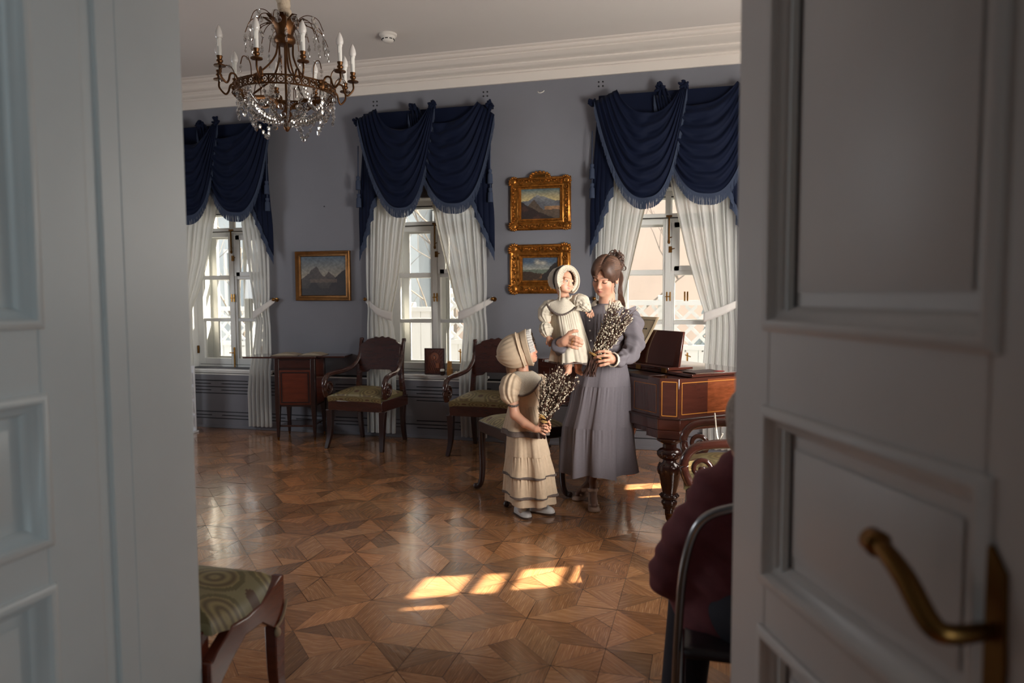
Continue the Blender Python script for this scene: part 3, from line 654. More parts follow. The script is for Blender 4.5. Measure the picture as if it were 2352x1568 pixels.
def tail(parent,c,s,xin,xout,ztop,zin,zout,yb,seed):
    """cascade: zig-zag pleats, hem climbing in steps towards the window"""
    K=4; mb=MB(); fr=MB(); r=random.Random(seed)
    for k in range(K):
        u0,u1=k/K,(k+1)/K; xa=c+s*lerp(xin,xout,u0)-s*.012; xb=c+s*lerp(xin,xout,u1)+s*.018
        za=lerp(zin,zout,u0**1.0); zb=lerp(zin,zout,u1)
        y0=yb-.012*(K-k)
        def Q(u,v,xa=xa,xb=xb,za=za,zb=zb,y0=y0,k=k):
            zz=lerp(za,zb,u**1.6); gather=lerp(.45,1,min(1,v*1.4)); xm=c+s*(xin+xout)/2
            return Vector((xm+(lerp(xa,xb,u)-xm)*gather,y0-.012*math.sin(PI*u)-.006*math.sin(9*v+k),lerp(ztop,zz,v)))
        mb.grid(Q,8,16)
        fr.grid(lambda u,v,Q=Q: Q(u,1.0)+Vector((.003*math.sin(60*u),-.004,.004-.085*v)),14,2)
    mb.build('tail',M_VELV,parent=parent,smooth=180,solid=.004); fr.build('tail_fringe',M_FRNG,parent=parent,smooth=0,solid=.003)
    tb=MB(); tx=c+s*(xout-.005); tb.tube([(tx,yb-.05,ztop-.15),(tx,yb-.06,ztop-.42)],.005,6); tb.lathe([(.004,0),(.018,-.01),(.016,-.03),(.012,-.035),(.022,-.05),(.024,-.13)],10,c=(tx,yb-.06,ztop-.42)); tb.lathe([(.004,0),(.018,-.01),(.016,-.03),(.012,-.035),(.022,-.05),(.024,-.13)],10,c=(tx,yb-.055,ztop-.58)); tb.tube([(tx,yb-.055,ztop-.42),(tx,yb-.055,ztop-.58)],.005,6)
    tb.build('tassel',M_FRNG,parent=parent,smooth=60)
def valance(i,c,label):
    t=thing('window_valance',label,'curtain',(c,D,2.97),0,'navy swag valances over the windows')
    b=MB().bx(c-.56,c+.66,D-.11,D-.004,2.98,3.0); b.bx(c-.56,c+.66,D-.112,D-.10,2.60,3.0); b.build('pelmet',M_VELV,parent=t,smooth=0,bevel=.006)
    y=D-.115
    s2,P2=swag(t,(c+.02,2.95),(c-.10,2.96),(c+.55,3.022),(c+.705,2.90),.13,.79,y,.055,5.5,2.1+i,pw=2.7)
    fringe(t,P2,.085,420)
    s1,P1=swag(t,(c-.40,3.02),(c-.585,2.935),(c+.11,2.995),(c+.165,3.0),.20,.85,y-.035,.06,5.5,.6+i,pw=2.6,skew=-.06)
    fringe(t,P1,.085,430)
    # second scarf end rising to the other knob, behind the first swag
    mb=MB().grid(lambda u,v: Vector((c+lerp(lerp(-.075,-.03,v),lerp(.0,.14,v),u),y-.012-.014*math.sin(u*PI*5)-.02*math.sin(PI*u),lerp(3.005,2.72,v)+.02*math.sin(PI*u)*(1-v))),20,10)
    mb.build('scarf_end',M_VELV,parent=t,smooth=180,solid=.004)
    rosette(t,(c-.055,y-.02,3.015),.050,3+i); rosette(t,(c+.14,y-.045,3.02),.052,13+i); rosette(t,(c-.61,y-.0,2.935),.048,23+i); rosette(t,(c+.665,y-.01,2.985),.05,33+i)
    tail(t,c,-1,.44,.615,2.86,2.235,1.74,D-.075,5+i); tail(t,c,1,.47,.665,2.86,2.235,1.72,D-.075,9+i)
VL=['navy velvet swag valance over the far window, beside the door edge','navy velvet swag valance over the window behind the two armchairs','navy velvet swag valance over the window behind the piano']
for i,c in enumerate(WC): valance(i,c,VL[i])
C1=WC[1]
def off(px,py): return at(px,py,D-.06)
def edge_curve(pts,C1=WC[1]):                       # [(px,py)] traced on the middle window -> offset from the window centre against height
    q=[off(*p) for p in pts]; zs=[v.z for v in q][::-1]; xs=[v.x-C1 for v in q][::-1]; return zs,xs
IN_L=edge_curve([(958,380),(940,470),(931,520),(918,630),(905,700),(899,728),(905,752),(911,800),(913,880),(912,1000)])
IN_R=edge_curve([(985,380),(993,470),(1003,520),(1020,590),(1045,690),(1065,742),(1061,790),(1056,850),(1055,900),(1060,1000)])
EDGES={(1,-1):IN_L,(1,1):IN_R,
 (0,-1):edge_curve([(530,380),(508,440),(492,520),(479,600),(461,660),(440,713),(441,745),(445,800),(449,850),(452,940)],WC[0]),
 (0,1):edge_curve([(535,380),(548,470),(553,520),(567,600),(581,690),(588,742),(583,780),(577,830),(571,900),(574,990)],WC[0]),
 (2,-1):edge_curve([(1520,380),(1490,450),(1478,500),(1455,600),(1436,680),(1427,728),(1432,752),(1440,800),(1442,880),(1442,1000)],WC[2]),
 (2,1):edge_curve([(1530,380),(1545,450),(1556,500),(1577,590),(1604,680),(1621,730),(1619,780),(1614,840),(1612,900),(1614,1010)],WC[2])}
TIE_Z=1.175
def sheer(i,c,side,label,gathers=11):
    seed=i*2+(side>0); r=random.Random(seed+40); ph=[r.uniform(0,6) for _ in range(4)]
    t=thing('sheer_curtain',label,'curtain',(c+side*.5,D-.07,.0),0,'white sheer curtains')
    zs,xs=EDGES[(i,side)]; outer=.592 if side<0 else .604
    def P(u,v):
        z=lerp(2.62,.045,v); xi=interp(zs,xs,z); xo=side*(outer-.012*math.exp(-((z-1.2)/.12)**2)+ (.0 if z>1.2 else -.0))
        x=lerp(xo,xi,u); wid=abs(xo-xi); g=gathers; tight=min(1,.16/max(wid,.05))
        a=2*PI*g*(u+.012*math.sin(3*v+ph[0]))+ph[1]; amp=.012+.022*min(1,wid/.5)
        y=D-.052-.004*tight+amp*math.sin(a)*.66+.006*math.sin(2*a+ph[2])-.006*math.sin(PI*u)
        y-=.022*min(1,max(0,(.72-z)/.1))
        x+=.010*math.sin(a*.5+ph[3])*min(1,wid/.3)
        return Vector((c+x,min(y,D-.010-(.030 if z<.66 else 0)),z))
    MB().grid(P,132,70).build('panel',M_SHEER,parent=t,smooth=180,fix=False)
    MB().grid(lambda u,v: P(1-.022*u,lerp(0,.56,v))+Vector((0,-.005-.003*math.sin(v*190)+0,.0)),2,140).build('braid_edge',M_LACE,parent=t,smooth=180,fix=False)
    pegz=1.30; px=c+side*(.600 if side<0 else .652)
    xi=interp(zs,xs,TIE_Z); zi=TIE_Z-.03; bend=-.03 if side<0 else -.012
    def B(u,v):
        x=lerp(px,c+xi+(-side)*.0+side*-.006,u); z=lerp(pegz,zi,u)+bend*math.sin(PI*u); yy=lerp(D-.045,D-.095,min(1,u*2.2)) if u<.8 else lerp(D-.095,D-.085,(u-.8)/.2)
        return Vector((x,yy,z+lerp(.026+.016*u,-.026-.016*u,v)))
    MB().grid(B,24,4).build('tieback',M_BAND,parent=t,smooth=180,solid=.004)
    p=thing('curtain_peg','brass holdback peg on the wall beside the '+['far','middle','piano'][i]+' window, '+('door side' if side<0 else 'piano side'),'curtain peg',(px,D-.002,pegz),0,'brass curtain pegs')
    MB().tube([(px,D-.002,pegz),(px,D-.05,pegz+.002)],.006,8).build('stem',M_BRASSD,parent=p); MB().ell((px,D-.062,pegz+.003),(.018,.015,.018)).build('knob',M_BRASSD,parent=p,smooth=60); MB().lathe([(.022,0),(.02,.006),(.006,.008)],12,c=(px,D-.003,pegz),axis=(0,-1,0)).build('base_plate',M_BRASSD,parent=p,smooth=60)
SL=[('white sheer curtain at the far window, half hidden by the white door edge','white sheer curtain tied back beside the small writing cabinet'),
    ('white sheer curtain tied back behind the armchair next to the writing cabinet','white sheer curtain tied back between the icon and the two gilt paintings'),
    ('white sheer curtain behind the head of the woman in lavender','white sheer curtain tied back beyond the piano music desk')]
for i,c in enumerate(WC):
    for k,s in enumerate((-1,1)): sheer(i,c,s,SL[i][k])
# ---------------------------------------------------------------- paintings
def sr(c): return np.array(lin(c)[:3])
def noise2(u,v,seed,oct=4):
    r=random.Random(seed); s=0;a=1
    for k in range(oct):
        f=2**k*2.2; s+=a*math.sin(f*u*3+r.uniform(0,6)+1.3*math.sin(f*v*2+r.uniform(0,6)))*math.sin(f*v*3+r.uniform(0,6)+1.1*math.sin(f*u*2+r.uniform(0,6))); a*=.55
    return s
def land_peaks(u,v):                       # dark crags, misty blue peaks, pale sky
    h1=.42+.22*max(0,1-abs(u-.22)/.2)*.8+.30*max(0,1-abs(u-.36)/.16)+.16*max(0,1-abs(u-.62)/.14)+.03*noise2(u,.3,3); h2=.20+.50*max(0,(u-.62)/.38)**.8*(1 if u>.62 else 0)+.22*max(0,1-abs(u-.3)/.13)+.04*noise2(u,.7,5)
    n=noise2(u,v,9)
    if v<h2: c=sr((34,24,26))*(1+.35*n)
    elif v<h1: c=sr((66,56,52))*(.55+.9*(v/h1-.3))*(1+.25*n)
    else: c=lerp(sr((140,132,118)),sr((78,92,104)),min(1,(v-.55)/.4))*(1+.12*n)
    if .33<v<.42 and abs(u-.5)<.3: c=lerp(c,sr((118,98,80)),.4)
    return c
def land_alp(u,v):
    far=.60+.17*max(0,1-abs(u-.4)/.22)+.12*max(0,1-abs(u-.62)/.25)+.02*noise2(u,.2,2); mid=.30+.34*max(0,1-abs(u-.33)/.24)+.02*noise2(u,.5,6); fg=.55-.62*u+.03*noise2(u,.1,8); n=noise2(u,v,11)
    if v<fg: c=sr((40,27,24))*(1+.3*n)+ (sr((90,50,30))*.25 if n>.8 else 0)
    elif v<mid: c=sr((84,70,58))*(1+.2*n)
    elif u>.6 and v<.42 and v>.28: c=sr((150,112,78))*(1+.25*n)
    elif v<.30: c=sr((84,88,70))*(1+.15*n)
    elif v<far: c=lerp(sr((96,98,104)),sr((140,138,136)),max(0,(v-.55)*3))*(1+.12*n)
    else: c=lerp(sr((176,160,118)),sr((74,98,104)),min(1,(v-.70)/.28))*(1+.1*n)
    return c
def land_bay(u,v):
    hill=max(.0,(u-.50))*1.5+.10*noise2(u,.4,4)*(1 if u>.5 else 0)+(.18 if u>.55 else 0); fg=.40-.3*max(0,.35-abs(u-.55))+.02*noise2(u,.3,7); n=noise2(u,v,21)
    cl=math.exp(-((u-.42)/.07)**2-((v-.80)/.10)**2)+math.exp(-((u-.58)/.09)**2-((v-.76)/.08)**2)
    if v<hill: c=sr((36,30,28))*(1+.25*n)
    elif v<fg: c=lerp(sr((58,42,30)),sr((150,104,66)),max(0,n-.1)*(1-abs(u-.5)*1.6))
    elif v<.48: c=sr((96,104,92))*(1+.15*n)
    else: c=lerp(sr((150,150,140)),sr((70,88,108)),min(1,(v-.5)/.3))*(1+.08*n)+sr((200,180,140))*cl*.6
    return c
def blobs(mb,pts,r):
    for p in pts: mb.ell(p,r,8,6)
def spiral(mb,c,r0,turns,a0,s,w,y):
    pts=[];rad=[]
    for k in range(int(14*turns)+1):
        t=k/(14*turns); a=a0+s*2*PI*turns*t; rr=r0*(1-t*.85); pts.append((c[0]+rr*math.cos(a),y,c[1]+rr*math.sin(a))); rad.append(w*(1-.45*t))
    mb.tube(pts,rad,6)
def painting(label,x0,x1,z0,z1,fw,fn,ornate,seed):
    t=thing('framed_painting',label,'painting',((x0+x1)/2,D-.004,z0),0,'landscape paintings on the blue wall'); y=D-.006; r=random.Random(seed)
    if ornate: prof=[(.006,.0),(.0,.022),(.012,.040),(.022,.044),(fw*.30,.030),(fw*.62,.022),(fw*.72,.030),(fw*.80,.030),(fw*.86,.018),(fw,.014),(fw,0)]
    else: prof=[(0,0),(0,.028),(.006,.034),(.014,.030),(.02,.022),(fw*.6,.018),(fw*.7,.024),(fw*.85,.022),(fw,.010),(fw,0)]
    frame_rings(x0,x1,z0,z1,prof,y).build('frame',M_GOLD if ornate else MATS['gilt_thin'],parent=t,smooth=40)
    MB().grid(lambda u,v: Vector((lerp(x0+fw-.004,x1-fw+.004,u),y-.007,lerp(z0+fw-.004,z1-fw+.004,v))),150,116,lambda u,v: fn(u+.006*noise2(u*7,v*7,61,2),v+.008*noise2(u*8,v*8,62,2))*(.84+.16*noise2(u*6,v*6,77,4))).build('canvas',M_VCOL,parent=t,smooth=0,fix=False)
    if ornate:
        cs=[(x0,z0,1,1),(x1,z0,-1,1),(x1,z1,-1,-1),(x0,z1,1,-1)]
        for (cx,cz,sx,sz) in cs:
            o=MB(); yy=y-.042
            o.ell((cx+sx*fw*.34,yy+.004,cz+sz*fw*.34),(fw*.30,.014,fw*.30),12,8)
            for k in range(7):
                a=math.atan2(sz,sx)+ (k-3)*.42+PI; q=(cx+sx*fw*.42+math.cos(a)*fw*.40,yy-.004,cz+sz*fw*.42+math.sin(a)*fw*.40); o.ell(q,(fw*.13,.012,fw*.09),8,6,rot=Matrix.Rotation(-a,3,'Y'))
            spiral(o,(cx+sx*fw*.95,cz+sz*fw*.32),fw*.22,1.3,PI/2*sz,-sx*sz,.008,yy+.006); spiral(o,(cx+sx*fw*.32,cz+sz*fw*.95),fw*.22,1.3,0 if sx>0 else PI,sx*sz,.008,yy+.006)
            for k in range(5):
                o.ell((cx+sx*fw*(1.25+.25*k),yy+.010,cz+sz*fw*(.30+.10*(k%2))),(fw*.12,.009,fw*.07),8,6,rot=Matrix.Rotation(r.uniform(-.8,.8),3,'Y')); o.ell((cx+sx*fw*(.30+.10*(k%2)),yy+.010,cz+sz*fw*(1.25+.25*k)),(fw*.07,.009,fw*.12),8,6,rot=Matrix.Rotation(r.uniform(-.8,.8),3,'Y'))
            o.build('corner_ornament',M_GOLD,parent=t,smooth=60)
        for (cx,cz,hor) in(((x0+x1)/2,z0,1),((x0+x1)/2,z1,1),(x0,(z0+z1)/2,0),(x1,(z0+z1)/2,0)):
            o=MB(); inw=1 if (cz==z0 or cx==x0) else -1
            for s in(-1,1):
                if hor: spiral(o,(cx+s*fw*.26,cz+inw*fw*.34),fw*.22,1.4,-PI/2*inw if s>0 else PI+PI/2*inw,-s*inw,.008,y-.036)
                else: spiral(o,(cx+inw*fw*.34,cz+s*fw*.26),fw*.2,1.4,0 if inw<0 else PI,s*inw,.007,y-.036)
                for k in range(3):
                    dd=s*fw*(.55+.22*k); o.ell((cx+dd,y-.030,cz+inw*fw*.32) if hor else (cx+inw*fw*.32,y-.030,cz+dd),(fw*.11,.009,fw*.06) if hor else (fw*.06,.009,fw*.11),8,6)
            o.build('side_ornament',M_GOLD,parent=t,smooth=60)
        b=MB(); n=26
        for k in range(n):
            for zz in(z0+fw*.9,z1-fw*.9): b.ell((lerp(x0+fw,x1-fw,k/(n-1)),y-.022,zz),.0042,6,4)
            for xx in(x0+fw*.9,x1-fw*.9): b.ell((xx,y-.022,lerp(z0+fw,z1-fw,k/(n-1))),.0042,6,4)
        b.build('bead_moulding',M_GOLD,parent=t,smooth=60)
    return t,y
mat('gilt_thin',(118,80,42),.4,.75,noise=(20,.3))
painting('dark mountain landscape in a narrow gilt frame above the writing cabinet',-3.864,-3.281,1.291,1.765,.052,land_peaks,False,1)
tp,yp=painting('upper gilt-framed painting of snowy peaks with a crested frame',-1.702,-1.153,1.905,2.365,.100,land_alp,True,2)
o=MB(); o.prism([(-.085,0),(.085,0),(.075,.03),(.08,.05),(.04,.055),(0,.068),(-.04,.055),(-.08,.05),(-.075,.03)],.035,org=(-1.4275,yp-.036,2.345))
for k in range(9): a=PI*k/8; o.ell((-1.4275+.088*math.cos(a),yp-.036,2.362+.045*math.sin(a)),(.014,.012,.012),8,6)
o.build('crest_ornament',M_GOLD,parent=tp,smooth=50); MB().bx(-1.482,-1.373,yp-.042,yp-.036,2.362,2.386).build('name_plate',M_BRASSD,parent=tp,bevel=.002)
painting('lower gilt-framed painting of a cloudy bay, partly hidden behind the baby',-1.709,-1.157,1.348,1.782,.118,land_bay,True,3)
# ---------------------------------------------------------------- smoke detector, wall vents
t=thing('smoke_detector','white round smoke detector on the ceiling','smoke detector',(-2.525,5.497,CEIL)); c=(-2.525,5.497,CEIL)
mw=mat('detector_plastic',(214,208,200),.45)
MB().lathe([(.002,-.001),(.072,-.001),(.072,-.014),(.060,-.022)],28,c=c).build('base_plate',mw,parent=t); MB().lathe([(.058,-.022),(.056,-.036),(.050,-.040),(.044,-.056),(.030,-.066),(.002,-.068)],28,c=c).build('sensor_head',mw,parent=t)
v=MB()
for k in range(9): a=2*PI*k/9; v.box((c[0]+.049*math.cos(a),c[1]+.049*math.sin(a),c[2]-.046),(.006,.022,.006),rot=Matrix.Rotation(a,3,'Z'))
v.build('vent_slot',M_BLACK,parent=t,smooth=0)
for k,(px,py,lb) in enumerate(((862,238,'four small dark vent holes in the wall above the middle swag valance'),(1115,216,'four small dark vent holes in the wall above the gilt paintings'),(1380,193,'four small dark vent holes in the wall near the piano-side valance'))):
    p=at(px,py,D); t=thing('wall_vent',lb,'vent',(p.x,D-.001,p.z),0,'vent holes high on the blue wall')
    for sx in(-1,1):
        for sz in(-1,1): MB().lathe([(.0075,0),(.0075,.0035),(.004,.004)],10,c=(p.x+sx*.018,D-.0005,p.z+sz*.018),axis=(0,-1,0)).build('hole',M_BLACK,parent=t)
p=at(1243,210,D); t=tag(MB().tube([(p.x-.028,D-.001,p.z),(p.x-.02,D-.012,p.z-.012),(p.x,D-.018,p.z-.016),(p.x+.02,D-.012,p.z-.008),(p.x+.026,D-.001,p.z+.004)],.004,8).build('wall_hook',M_IVORY),'small white wall hook under the cornice','hook')
p=at(745,474,D); tag(MB().lathe([(.006,0),(.006,.006),(.003,.009)],10,c=(p.x,D-.0005,p.z),axis=(0,-1,0)).build('wall_nail',M_BLACK),'tiny dark nail in the bare wall above the narrow-framed painting','nail')
# ---------------------------------------------------------------- chandelier
M_BRONZ=mat('chandelier_bronze',(98,66,40),.38,.9,noise=(14,.3)); M_CAND=mat('candle_sleeve_white',(226,222,214),.5); M_BULB=mat('frosted_bulb',(226,220,214),.25,coat=.4)
m=bpy.data.materials.new('cut_crystal'); m.use_nodes=True; nt=m.node_tree; nt.nodes.remove(nt.nodes['Principled BSDF']); g=nt.nodes.new('ShaderNodeBsdfGlossy'); g.inputs['Roughness'].default_value=.04; g.inputs['Color'].default_value=(.95,.95,.95,1); tt=nt.nodes.new('ShaderNodeBsdfTransparent'); tt.inputs['Color'].default_value=(.86,.85,.83,1); mx=nt.nodes.new('ShaderNodeMixShader'); fr=nt.nodes.new('ShaderNodeLayerWeight'); fr.inputs['Blend'].default_value=.62; nt.links.new(fr.outputs['Facing'],mx.inputs[0]); nt.links.new(tt.outputs[0],mx.inputs[1]); nt.links.new(g.outputs[0],mx.inputs[2]); nt.links.new(mx.outputs[0],nt.nodes['Material Output'].inputs['Surface']); M_CRYS=m
CX,CY,ZR,RR=-2.462,3.9,2.585,.315
ch=thing('chandelier','bronze and crystal chandelier with white electric candles','chandelier',(CX,CY,CEIL))
def cp(r,a,z): return Vector((CX+r*math.cos(a),CY+r*math.sin(a),z))
r_=random.Random(5)
pts=[(CX+.006*math.sin(k*1.7),CY+.005*math.cos(k*2.1),lerp(CEIL+.11,2.95,k/40)) for k in range(41)]
MB().tube(pts,[.040+.006*math.sin(k*2.3)+.004*math.sin(k*5.1) for k in range(41)],14).build('cord_sleeve',mat('silk_sleeve',(196,176,152),.75,bump=(60,.6,.01)),parent=ch,smooth=180)
MB().lathe([(r,z+.11) for r,z in [(.01,2.775),(.05,2.78),(.068,2.80),(.07,2.815),(.06,2.835),(.045,2.84),(.05,2.86),(.03,2.87)]],20,c=(CX,CY,0)).build('crown_cup',M_BRONZ,parent=ch)
for k in range(9):                         # plume leaves
    a=2*PI*k/9+.2; lf=MB(); pr=[(.045,2.93),(.055,2.98),(.085,3.03),(.13,3.055),(.155,3.045)]; ws=[.016,.024,.026,.018,.003]
    rings=[[cp(rr+.004*j,a,z)+Vector((-math.sin(a),math.cos(a),0))*w*s for (s,j) in((-1,0),(0,-1.2),(1,0),(0,1.2))] for (rr,z),w in zip(pr,ws)]
    lf.loft(rings).build('crown_leaf',M_BRONZ,parent=ch,smooth=60)
def bead(mb,c,r,flat=.5,a=None): mb.ell(c,(r,r*flat,r),8,4,rot=Matrix.Rotation(a if a is not None else r_.uniform(0,PI),3,'Z'))
for k in range(20):                        # arching wires with drops
    a=2*PI*k/20+r_.uniform(-.1,.1); R=r_.uniform(.19,.31); zt=r_.uniform(3.02,3.075); w=MB()
    pts=catmull([cp(.04,a,2.94),cp(.075,a,3.02),cp(R*.55,a,zt),cp(R*.85,a,zt-.03),cp(R,a,zt-.11)],6); w.tube(pts,.0026,5); sp=w.build('crystal_spray',M_BRONZ,parent=ch)
    d=MB(); z=pts[-1].z
    for j in range(r_.choice([2,2,3])): z-=.024; bead(d,Vector((pts[-1].x,pts[-1].y,z)),.016 if j else .013)
    d.ell((pts[-1].x,pts[-1].y,z-.035),(.009,.007,.022),8,5); d.tube([pts[-1],(pts[-1].x,pts[-1].y,z-.03)],.0012,4)
    d.build('crystal_drop',M_CRYS,parent=sp,smooth=0); d=MB()
    if k%2==0: q=pts[len(pts)*2//3]; d.tube([q,q+Vector((.02,0,-.06))],.0012,4); bead(d,q-Vector((0,0,.022)),.028,.4,a+PI/2); bead(d,q+Vector((.02,0,-.06)),.022,.4,a+PI/2)
    if d.v: d.build('crystal_rosette',M_CRYS,parent=sp,smooth=0)
for k in range(5): a=2*PI*k/5+.45; MB().tube(catmull([cp(.05,a,2.90),cp(.075,a,2.80),cp(.17,a,2.69),cp(RR-.01,a,ZR+.02)],6) if k%2 else catmull([cp(.05,a,2.90),cp(.055,a,2.80),cp(.12,a,2.69),cp(RR-.01,a,ZR+.02)],6),.0065,6).build('suspension_rod',M_BRONZ,parent=ch)
MB().tube([(CX,CY,2.90),(CX,CY,2.40)],.008,8).build('stem',M_BRONZ,parent=ch)
# pierced band: rims, a solid lining and scroll rings between
bd=MB(); N=72
for (r0,r1,z0,z1) in((RR-.004,RR+.006,ZR-.030,ZR-.021),(RR-.004,RR+.006,ZR+.021,ZR+.030)):
    bd.loft([[cp(r1,2*PI*k/N,z0) for k in range(N)],[cp(r1,2*PI*k/N,z1) for k in range(N)],[cp(r0,2*PI*k/N,z1) for k in range(N)],[cp(r0,2*PI*k/N,z0) for k in range(N)],[cp(r1,2*PI*k/N,z0) for k in range(N)]],cap=False)
for k in range(40):
    a=2*PI*k/40; c=cp(RR+.002,a,ZR); t1=Vector((-math.sin(a),math.cos(a),0)); bd.tube([c+t1*.017*math.cos(b)+Vector((0,0,.017*math.sin(b))) for b in [2*PI*q/10 for q in range(10)]],.0035,5,closed=True); bd.ell(c,.006,6,4)
    a2=a+PI/40; bd.box(cp(RR+.002,a2,ZR),(.006,.009,.05),rot=Matrix.Rotation(a2,3,'Z'))
bd.build('ring_band',M_BRONZ,parent=ch,smooth=40)
for k in range(5):
    a=2*PI*k/5+.05-PI/2; o=MB(); o.ell(cp(RR+.01,a,ZR),(.02,.02,.036)); [o.ell(cp(RR+.016,a+s*.07,ZR+z),.014,8,6) for s in(-1,1) for z in(-.015,.015)]; o.build('mask_boss',M_BRONZ,parent=ch)
angs=[-8,-44,-80,-121,-163,172,131,95,57,22]
for d in angs:
    a=math.radians(d); arm=MB(); R=.435
    arm.tube(catmull([cp(RR,a-.06,ZR+.02),cp(RR+.02,a-.05,ZR+.055),cp(RR+.05,a-.03,ZR+.05),cp(RR+.065,a-.02,ZR+.005),cp(RR+.085,a-.005,ZR-.010),cp(R,a,ZR+.03),cp(R,a,ZR+.075)],6),.0065,7); ao=arm.build('candle_arm',M_BRONZ,parent=ch,smooth=180)
    z=ZR+.075; MB().lathe([(.004,z),(.036,z+.004),(.036,z+.010),(.014,z+.014),(.012,z+.022),(.020,z+.032),(.020,z+.040),(.013,z+.046),(.018,z+.060),(.019,z+.066),(.002,z+.067)],16,c=cp(R,a,0)).build('drip_pan',M_BRONZ,parent=ao,smooth=50)
    cd=MB().lathe([(.0135,z+.066),(.0135,z+.160),(.016,z+.163),(.016,z+.172)],14,c=cp(R,a,0)); cd.tube([cp(R,a,z+.16)+Vector((0,-.013,0)),cp(R,a,z+.12)+Vector((0,-.0145,0))],.004,6); cd.build('candle_sleeve',M_CAND,parent=ao,smooth=50)
    MB().lathe([(.012,z+.168),(.021,z+.177),(.024,z+.192),(.021,z+.212),(.012,z+.236),(.002,z+.254)],14,c=cp(R,a,0)).build('bulb',M_BULB,parent=ao,smooth=180)
for k in range(10):                        # short sprays on the ring between the arms
    a=math.radians(angs[k]-18); w=MB(); pts=catmull([cp(RR,a,ZR+.02),cp(RR+.005,a,ZR+.09),cp(RR+.03,a,ZR+.125),cp(RR+.07,a,ZR+.12),cp(RR+.09,a,ZR+.07)],5); w.tube(pts,.0032,5); so=w.build('crystal_spray',M_BRONZ,parent=ch); d=MB(); bead(d,pts[-1]-Vector((0,0,.016)),.012); bead(d,pts[-1]-Vector((0,0,.042)),.009); d.tube([pts[-1],pts[-1]-Vector((0,0,.04))],.0012,4); d.build('crystal_drop',M_CRYS,parent=so,smooth=0); d=MB(); bead(d,pts[10],.014); d.build('crystal_bead',M_CRYS,parent=so,smooth=0)
for k in range(12):                        # basket strands from the ring to the centre
    a=2*PI*k/12+.1; d=MB()
    for j in range(15):
        t=j/14; rr=lerp(RR-.005,.05,t); z=ZR-.03-(ZR-.03-2.405)*(t**.75)-.045*math.sin(PI*t); bead(d,cp(rr,a,z),.020-.006*t*(1 if j%2 else 0),.45,a)
    d.build('crystal_strand',M_CRYS,parent=ch,smooth=0)
for k in range(10):                        # swagged garlands under the ring
    a0,a1=2*PI*k/10,2*PI*(k+1)/10; d=MB(); dep=.11 if k%2 else .23; gp=[]
    for j in range(13):
        t=j/12; a=lerp(a0,a1,t); gp.append(cp(RR-.012-.10*math.sin(PI*t)*(1 if k%2==0 else .3),a,ZR-.035-dep*math.sin(PI*t))); bead(d,cp(RR-.012-.10*math.sin(PI*t)*(1 if k%2==0 else .3),a,ZR-.035-dep*math.sin(PI*t)),.0165,.5,a+PI/2)
    d.tube(gp,.0014,4); d.build('crystal_garland',M_CRYS,parent=ch,smooth=0)
for k in range(12):
    a=2*PI*k/12+.3; d=MB()
    for j in range(5): bead(d,cp(RR-.004,a,ZR-.045-.030*j),.020 if j%2==0 else .012,.45,a+PI/2)
    d.build('crystal_pendant',M_CRYS,parent=ch,smooth=0)
for k in range(5):
    a=2*PI*k/5+.3; st=MB(); st.tube(catmull([cp(RR-.01,a,ZR-.02),cp(RR*.7,a,ZR-.06),cp(RR*.35,a,ZR-.05),cp(.04,a,ZR-.10)],6),[(.012,.003)]*19,6); st.build('basket_strap',M_BRONZ,parent=ch)
MB().lathe([(r*1.1,z+.03) for r,z in [(.004,2.30),(.012,2.308),(.021,2.328),(.019,2.345),(.010,2.357),(.012,2.362),(.034,2.372),(.038,2.40),(.030,2.425),(.018,2.44),(.012,2.47)]],16,c=(CX,CY,0)).build('finial',M_BRONZ,parent=ch,smooth=50)
ch.location=(CX,CY,CEIL-.101); ch.scale=(.91,.91,.91)
# ---------------------------------------------------------------- armchairs
def seat_pattern(s,t):                     # s,t in metres on the cloth
    base=sr((132,120,86)); m=base*(1+.10*noise2(s*3,t*3,31,3))
    for k in(-1,0,1):
        for j in range(-1,4):
            cx,cy=k*.26+(.13 if j%2 else 0),j*.15-.02; d=math.hypot(s-cx,t-cy)
            if d<.075: m=lerp(sr((96,78,52)),sr((148,132,90)),.5+.5*math.sin(d*190))
            elif d<.092: m=sr((104,92,60))
            d2=math.hypot(s-cx-.13,t-cy)
            if d2<.022: m=sr((92,64,46))
    return m
M_SEAT=mat('figured_silk_seat',None,.42,attr='Col',bump=(260,.12,.001),spec=.4)
def bar(mb,pts,wx,wy):
    """rectangular bar: section wx along x, wy along y at every point (for legs and stiles)"""
    mb.loft([[Vector(p)+Vector((sx*a/2,sy*b/2,0)) for (sx,sy) in((-1,-1),(1,-1),(1,1),(-1,1))] for p,a,b in zip(pts,wx,wy)]); return mb
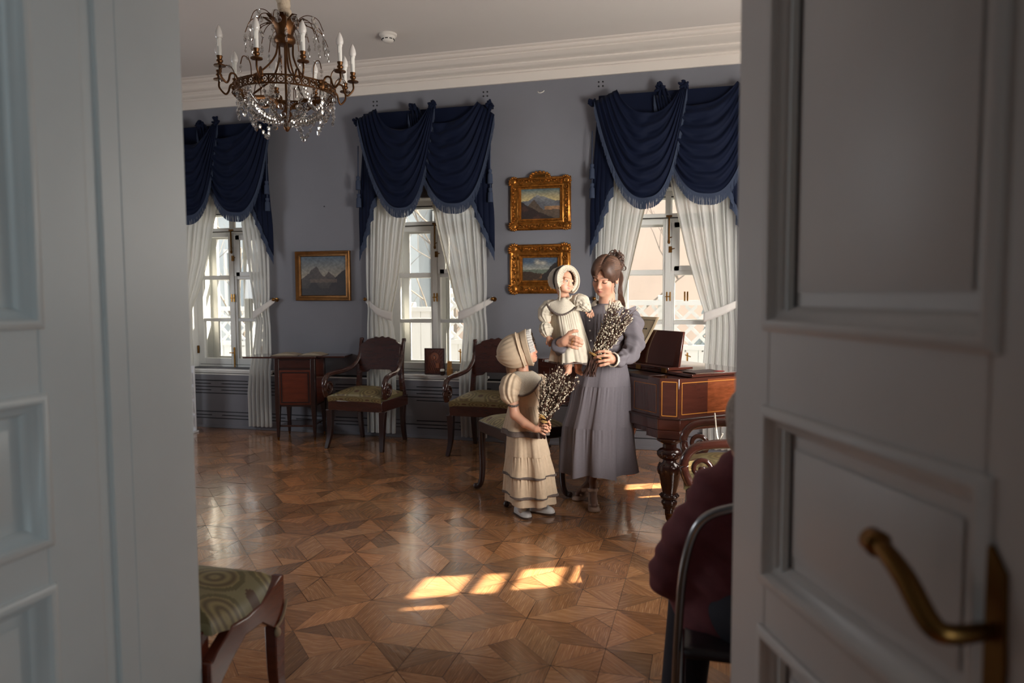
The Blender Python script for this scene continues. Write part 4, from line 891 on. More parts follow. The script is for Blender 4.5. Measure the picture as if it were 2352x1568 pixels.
def make_armchair(label,group):
    t=thing('armchair',label,'chair',(0,0,0),0,group); kw=dict(parent=t,local=True)
    for s in(-1,1):
        bar(MB(),catmull([(s*.262,-.235,.34),(s*.258,-.238,.24),(s*.258,-.250,.12),(s*.272,-.285,.0)],5),np.linspace(.058,.034,16),np.linspace(.052,.034,16)).build('leg',M_MAHOD,bevel=.004,**kw)
        bar(MB(),catmull([(s*.226,.215,.34),(s*.222,.212,.24),(s*.220,.225,.12),(s*.222,.252,.0)],5),np.linspace(.045,.032,16),np.linspace(.050,.036,16)).build('leg',M_MAHOD,bevel=.004,**kw)
        # stile from the seat up to the crest
        st=bar(MB(),catmull([(s*.232,.215,.33),(s*.230,.212,.44),(s*.220,.205,.56),(s*.214,.218,.70),(s*.216,.242,.85),(s*.220,.262,.93)],5),np.linspace(.046,.026,26),np.linspace(.055,.030,26)); st.tube([(s*.220-.016,.264,.928),(s*.220+.016,.264,.928)],.017,12)
        st.build('back_stile',M_MAHO,bevel=.004,**kw)
        am=MB(); path=catmull([(s*.214,.235,.83),(s*.220,.190,.745),(s*.240,.105,.680),(s*.272,-.02,.655),(s*.290,-.140,.648),(s*.295,-.225,.628),(s*.295,-.268,.575),(s*.294,-.270,.515),(s*.290,-.245,.455)],6)
        am.tube(path,[(.016+.006*min(1,k/20),.018+.006*min(1,k/30)) for k in range(len(path))],8,flat=(0,0,1)); am.build('arm',M_MAHO,smooth=60,**kw)
        v=MB(); pts=[];rad=[]
        for k in range(30):
            q=k/29; a=-PI*.62+2*PI*1.45*q; rr=.062*(1-.80*q); pts.append((s*.293,-.196+rr*math.cos(a)*.95,.528-rr*math.sin(a)*-1.0)); rad.append(.0145*(1-.35*q))
        v.tube(pts,rad,8); v.ell((s*.293,-.196,.528),(.020,.014,.014)); v.build('arm_scroll',M_MAHO,smooth=60,**kw)
        MB().prism([(-.255,.335),(.235,.335),(.235,.43),(-.255,.43)],.032,org=(s*.250-.016,0,0),ux=(0,1,0),uy=(0,0,1),uz=(1,0,0)).build('side_rail',M_MAHO,bevel=.004,**kw)
    fr=MB().bx(-.265,.265,-.262,-.228,.335,.425); fr.build('front_rail',M_MAHO,bevel=.005,**kw); MB().bx(-.235,.235,.195,.23,.335,.43).build('rear_rail',M_MAHOD,bevel=.004,**kw)
    # shaped tablet back
    top=[(x,.905+.050*(1-(abs(x)/.2)**2.0)+(.006*math.cos(abs(x)*95) if abs(x)<.10 else (-.012 if abs(x)>.15 else 0))) for x in np.linspace(.204,-.204,29)]
    bot=[(-.204,.605),(-.18,.625),(-.125,.632),(-.105,.655),(.105,.655),(.125,.632),(.18,.625),(.204,.605)]
    out=top+bot; mb=MB(); mb.prism(out,.020,org=(0,0,0)); mb.v=[(x,y+.190+ (z-.56)*.155-.024*(x/.2)**2+.0,z) for (x,y,z) in mb.v]; mb.build('backrest',M_MAHO,bevel=.003,**kw)
    def C(u,v):                            # stuffed seat: front roll, dome, back
        x=lerp(-.262,.262,u); w=abs(2*u-1)
        if v<.25: q=v/.25; y=-.262-.012*math.sin(PI*q*.5); z=lerp(.422,.470,q)
        else: q=(v-.25)/.75; y=lerp(-.272,.205,q); z=.470+.062*math.sin(PI*min(1,q*1.02+.05))**.7*(1-w**3)
        return Vector((x*(1-.10*max(0,(v-.25)/.75)),y,z-.012*w**6))
    c=MB().grid(C,120,130,lambda u,v: seat_pattern((u-.5)*.53,(v-.12)*.60)); c.col=tuple(sr((132,120,86)))
    for s in(0,1): c.grid(lambda u,v,s=s: Vector((C(s,lerp(.0,1,u)).x,C(s,u).y,lerp(.42,C(s,u).z,v))),20,2,lambda u,v: sr((110,100,68)))
    c.build('seat_cushion',M_SEAT,smooth=80,fix=False,**kw)
    return t
GA='matching mahogany armchairs with figured silk seats'
ac=make_armchair('mahogany armchair beside the small writing cabinet',GA); ac.location=(-2.935,5.872,0); ac.rotation_euler=(0,0,math.radians(-3))
copy_tree(ac,(-1.795,5.84,0),math.radians(-2),'mahogany armchair under the icon, partly behind the girl in cream')
copy_tree(ac,(.165,3.715,0),math.radians(-88),'mahogany armchair with a string across its arms, beside the piano leg')
a=MB(); a.tube(catmull([(.075,3.42,.70),(.06,3.45,.665),(.055,3.60,.645),(.05,3.78,.66),(.045,3.99,.70),(.045,4.005,.665)],6),.0035,6)
tag(a.build('string',mat('pale_string',(214,204,186),.8)),'pale string tied across the arms of the armchair beside the piano','string')
# chair by the doorway: its seat corner and one leg show past the door edge
t=thing('side_chair','mahogany chair with olive silk seat standing next to the white door frame','chair',(-1.60,1.79,0))
kx,ky0,ky1=-1.305,1.625,1.985
sr_=MB(); prof=[(ky0,.33),(ky0+.03,.36),(ky0+.10,.40),(ky0+.17,.395),(ky0+.24,.405),(ky0+.29,.43),(ky1-.02,.455),(ky1,.452),(ky1,.30),(ky1-.035,.285),(ky1-.06,.30),(ky1-.12,.345),(ky1-.20,.345),(ky1-.27,.30),(ky0+.02,.24),(ky0,.22)]
sr_.prism(prof,.034,org=(kx-.034,0,0),ux=(0,1,0),uy=(0,0,1),uz=(1,0,0)); sr_.build('side_rail',M_MAHOR,parent=t,bevel=.004)
MB().bx(-1.88,kx-.03,ky1-.034,ky1,.33,.43).build('front_rail',M_MAHOR,parent=t,bevel=.004); MB().bx(-1.88,kx-.03,ky0,ky0+.034,.33,.42).build('rear_rail',M_MAHOR,parent=t,bevel=.004); MB().bx(-1.90,-1.866,ky0,ky1,.33,.43).build('side_rail',M_MAHOR,parent=t,bevel=.004)
for (x,y,dx,dy) in((kx-.022,ky1-.022,.012,.035),(-1.88,ky1-.022,-.012,.035),(kx-.022,ky0+.025,.012,0.02),(-1.88,ky0+.025,-.012,0.02)):
    bar(MB(),catmull([(x,y,.34),(x,y-.004,.22),(x,y,.11),(x+dx*.5,y+dy*.6,.0)],5),np.linspace(.044,.034,16),np.linspace(.056,.036,16)).build('leg',M_MAHOR,parent=t,bevel=.004)
def C(u,v):
    x=lerp(-1.875,kx-.004,u); y=lerp(ky0+.012,ky1-.012,v); e=max(abs(2*u-1),abs(2*v-1)); sag=.035*math.exp(-((v-.42)/.25)**2)*(u**6)
    return Vector((x,y,.458+.028*(1-e**4)-.045*e**14-sag))
MB().grid(C,100,80,lambda u,v: seat_pattern((u-.5)*.55,(v-.3)*.4)).build('seat_cushion',M_SEAT,parent=t,smooth=80,fix=False)
bk=MB(); bk.bx(-1.90,-1.866,ky0,ky0+.03,.43,.90).bx(kx-.30,kx-.27,ky0,ky0+.03,.43,.90).bx(-1.90,kx-.27,ky0,ky0+.02,.68,.90); bk.build('backrest',M_MAHOR,parent=t,bevel=.005)
a=MB().tube(catmull([(kx+.002,ky1-.055,.30),(kx+.006,ky1-.03,.315),(kx+.006,ky1-.01,.34),(kx+.005,ky1+.004,.37)],5),.004,6).ell((kx+.006,ky1-.052,.285),(.010,.012,.016)); tag(a.build('tie_cord',mat('pale_cord',(170,142,112),.85)),'thin cord knotted round the leg of the chair by the door frame','cord')
# ---------------------------------------------------------------- small writing cabinet with open books
LX,LY,LR=-3.70,5.985,math.radians(13)
t=thing('writing_cabinet','small dark mahogany writing cabinet with opened-out top','cabinet',(LX,LY,0),LR); kw=dict(parent=t,local=True)
w,d=.188,.165
for sx in(-1,1):
    for sy in(-1,1):
        x,y=sx*(w-.02),sy*(d-.02); bar(MB(),[(x,y,.76),(x,y,.30),(x*1.02,y*1.02,.028)],[.042,.044,.022],[.042,.044,.022]).build('leg',M_MAHOD,bevel=.003,**kw)
        MB().lathe([(.003,0),(.008,.004),(.010,.02),(.012,.03)],10,c=(x*1.02,y*1.02,0)).build('foot_cap',M_BRASSD,**kw)
cab=MB().bx(-w+.008,w-.008,-d+.010,d-.008,.315,.765); cab.build('carcass',M_MAHOD,bevel=.004,**kw)
dr=MB().bx(-w+.04,w-.04,-d+.002,-d+.012,.335,.655); do=dr.build('door',M_MAHOR,bevel=.003,**kw); f=frame_rings(-w+.055,w-.055,.35,.64,[(0,0),(0,.006),(.012,.006),(.012,0)],-d+.002); f.build('door_moulding',M_MAHOD,**kw)
MB().bx(-w+.04,w-.04,-d+.002,-d+.012,.675,.745).build('drawer',M_MAHO,bevel=.003,**kw); MB().bx(w-.010,w-.003,-d+.035,d-.035,.33,.75).build('side_panel',M_MAHOR,bevel=.003,**kw)
MB().prism([(-w+.03,-d+.02),(w-.03,-d+.02),(w-.03,d-.02),(-w+.03,d-.02)],.016,org=(0,0,.125),ux=(1,0,0),uy=(0,1,0),uz=(0,0,1)).build('lower_shelf',M_MAHO,bevel=.003,**kw)
MB().bx(-w-.015,w+.015,-d-.014,d+.01,.765,.782).build('top_board',M_MAHO,bevel=.003,**kw); MB().bx(-w-.29,-w-.017,-d-.012,d+.01,.766,.781).build('top_leaf',M_MAHO,bevel=.003,**kw); MB().bx(w+.017,w+.27,-d+.03,d+.01,.767,.782).build('top_leaf',M_MAHO,bevel=.003,**kw)
M_PAGE=mat('aged_pages',(156,142,122),.8,noise=(30,.08)); M_COVER=mat('old_leather_cover',(72,50,40),.6)
def open_book(label,x,y,z,wd,dp,rz,th):
    t=thing('open_book',label,'book',(x,y,z),rz,'old open books'); kw=dict(parent=t,local=True)
    for s in(-1,1):
        def P(u,v,s=s): return Vector((s*wd*u,lerp(-dp/2,dp/2,v),.004+th*(1-u)**.5*(.55+.45*math.sin(PI*min(1,u+.15)))))
        b=MB(); rings=[[P(u/12,0) for u in range(13)]+[Vector((s*wd*u/12,-dp/2,.002)) for u in range(12,-1,-1)],[P(u/12,1) for u in range(13)]+[Vector((s*wd*u/12,dp/2,.002)) for u in range(12,-1,-1)]]; b.loft(rings); b.build('page_block',M_PAGE,smooth=30,**kw)
        MB().bx(min(0,s*(wd+.006)),max(0,s*(wd+.006)),-dp/2-.005,dp/2+.005,0,.003).build('cover',M_COVER,smooth=0,**kw)
cs,sn=math.cos(LR),math.sin(LR)
open_book('open old book lying nearer the window on the writing cabinet',LX-.12*cs,LY-.12*sn-.01,.7825,.122,.19,LR+.06,.020)
open_book('open old book nearer the armchair on the writing cabinet',LX+.135*cs-.0,LY+.135*sn-.01,.7825,.108,.17,LR-.08,.024)
# ---------------------------------------------------------------- square piano
PC=Vector((-.205,4.148,0)); PU=Vector((-.66,.75,0)).normalized(); PV=Vector((.75,.66,0)).normalized(); PL,PW=1.66,.66
def pf(a,b,z): return PC+PU*a+PV*b+Vector((0,0,z))
t=thing('piano','glossy mahogany square piano with light inlay lines','piano',pf(PL/2,PW/2,0)); pn=t
M_PIANO=mat('piano_mahogany',(74,38,29),.07,noise=(5,.18,(1,1,7)),coat=.8); M_FLAME=mat('flame_veneer_sunlit',(122,64,37),.09,noise=(7,.3,(2,2,9)),coat=.8)
def pprism(mb,outline,z0,z1): return mb.prism(outline,z1-z0,org=PC+Vector((0,0,z0)),ux=PU,uy=PV,uz=(0,0,1))
def arc(cx,cy,r,a0,a1,n=6): return [(cx+r*math.cos(lerp(a0,a1,k/n)),cy+r*math.sin(lerp(a0,a1,k/n))) for k in range(n+1)]
def plan(o): return arc(.075-0,.075,.075+o,-PI/2,-PI,5)[::-1][0:0]+[( .085,-o),(PL-.085,-o),(PL+o,.07),(PL+o,PW+o),(-o,PW+o),(-o,.07)]
ZB,ZM,ZTP=.535,.622,.858
b=pprism(MB(),plan(.012),ZB+.02,ZM); b.build('base_frame',M_PIANO,parent=t,bevel=.006)
sh=MB(); pprism(sh,[(.10,.004),(.10,.06),(.35,.06),(.35,.004)],ZB-.012,ZB+.02); sh.build('apron_fillet',M_PIANO,parent=t,bevel=.005); sh=MB(); pprism(sh,[(.085,-.01),(.20,-.01),(.20,.12),(-.01,.12),(-.01,.07)],ZB-.03,ZB+.02); sh.build('corner_block',M_PIANO,parent=t,bevel=.005); sh=MB(); pprism(sh,[(PL-.20,-.01),(PL-.085,-.01),(PL+.01,.07),(PL+.01,.12),(PL-.20,.12)],ZB-.03,ZB+.02); sh.build('corner_block',M_PIANO,parent=t,bevel=.005)
md=pprism(MB(),plan(.02),ZM-.004,ZM+.006); md.build('base_moulding',M_MAHOD,parent=t,bevel=.003)
cs_=MB()
pprism(cs_,[(.085,0),(.20,0),(.20,.16),(.0,.16),(.0,.07)],ZM,ZTP)             # right cheek
pprism(cs_,[(PL-.16,0),(PL-.085,0),(PL,.07),(PL,.16),(PL-.16,.16)],ZM,ZTP)   # left cheek
pprism(cs_,[(.20,0),(PL-.16,0),(PL-.16,.035),(.20,.035)],ZM,.838)             # key slip
pprism(cs_,[(.20,.03),(PL-.16,.03),(PL-.16,.16),(.20,.16)],ZM,.79)
pprism(cs_,[(0,.16),(PL,.16),(PL,PW),(0,PW)],ZM,ZTP); cs_.build('case',M_PIANO,parent=t,bevel=.004)
pa=MB(); pprism(pa,[(-.0008,.072),(.004,.072),(.004,PW-.002),(-.0008,PW-.002)],ZM+.004,ZTP-.001); pprism(pa,[(.087,-.0008),(PL-.087,-.0008),(PL-.087,.004),(.087,.004)],ZM+.004,.8385); pa.build('veneer_panel',M_PIANO,parent=t,smooth=0)
ve=MB().add([pf(-.0015,.28,ZM+.02),pf(-.0015,PW-.03,ZM+.02),pf(-.0015,PW-.03,ZTP-.012),pf(-.0015,.28,ZTP-.012)],[(0,1,2,3)]); ve.build('side_veneer',M_FLAME,parent=t,smooth=0)
inl=MB()
def strip(p,q,nv,w=.004):
    p,q=Vector(p),Vector(q); dd=(q-p).normalized(); s_=dd.cross(nv).normalized()*w/2; e=nv*.0028; inl.add([p-s_+e,q-s_+e,q+s_+e,p+s_+e],[(0,1,2,3)])
def rect(f,a0,a1,z0,z1,nv,w=.004):
    strip(f(a0,z0),f(a1,z0),nv,w); strip(f(a0,z1),f(a1,z1),nv,w); strip(f(a0,z0),f(a0,z1),nv,w); strip(f(a1,z0),f(a1,z1),nv,w)
rect(lambda b,z: pf(0,b,z),.09,PW-.04,.650,.832,-PU); rect(lambda a,z: pf(a,0,z),.115,.33,.650,.815,-PV,.003)
cv=(pf(0,.07,0)-pf(.085,0,0)); cn=Vector((cv.y,-cv.x,0)).normalized(); cn=cn if cn.dot(-PU-PV)>0 else -cn
rect(lambda q,z: pf(.085,0,z)+cv*q,.12,.90,.64,.838,cn,.005); inl.build('inlay',M_INLAY,parent=t,smooth=0)
lid=MB(); pprism(lid,[(-.012,.155),(PL+.012,.155),(PL+.012,PW+.012),(-.012,PW+.012)],ZTP+.004,ZTP+.022); lid.build('lid',M_PIANO,parent=t,bevel=.003)
fl=MB(); pprism(fl,[(.20,.150),(PL-.02,.150),(PL-.02,.34),(.20,.34)],ZTP+.024,ZTP+.042); fl.build('folded_flap',M_PIANO,parent=t,bevel=.003)
for a in(.10+.14,.50,1.2): 
    h=MB(); h.box(pf(a,.149,ZTP+.023),(.045,.004,.028),rot=Matrix((PU,PV,(0,0,1))).transposed()); h.build('hinge',M_BRASSD,parent=t,smooth=0)
nb=MB(); pprism(nb,[(.20,.135),(PL-.16,.135),(PL-.16,.158),(.20,.158)],.79,ZTP); nb.build('nameboard',M_MAHOD,parent=t)
n_k=52
kb_=MB(); pprism(kb_,[(.20,.008),(.47,.008),(.47,.136),(.20,.136)],.83,.860); kb_.build('key_block',M_MAHOD,parent=t,bevel=.003)
for k in range(10,n_k):
    a0=.205+(PL-.37)*k/n_k; kk=MB(); pprism(kk,[(a0+.0006,.012),(a0+(PL-.37)/n_k-.0006,.012),(a0+(PL-.37)/n_k-.0006,.135),(a0+.0006,.135)],.838,.852); kk.build('white_key',M_IVORY,parent=t,smooth=0)
    if k%7 not in(2,6) and k<n_k-1: kb=MB(); pprism(kb,[(a0+.018,.055),(a0+.030,.055),(a0+.030,.134),(a0+.018,.134)],.852,.862); kb.build('black_key',M_BLACK,parent=t,smooth=0)
LEGP=[(.012,0),(.012,.018),(.017,.022),(.024,.055),(.026,.088),(.036,.094),(.036,.110),(.046,.126),(.046,.142),(.036,.152),(.048,.160),(.052,.174),(.040,.188),(.040,.198),(.052,.25),(.062,.32),(.070,.352),(.062,.372),(.040,.386),(.038,.402),(.056,.412),(.070,.430),(.070,.452),(.054,.470),(.040,.478),(.040,.500),(.052,.508),(.074,.522),(.076,.536)]; LEGP=[(r,z*.506/.536) for r,z in LEGP]
for (a,bb) in((.065,.06),(PL-.065,.06),(.065,PW-.06),(PL-.065,PW-.06)):
    lg=MB().lathe(LEGP,36,c=pf(a,bb,0),flute=(18,.05,.385,.445)); c=pf(a,bb,0)
    for k in range(12): lg.ell(c+Vector((.050*math.cos(2*PI*k/12),.050*math.sin(2*PI*k/12),.167)),(.009,.009,.009),6,5)
    for k in range(9): aa=2*PI*k/9; lg.ell(c+Vector((.060*math.cos(aa),.060*math.sin(aa),.325)),(.014,.014,.032),6,6)
    lo_=lg.build('leg',M_MAHO,parent=t,smooth=55); MB().lathe([(.004,0),(.013,.001),(.013,.018),(.018,.022),(.0255,.058),(.0265,.062)],16,c=c).build('foot_cap',M_BRASSD,parent=lo_)
ly=MB(); c=pf(1.0,.40,0)
for s in(-1,1): ly.tube([c+PU*s*x_+Vector((0,0,z_)) for x_,z_ in catmull([(.10,.57,0),(.13,.46,0),(.09,.36,0),(.05,.28,0),(.055,.16,0)],5) and [(v.x,v.y) for v in catmull([(.10,.57,0),(.13,.46,0),(.09,.36,0),(.05,.28,0),(.055,.16,0)],5)]],.022,8)
ly.box(c+Vector((0,0,.10)),(.17,.07,.10),rot=Matrix((PU,PV,(0,0,1))).transposed()); ly.build('pedal_lyre',M_FLAME,parent=t,bevel=.004)  # orange tone stands in for sunlight falling on the lyre
# music desk, sheet music and folder on the lid
ZL=ZTP+.042
mdv=MB(); B0=.215; P0=[pf(.185,B0,ZL),pf(.66,B0,ZL),pf(.66,B0+.035,ZL+.215),pf(.185,B0+.035,ZL+.215)]; q=[p+PV*.016 for p in P0]; mdv.add(P0+q,[(0,1,2,3),(7,6,5,4),(0,4,5,1),(1,5,6,2),(2,6,7,3),(3,7,4,0)]); mdv.build('music_desk',M_PIANO,parent=t,bevel=.003)
M_SHEET=mat('old_sheet_music',(178,158,128),.8,noise=(9,.08))
def SM(u,v):
    p=pf(lerp(.56,.98,u)-.15*v**1.3,.168+.075*v+.018*math.sin(PI*v),ZL+.002+.295*v); return p-PV*.012*math.sin(PI*u)
s_=thing('sheet_music','old printed sheet music standing on the piano, behind the sleeve of the woman','sheet music',SM(.5,0)); MB().grid(SM,16,16).build('paper',M_SHEET,parent=s_,smooth=80,solid=.004)
bd=MB()
for (u0,v0,u1,v1) in((.05,.06,.95,.06),(.05,.93,.95,.93),(.05,.06,.05,.93),(.95,.06,.95,.93)): bd.tube([SM(lerp(u0,u1,k/12),lerp(v0,v1,k/12))-PV*.0035 for k in range(13)],.0012,4)
for k in range(7): bd.box(SM(.36-.035*k,.74)-PV*.004,(.008,.002,.006 if k%3 else .009),rot=Matrix((PU,PV,(0,0,1))).transposed())
for k in range(6): bd.tube([SM(.26-.02*k,.42+.012*(k%2))-PV*.004,SM(.24-.02*k,.30)-PV*.004],.002,4)
bd.build('print',M_BLACK,parent=s_,smooth=0)
fz=thing('music_folder','flat dark folder with a red edge lying on the piano lid','folder',pf(.02,.30,ZTP+.022)); ff=MB(); pprism(ff,[(-.01,.18),(.12,.18),(.12,.40),(-.01,.40)],ZTP+.0255,ZTP+.029); ff.build('cover',mat('dark_folder',(52,30,28),.5),parent=fz,smooth=0); pg=MB(); pprism(pg,[(-.006,.19),(.116,.19),(.116,.392),(-.006,.392)],ZTP+.0225,ZTP+.0255); pg.build('pages',M_PAGE,parent=fz,smooth=0); rb=MB(); pprism(rb,[(-.012,.34),(.02,.34),(.02,.401),(-.012,.401)],ZTP+.029,ZTP+.0305); rb.build('red_edge',mat('red_ribbon',(150,34,30),.6),parent=fz,smooth=0)
# piano chair half hidden behind the two standing figures
SC0=pf(.80,-.20,0)
t=thing('piano_stool','upholstered mahogany stool with scroll feet at the keyboard, between the girl and the lavender skirt','stool',pf(1.03,-.42,0))
def sc(a,b,z): return pf(.80+a,-.20-b,z)
for (a,b) in((0.02,.02),(.44,.02),(.02,.42),(.44,.42)):
    ca,cb=.23,.22; da=(1 if a>ca else -1); db=(1 if b>cb else -1); c=sc(a,b,0); e=(PU*da-PV*db).normalized()*.03
    lg=MB(); lg.tube(catmull([c+Vector((0,0,.44)),c+Vector((0,0,.30)),c-e*.1+Vector((0,0,.16)),c+e*.2+Vector((0,0,.06)),c+e*.9+Vector((0,0,.022)),c+e*1.5+Vector((0,0,.030))],5),[.026-.010*k/25 for k in range(26)],8); lg.ell(c+e*1.6+Vector((0,0,.021)),.0205,10,8); lg.build('leg',M_MAHOD,parent=t,smooth=60)
rl=MB(); rl.prism([(0,0),(.46,0),(.46,.44),(0,.44)],.075,org=sc(0,0,.405),ux=PU,uy=-PV,uz=(0,0,1)); rl.build('seat_rail',M_MAHOD,parent=t,bevel=.006)
MB().grid(lambda u,v: sc(lerp(.006,.454,u),lerp(.006,.434,v),.480+.060*(1-max(abs(2*u-1),abs(2*v-1))**3)),80,80,lambda u,v: seat_pattern((u-.5)*.46,(v-.3)*.45)).build('seat_cushion',M_SEAT,parent=t,smooth=80,fix=False)
# ---------------------------------------------------------------- on the middle window sill
ZSL=.600; C=WC[1]
def relief(u,v):                           # carved half figure with halo under an arch, holding an open book
    h=0; ax=abs(u-.5)
    arch=(ax<.30 and v>.12 and (v<.62 or (ax/.30)**2+((v-.62)/.25)**2<1)); fig=0
    if not arch: h=.007+.0015*math.sin(40*u)*math.sin(40*v)
    else:
        hd=math.hypot((u-.5)/.075,(v-.66)/.095); halo=math.hypot((u-.5)/.19,(v-.67)/.16)
        if halo<1: fig=.002+(.001 if halo>.88 else 0)
        if hd<1: fig=.007*math.sqrt(1-hd*hd)+.003
        sh=((u-.46)/.24)**2+((v-.22)/.34)**2
        if sh<1 and v<.56: fig=max(fig,.007*math.sqrt(1-sh)+.0012*math.sin(60*u+30*v))
        if .56<u<.74 and .26<v<.44: fig=.009+(.0012 if int(v*60)%2 else 0)
        h=fig
    if u<.05 or u>.95 or v<.04 or v>.96: h=.009
    return h
t=thing('carved_icon','carved reddish wood icon of a haloed figure on the window sill','icon',(C+.09,D+.02,ZSL)); wI,hI=.195,.245; x0=at(976,850,D+.01).x
icn=MB().bx(x0,x0+wI,D+.012,D+.03,ZSL,ZSL+hI); icn.build('board',M_MAHOD,parent=t,bevel=.002)
def icol(u,v):  # relief shading put into the colour; the wood itself is one tone
    ax=abs(u-.5); arch=(ax<.30 and v>.12 and (v<.62 or (ax/.30)**2+((v-.62)/.25)**2<1)); hd=math.hypot((u-.5)/.075,(v-.66)/.095); halo=math.hypot((u-.5)/.19,(v-.67)/.16); sh=((u-.46)/.24)**2+((v-.22)/.34)**2
    if not arch: return sr((86,46,36)) if .05<u<.95 and .04<v<.96 else sr((60,32,28))
    if .56<u<.74 and .26<v<.44: return sr((150,92,64))
    if hd<1: return sr((166,104,74)) if math.hypot((u-.5)/.048,(v-.645)/.07)<1 else sr((74,38,30))
    if sh<1 and v<.58: return lerp(sr((70,36,30)),sr((128,74,54)),.5+.5*math.sin(60*u+30*v)) 
    return sr((140,84,60)) if halo<1 else sr((112,64,48))
MB().grid(lambda u,v: Vector((x0+wI*u,D+.0115-relief(u,v),ZSL+hI*v)),70,88,icol).build('carved_relief',mat('carved_wood',None,.5,attr='Col'),parent=t,smooth=50,fix=False)
M_AMB=mat('amber_wood',(168,118,58),.4,noise=(40,.15))
t=thing('candle_block','two stacked honey-coloured blocks beside the icon','ornament',(C+.222,D-.01,ZSL)); MB().box((C+.222,D-.01,ZSL+.033),(.046,.046,.066)).build('lower_block',M_AMB,parent=t,bevel=.003); MB().box((C+.217,D-.005,ZSL+.098),(.034,.034,.064)).lathe([(.002,.13),(.003,.138)],6,c=(C+.217,D-.005,ZSL)).build('upper_block',M_AMB,parent=t,bevel=.003)
t=thing('small_cup','small dark cup with a white rim in front of the icon','cup',(C+.160,D-.045,ZSL)); MB().lathe([(.012,0),(.017,.002),(.019,.04),(.0195,.042)],16,c=(C+.160,D-.045,ZSL)).build('cup_body',M_MAHOD,parent=t); MB().lathe([(.0195,.040),(.021,.045),(.020,.056),(.014,.060),(.002,.058)],16,c=(C+.160,D-.045,ZSL)).build('white_rim',M_IVORY,parent=t)
rr=random.Random(3); cl=MB()
def CL(u,v): x=C+.26+.12*u; return Vector((x,D-.035+.085*v,ZSL+.004+.055*math.sin(PI*u)**.6*math.sin(PI*v)**.5*(.7+.3*math.sin(9*u+4*v))+.008*abs(math.sin(14*u+6*v))))
cl.grid(CL,28,18); tag(cl.build('folded_cloth',mat('cream_cloth',(206,194,172),.85),smooth=180,solid=.003),'crumpled cream cloth on the window sill behind the curtain edge','cloth')
# white leaflet rack seen past the door edge
p=at(442,985,5.9); t=thing('leaflet_rack','narrow white rack of papers half hidden by the white door edge under the far window','rack',(p.x-.04,5.90,0))
MB().bx(p.x-.20,p.x+.012,5.93,5.95,.02,.66).build('back_plate',mat('acrylic_white',(220,222,226),.2,coat=.5),parent=t,bevel=.003)
for k in range(4):
    z=.06+.14*k; pk=MB(); pk.prism([(0,0),(-.05,.10),(-.054,.10),(-.004,0)],.20,org=(p.x-.19,5.93,z),ux=(0,1,0),uy=(0,0,1),uz=(1,0,0)); pk.build('pocket',MATS['acrylic_white'],parent=t); MB().bx(p.x-.18,p.x+.0,5.90,5.92,z+.01,z+.115).build('leaflet',mat('leaflet_paper',(226,226,230),.4),parent=t,smooth=0)
MB().bx(p.x-.21,p.x+.02,5.82,5.97,0,.02).build('base_plate',MATS['acrylic_white'],parent=t,bevel=.003)
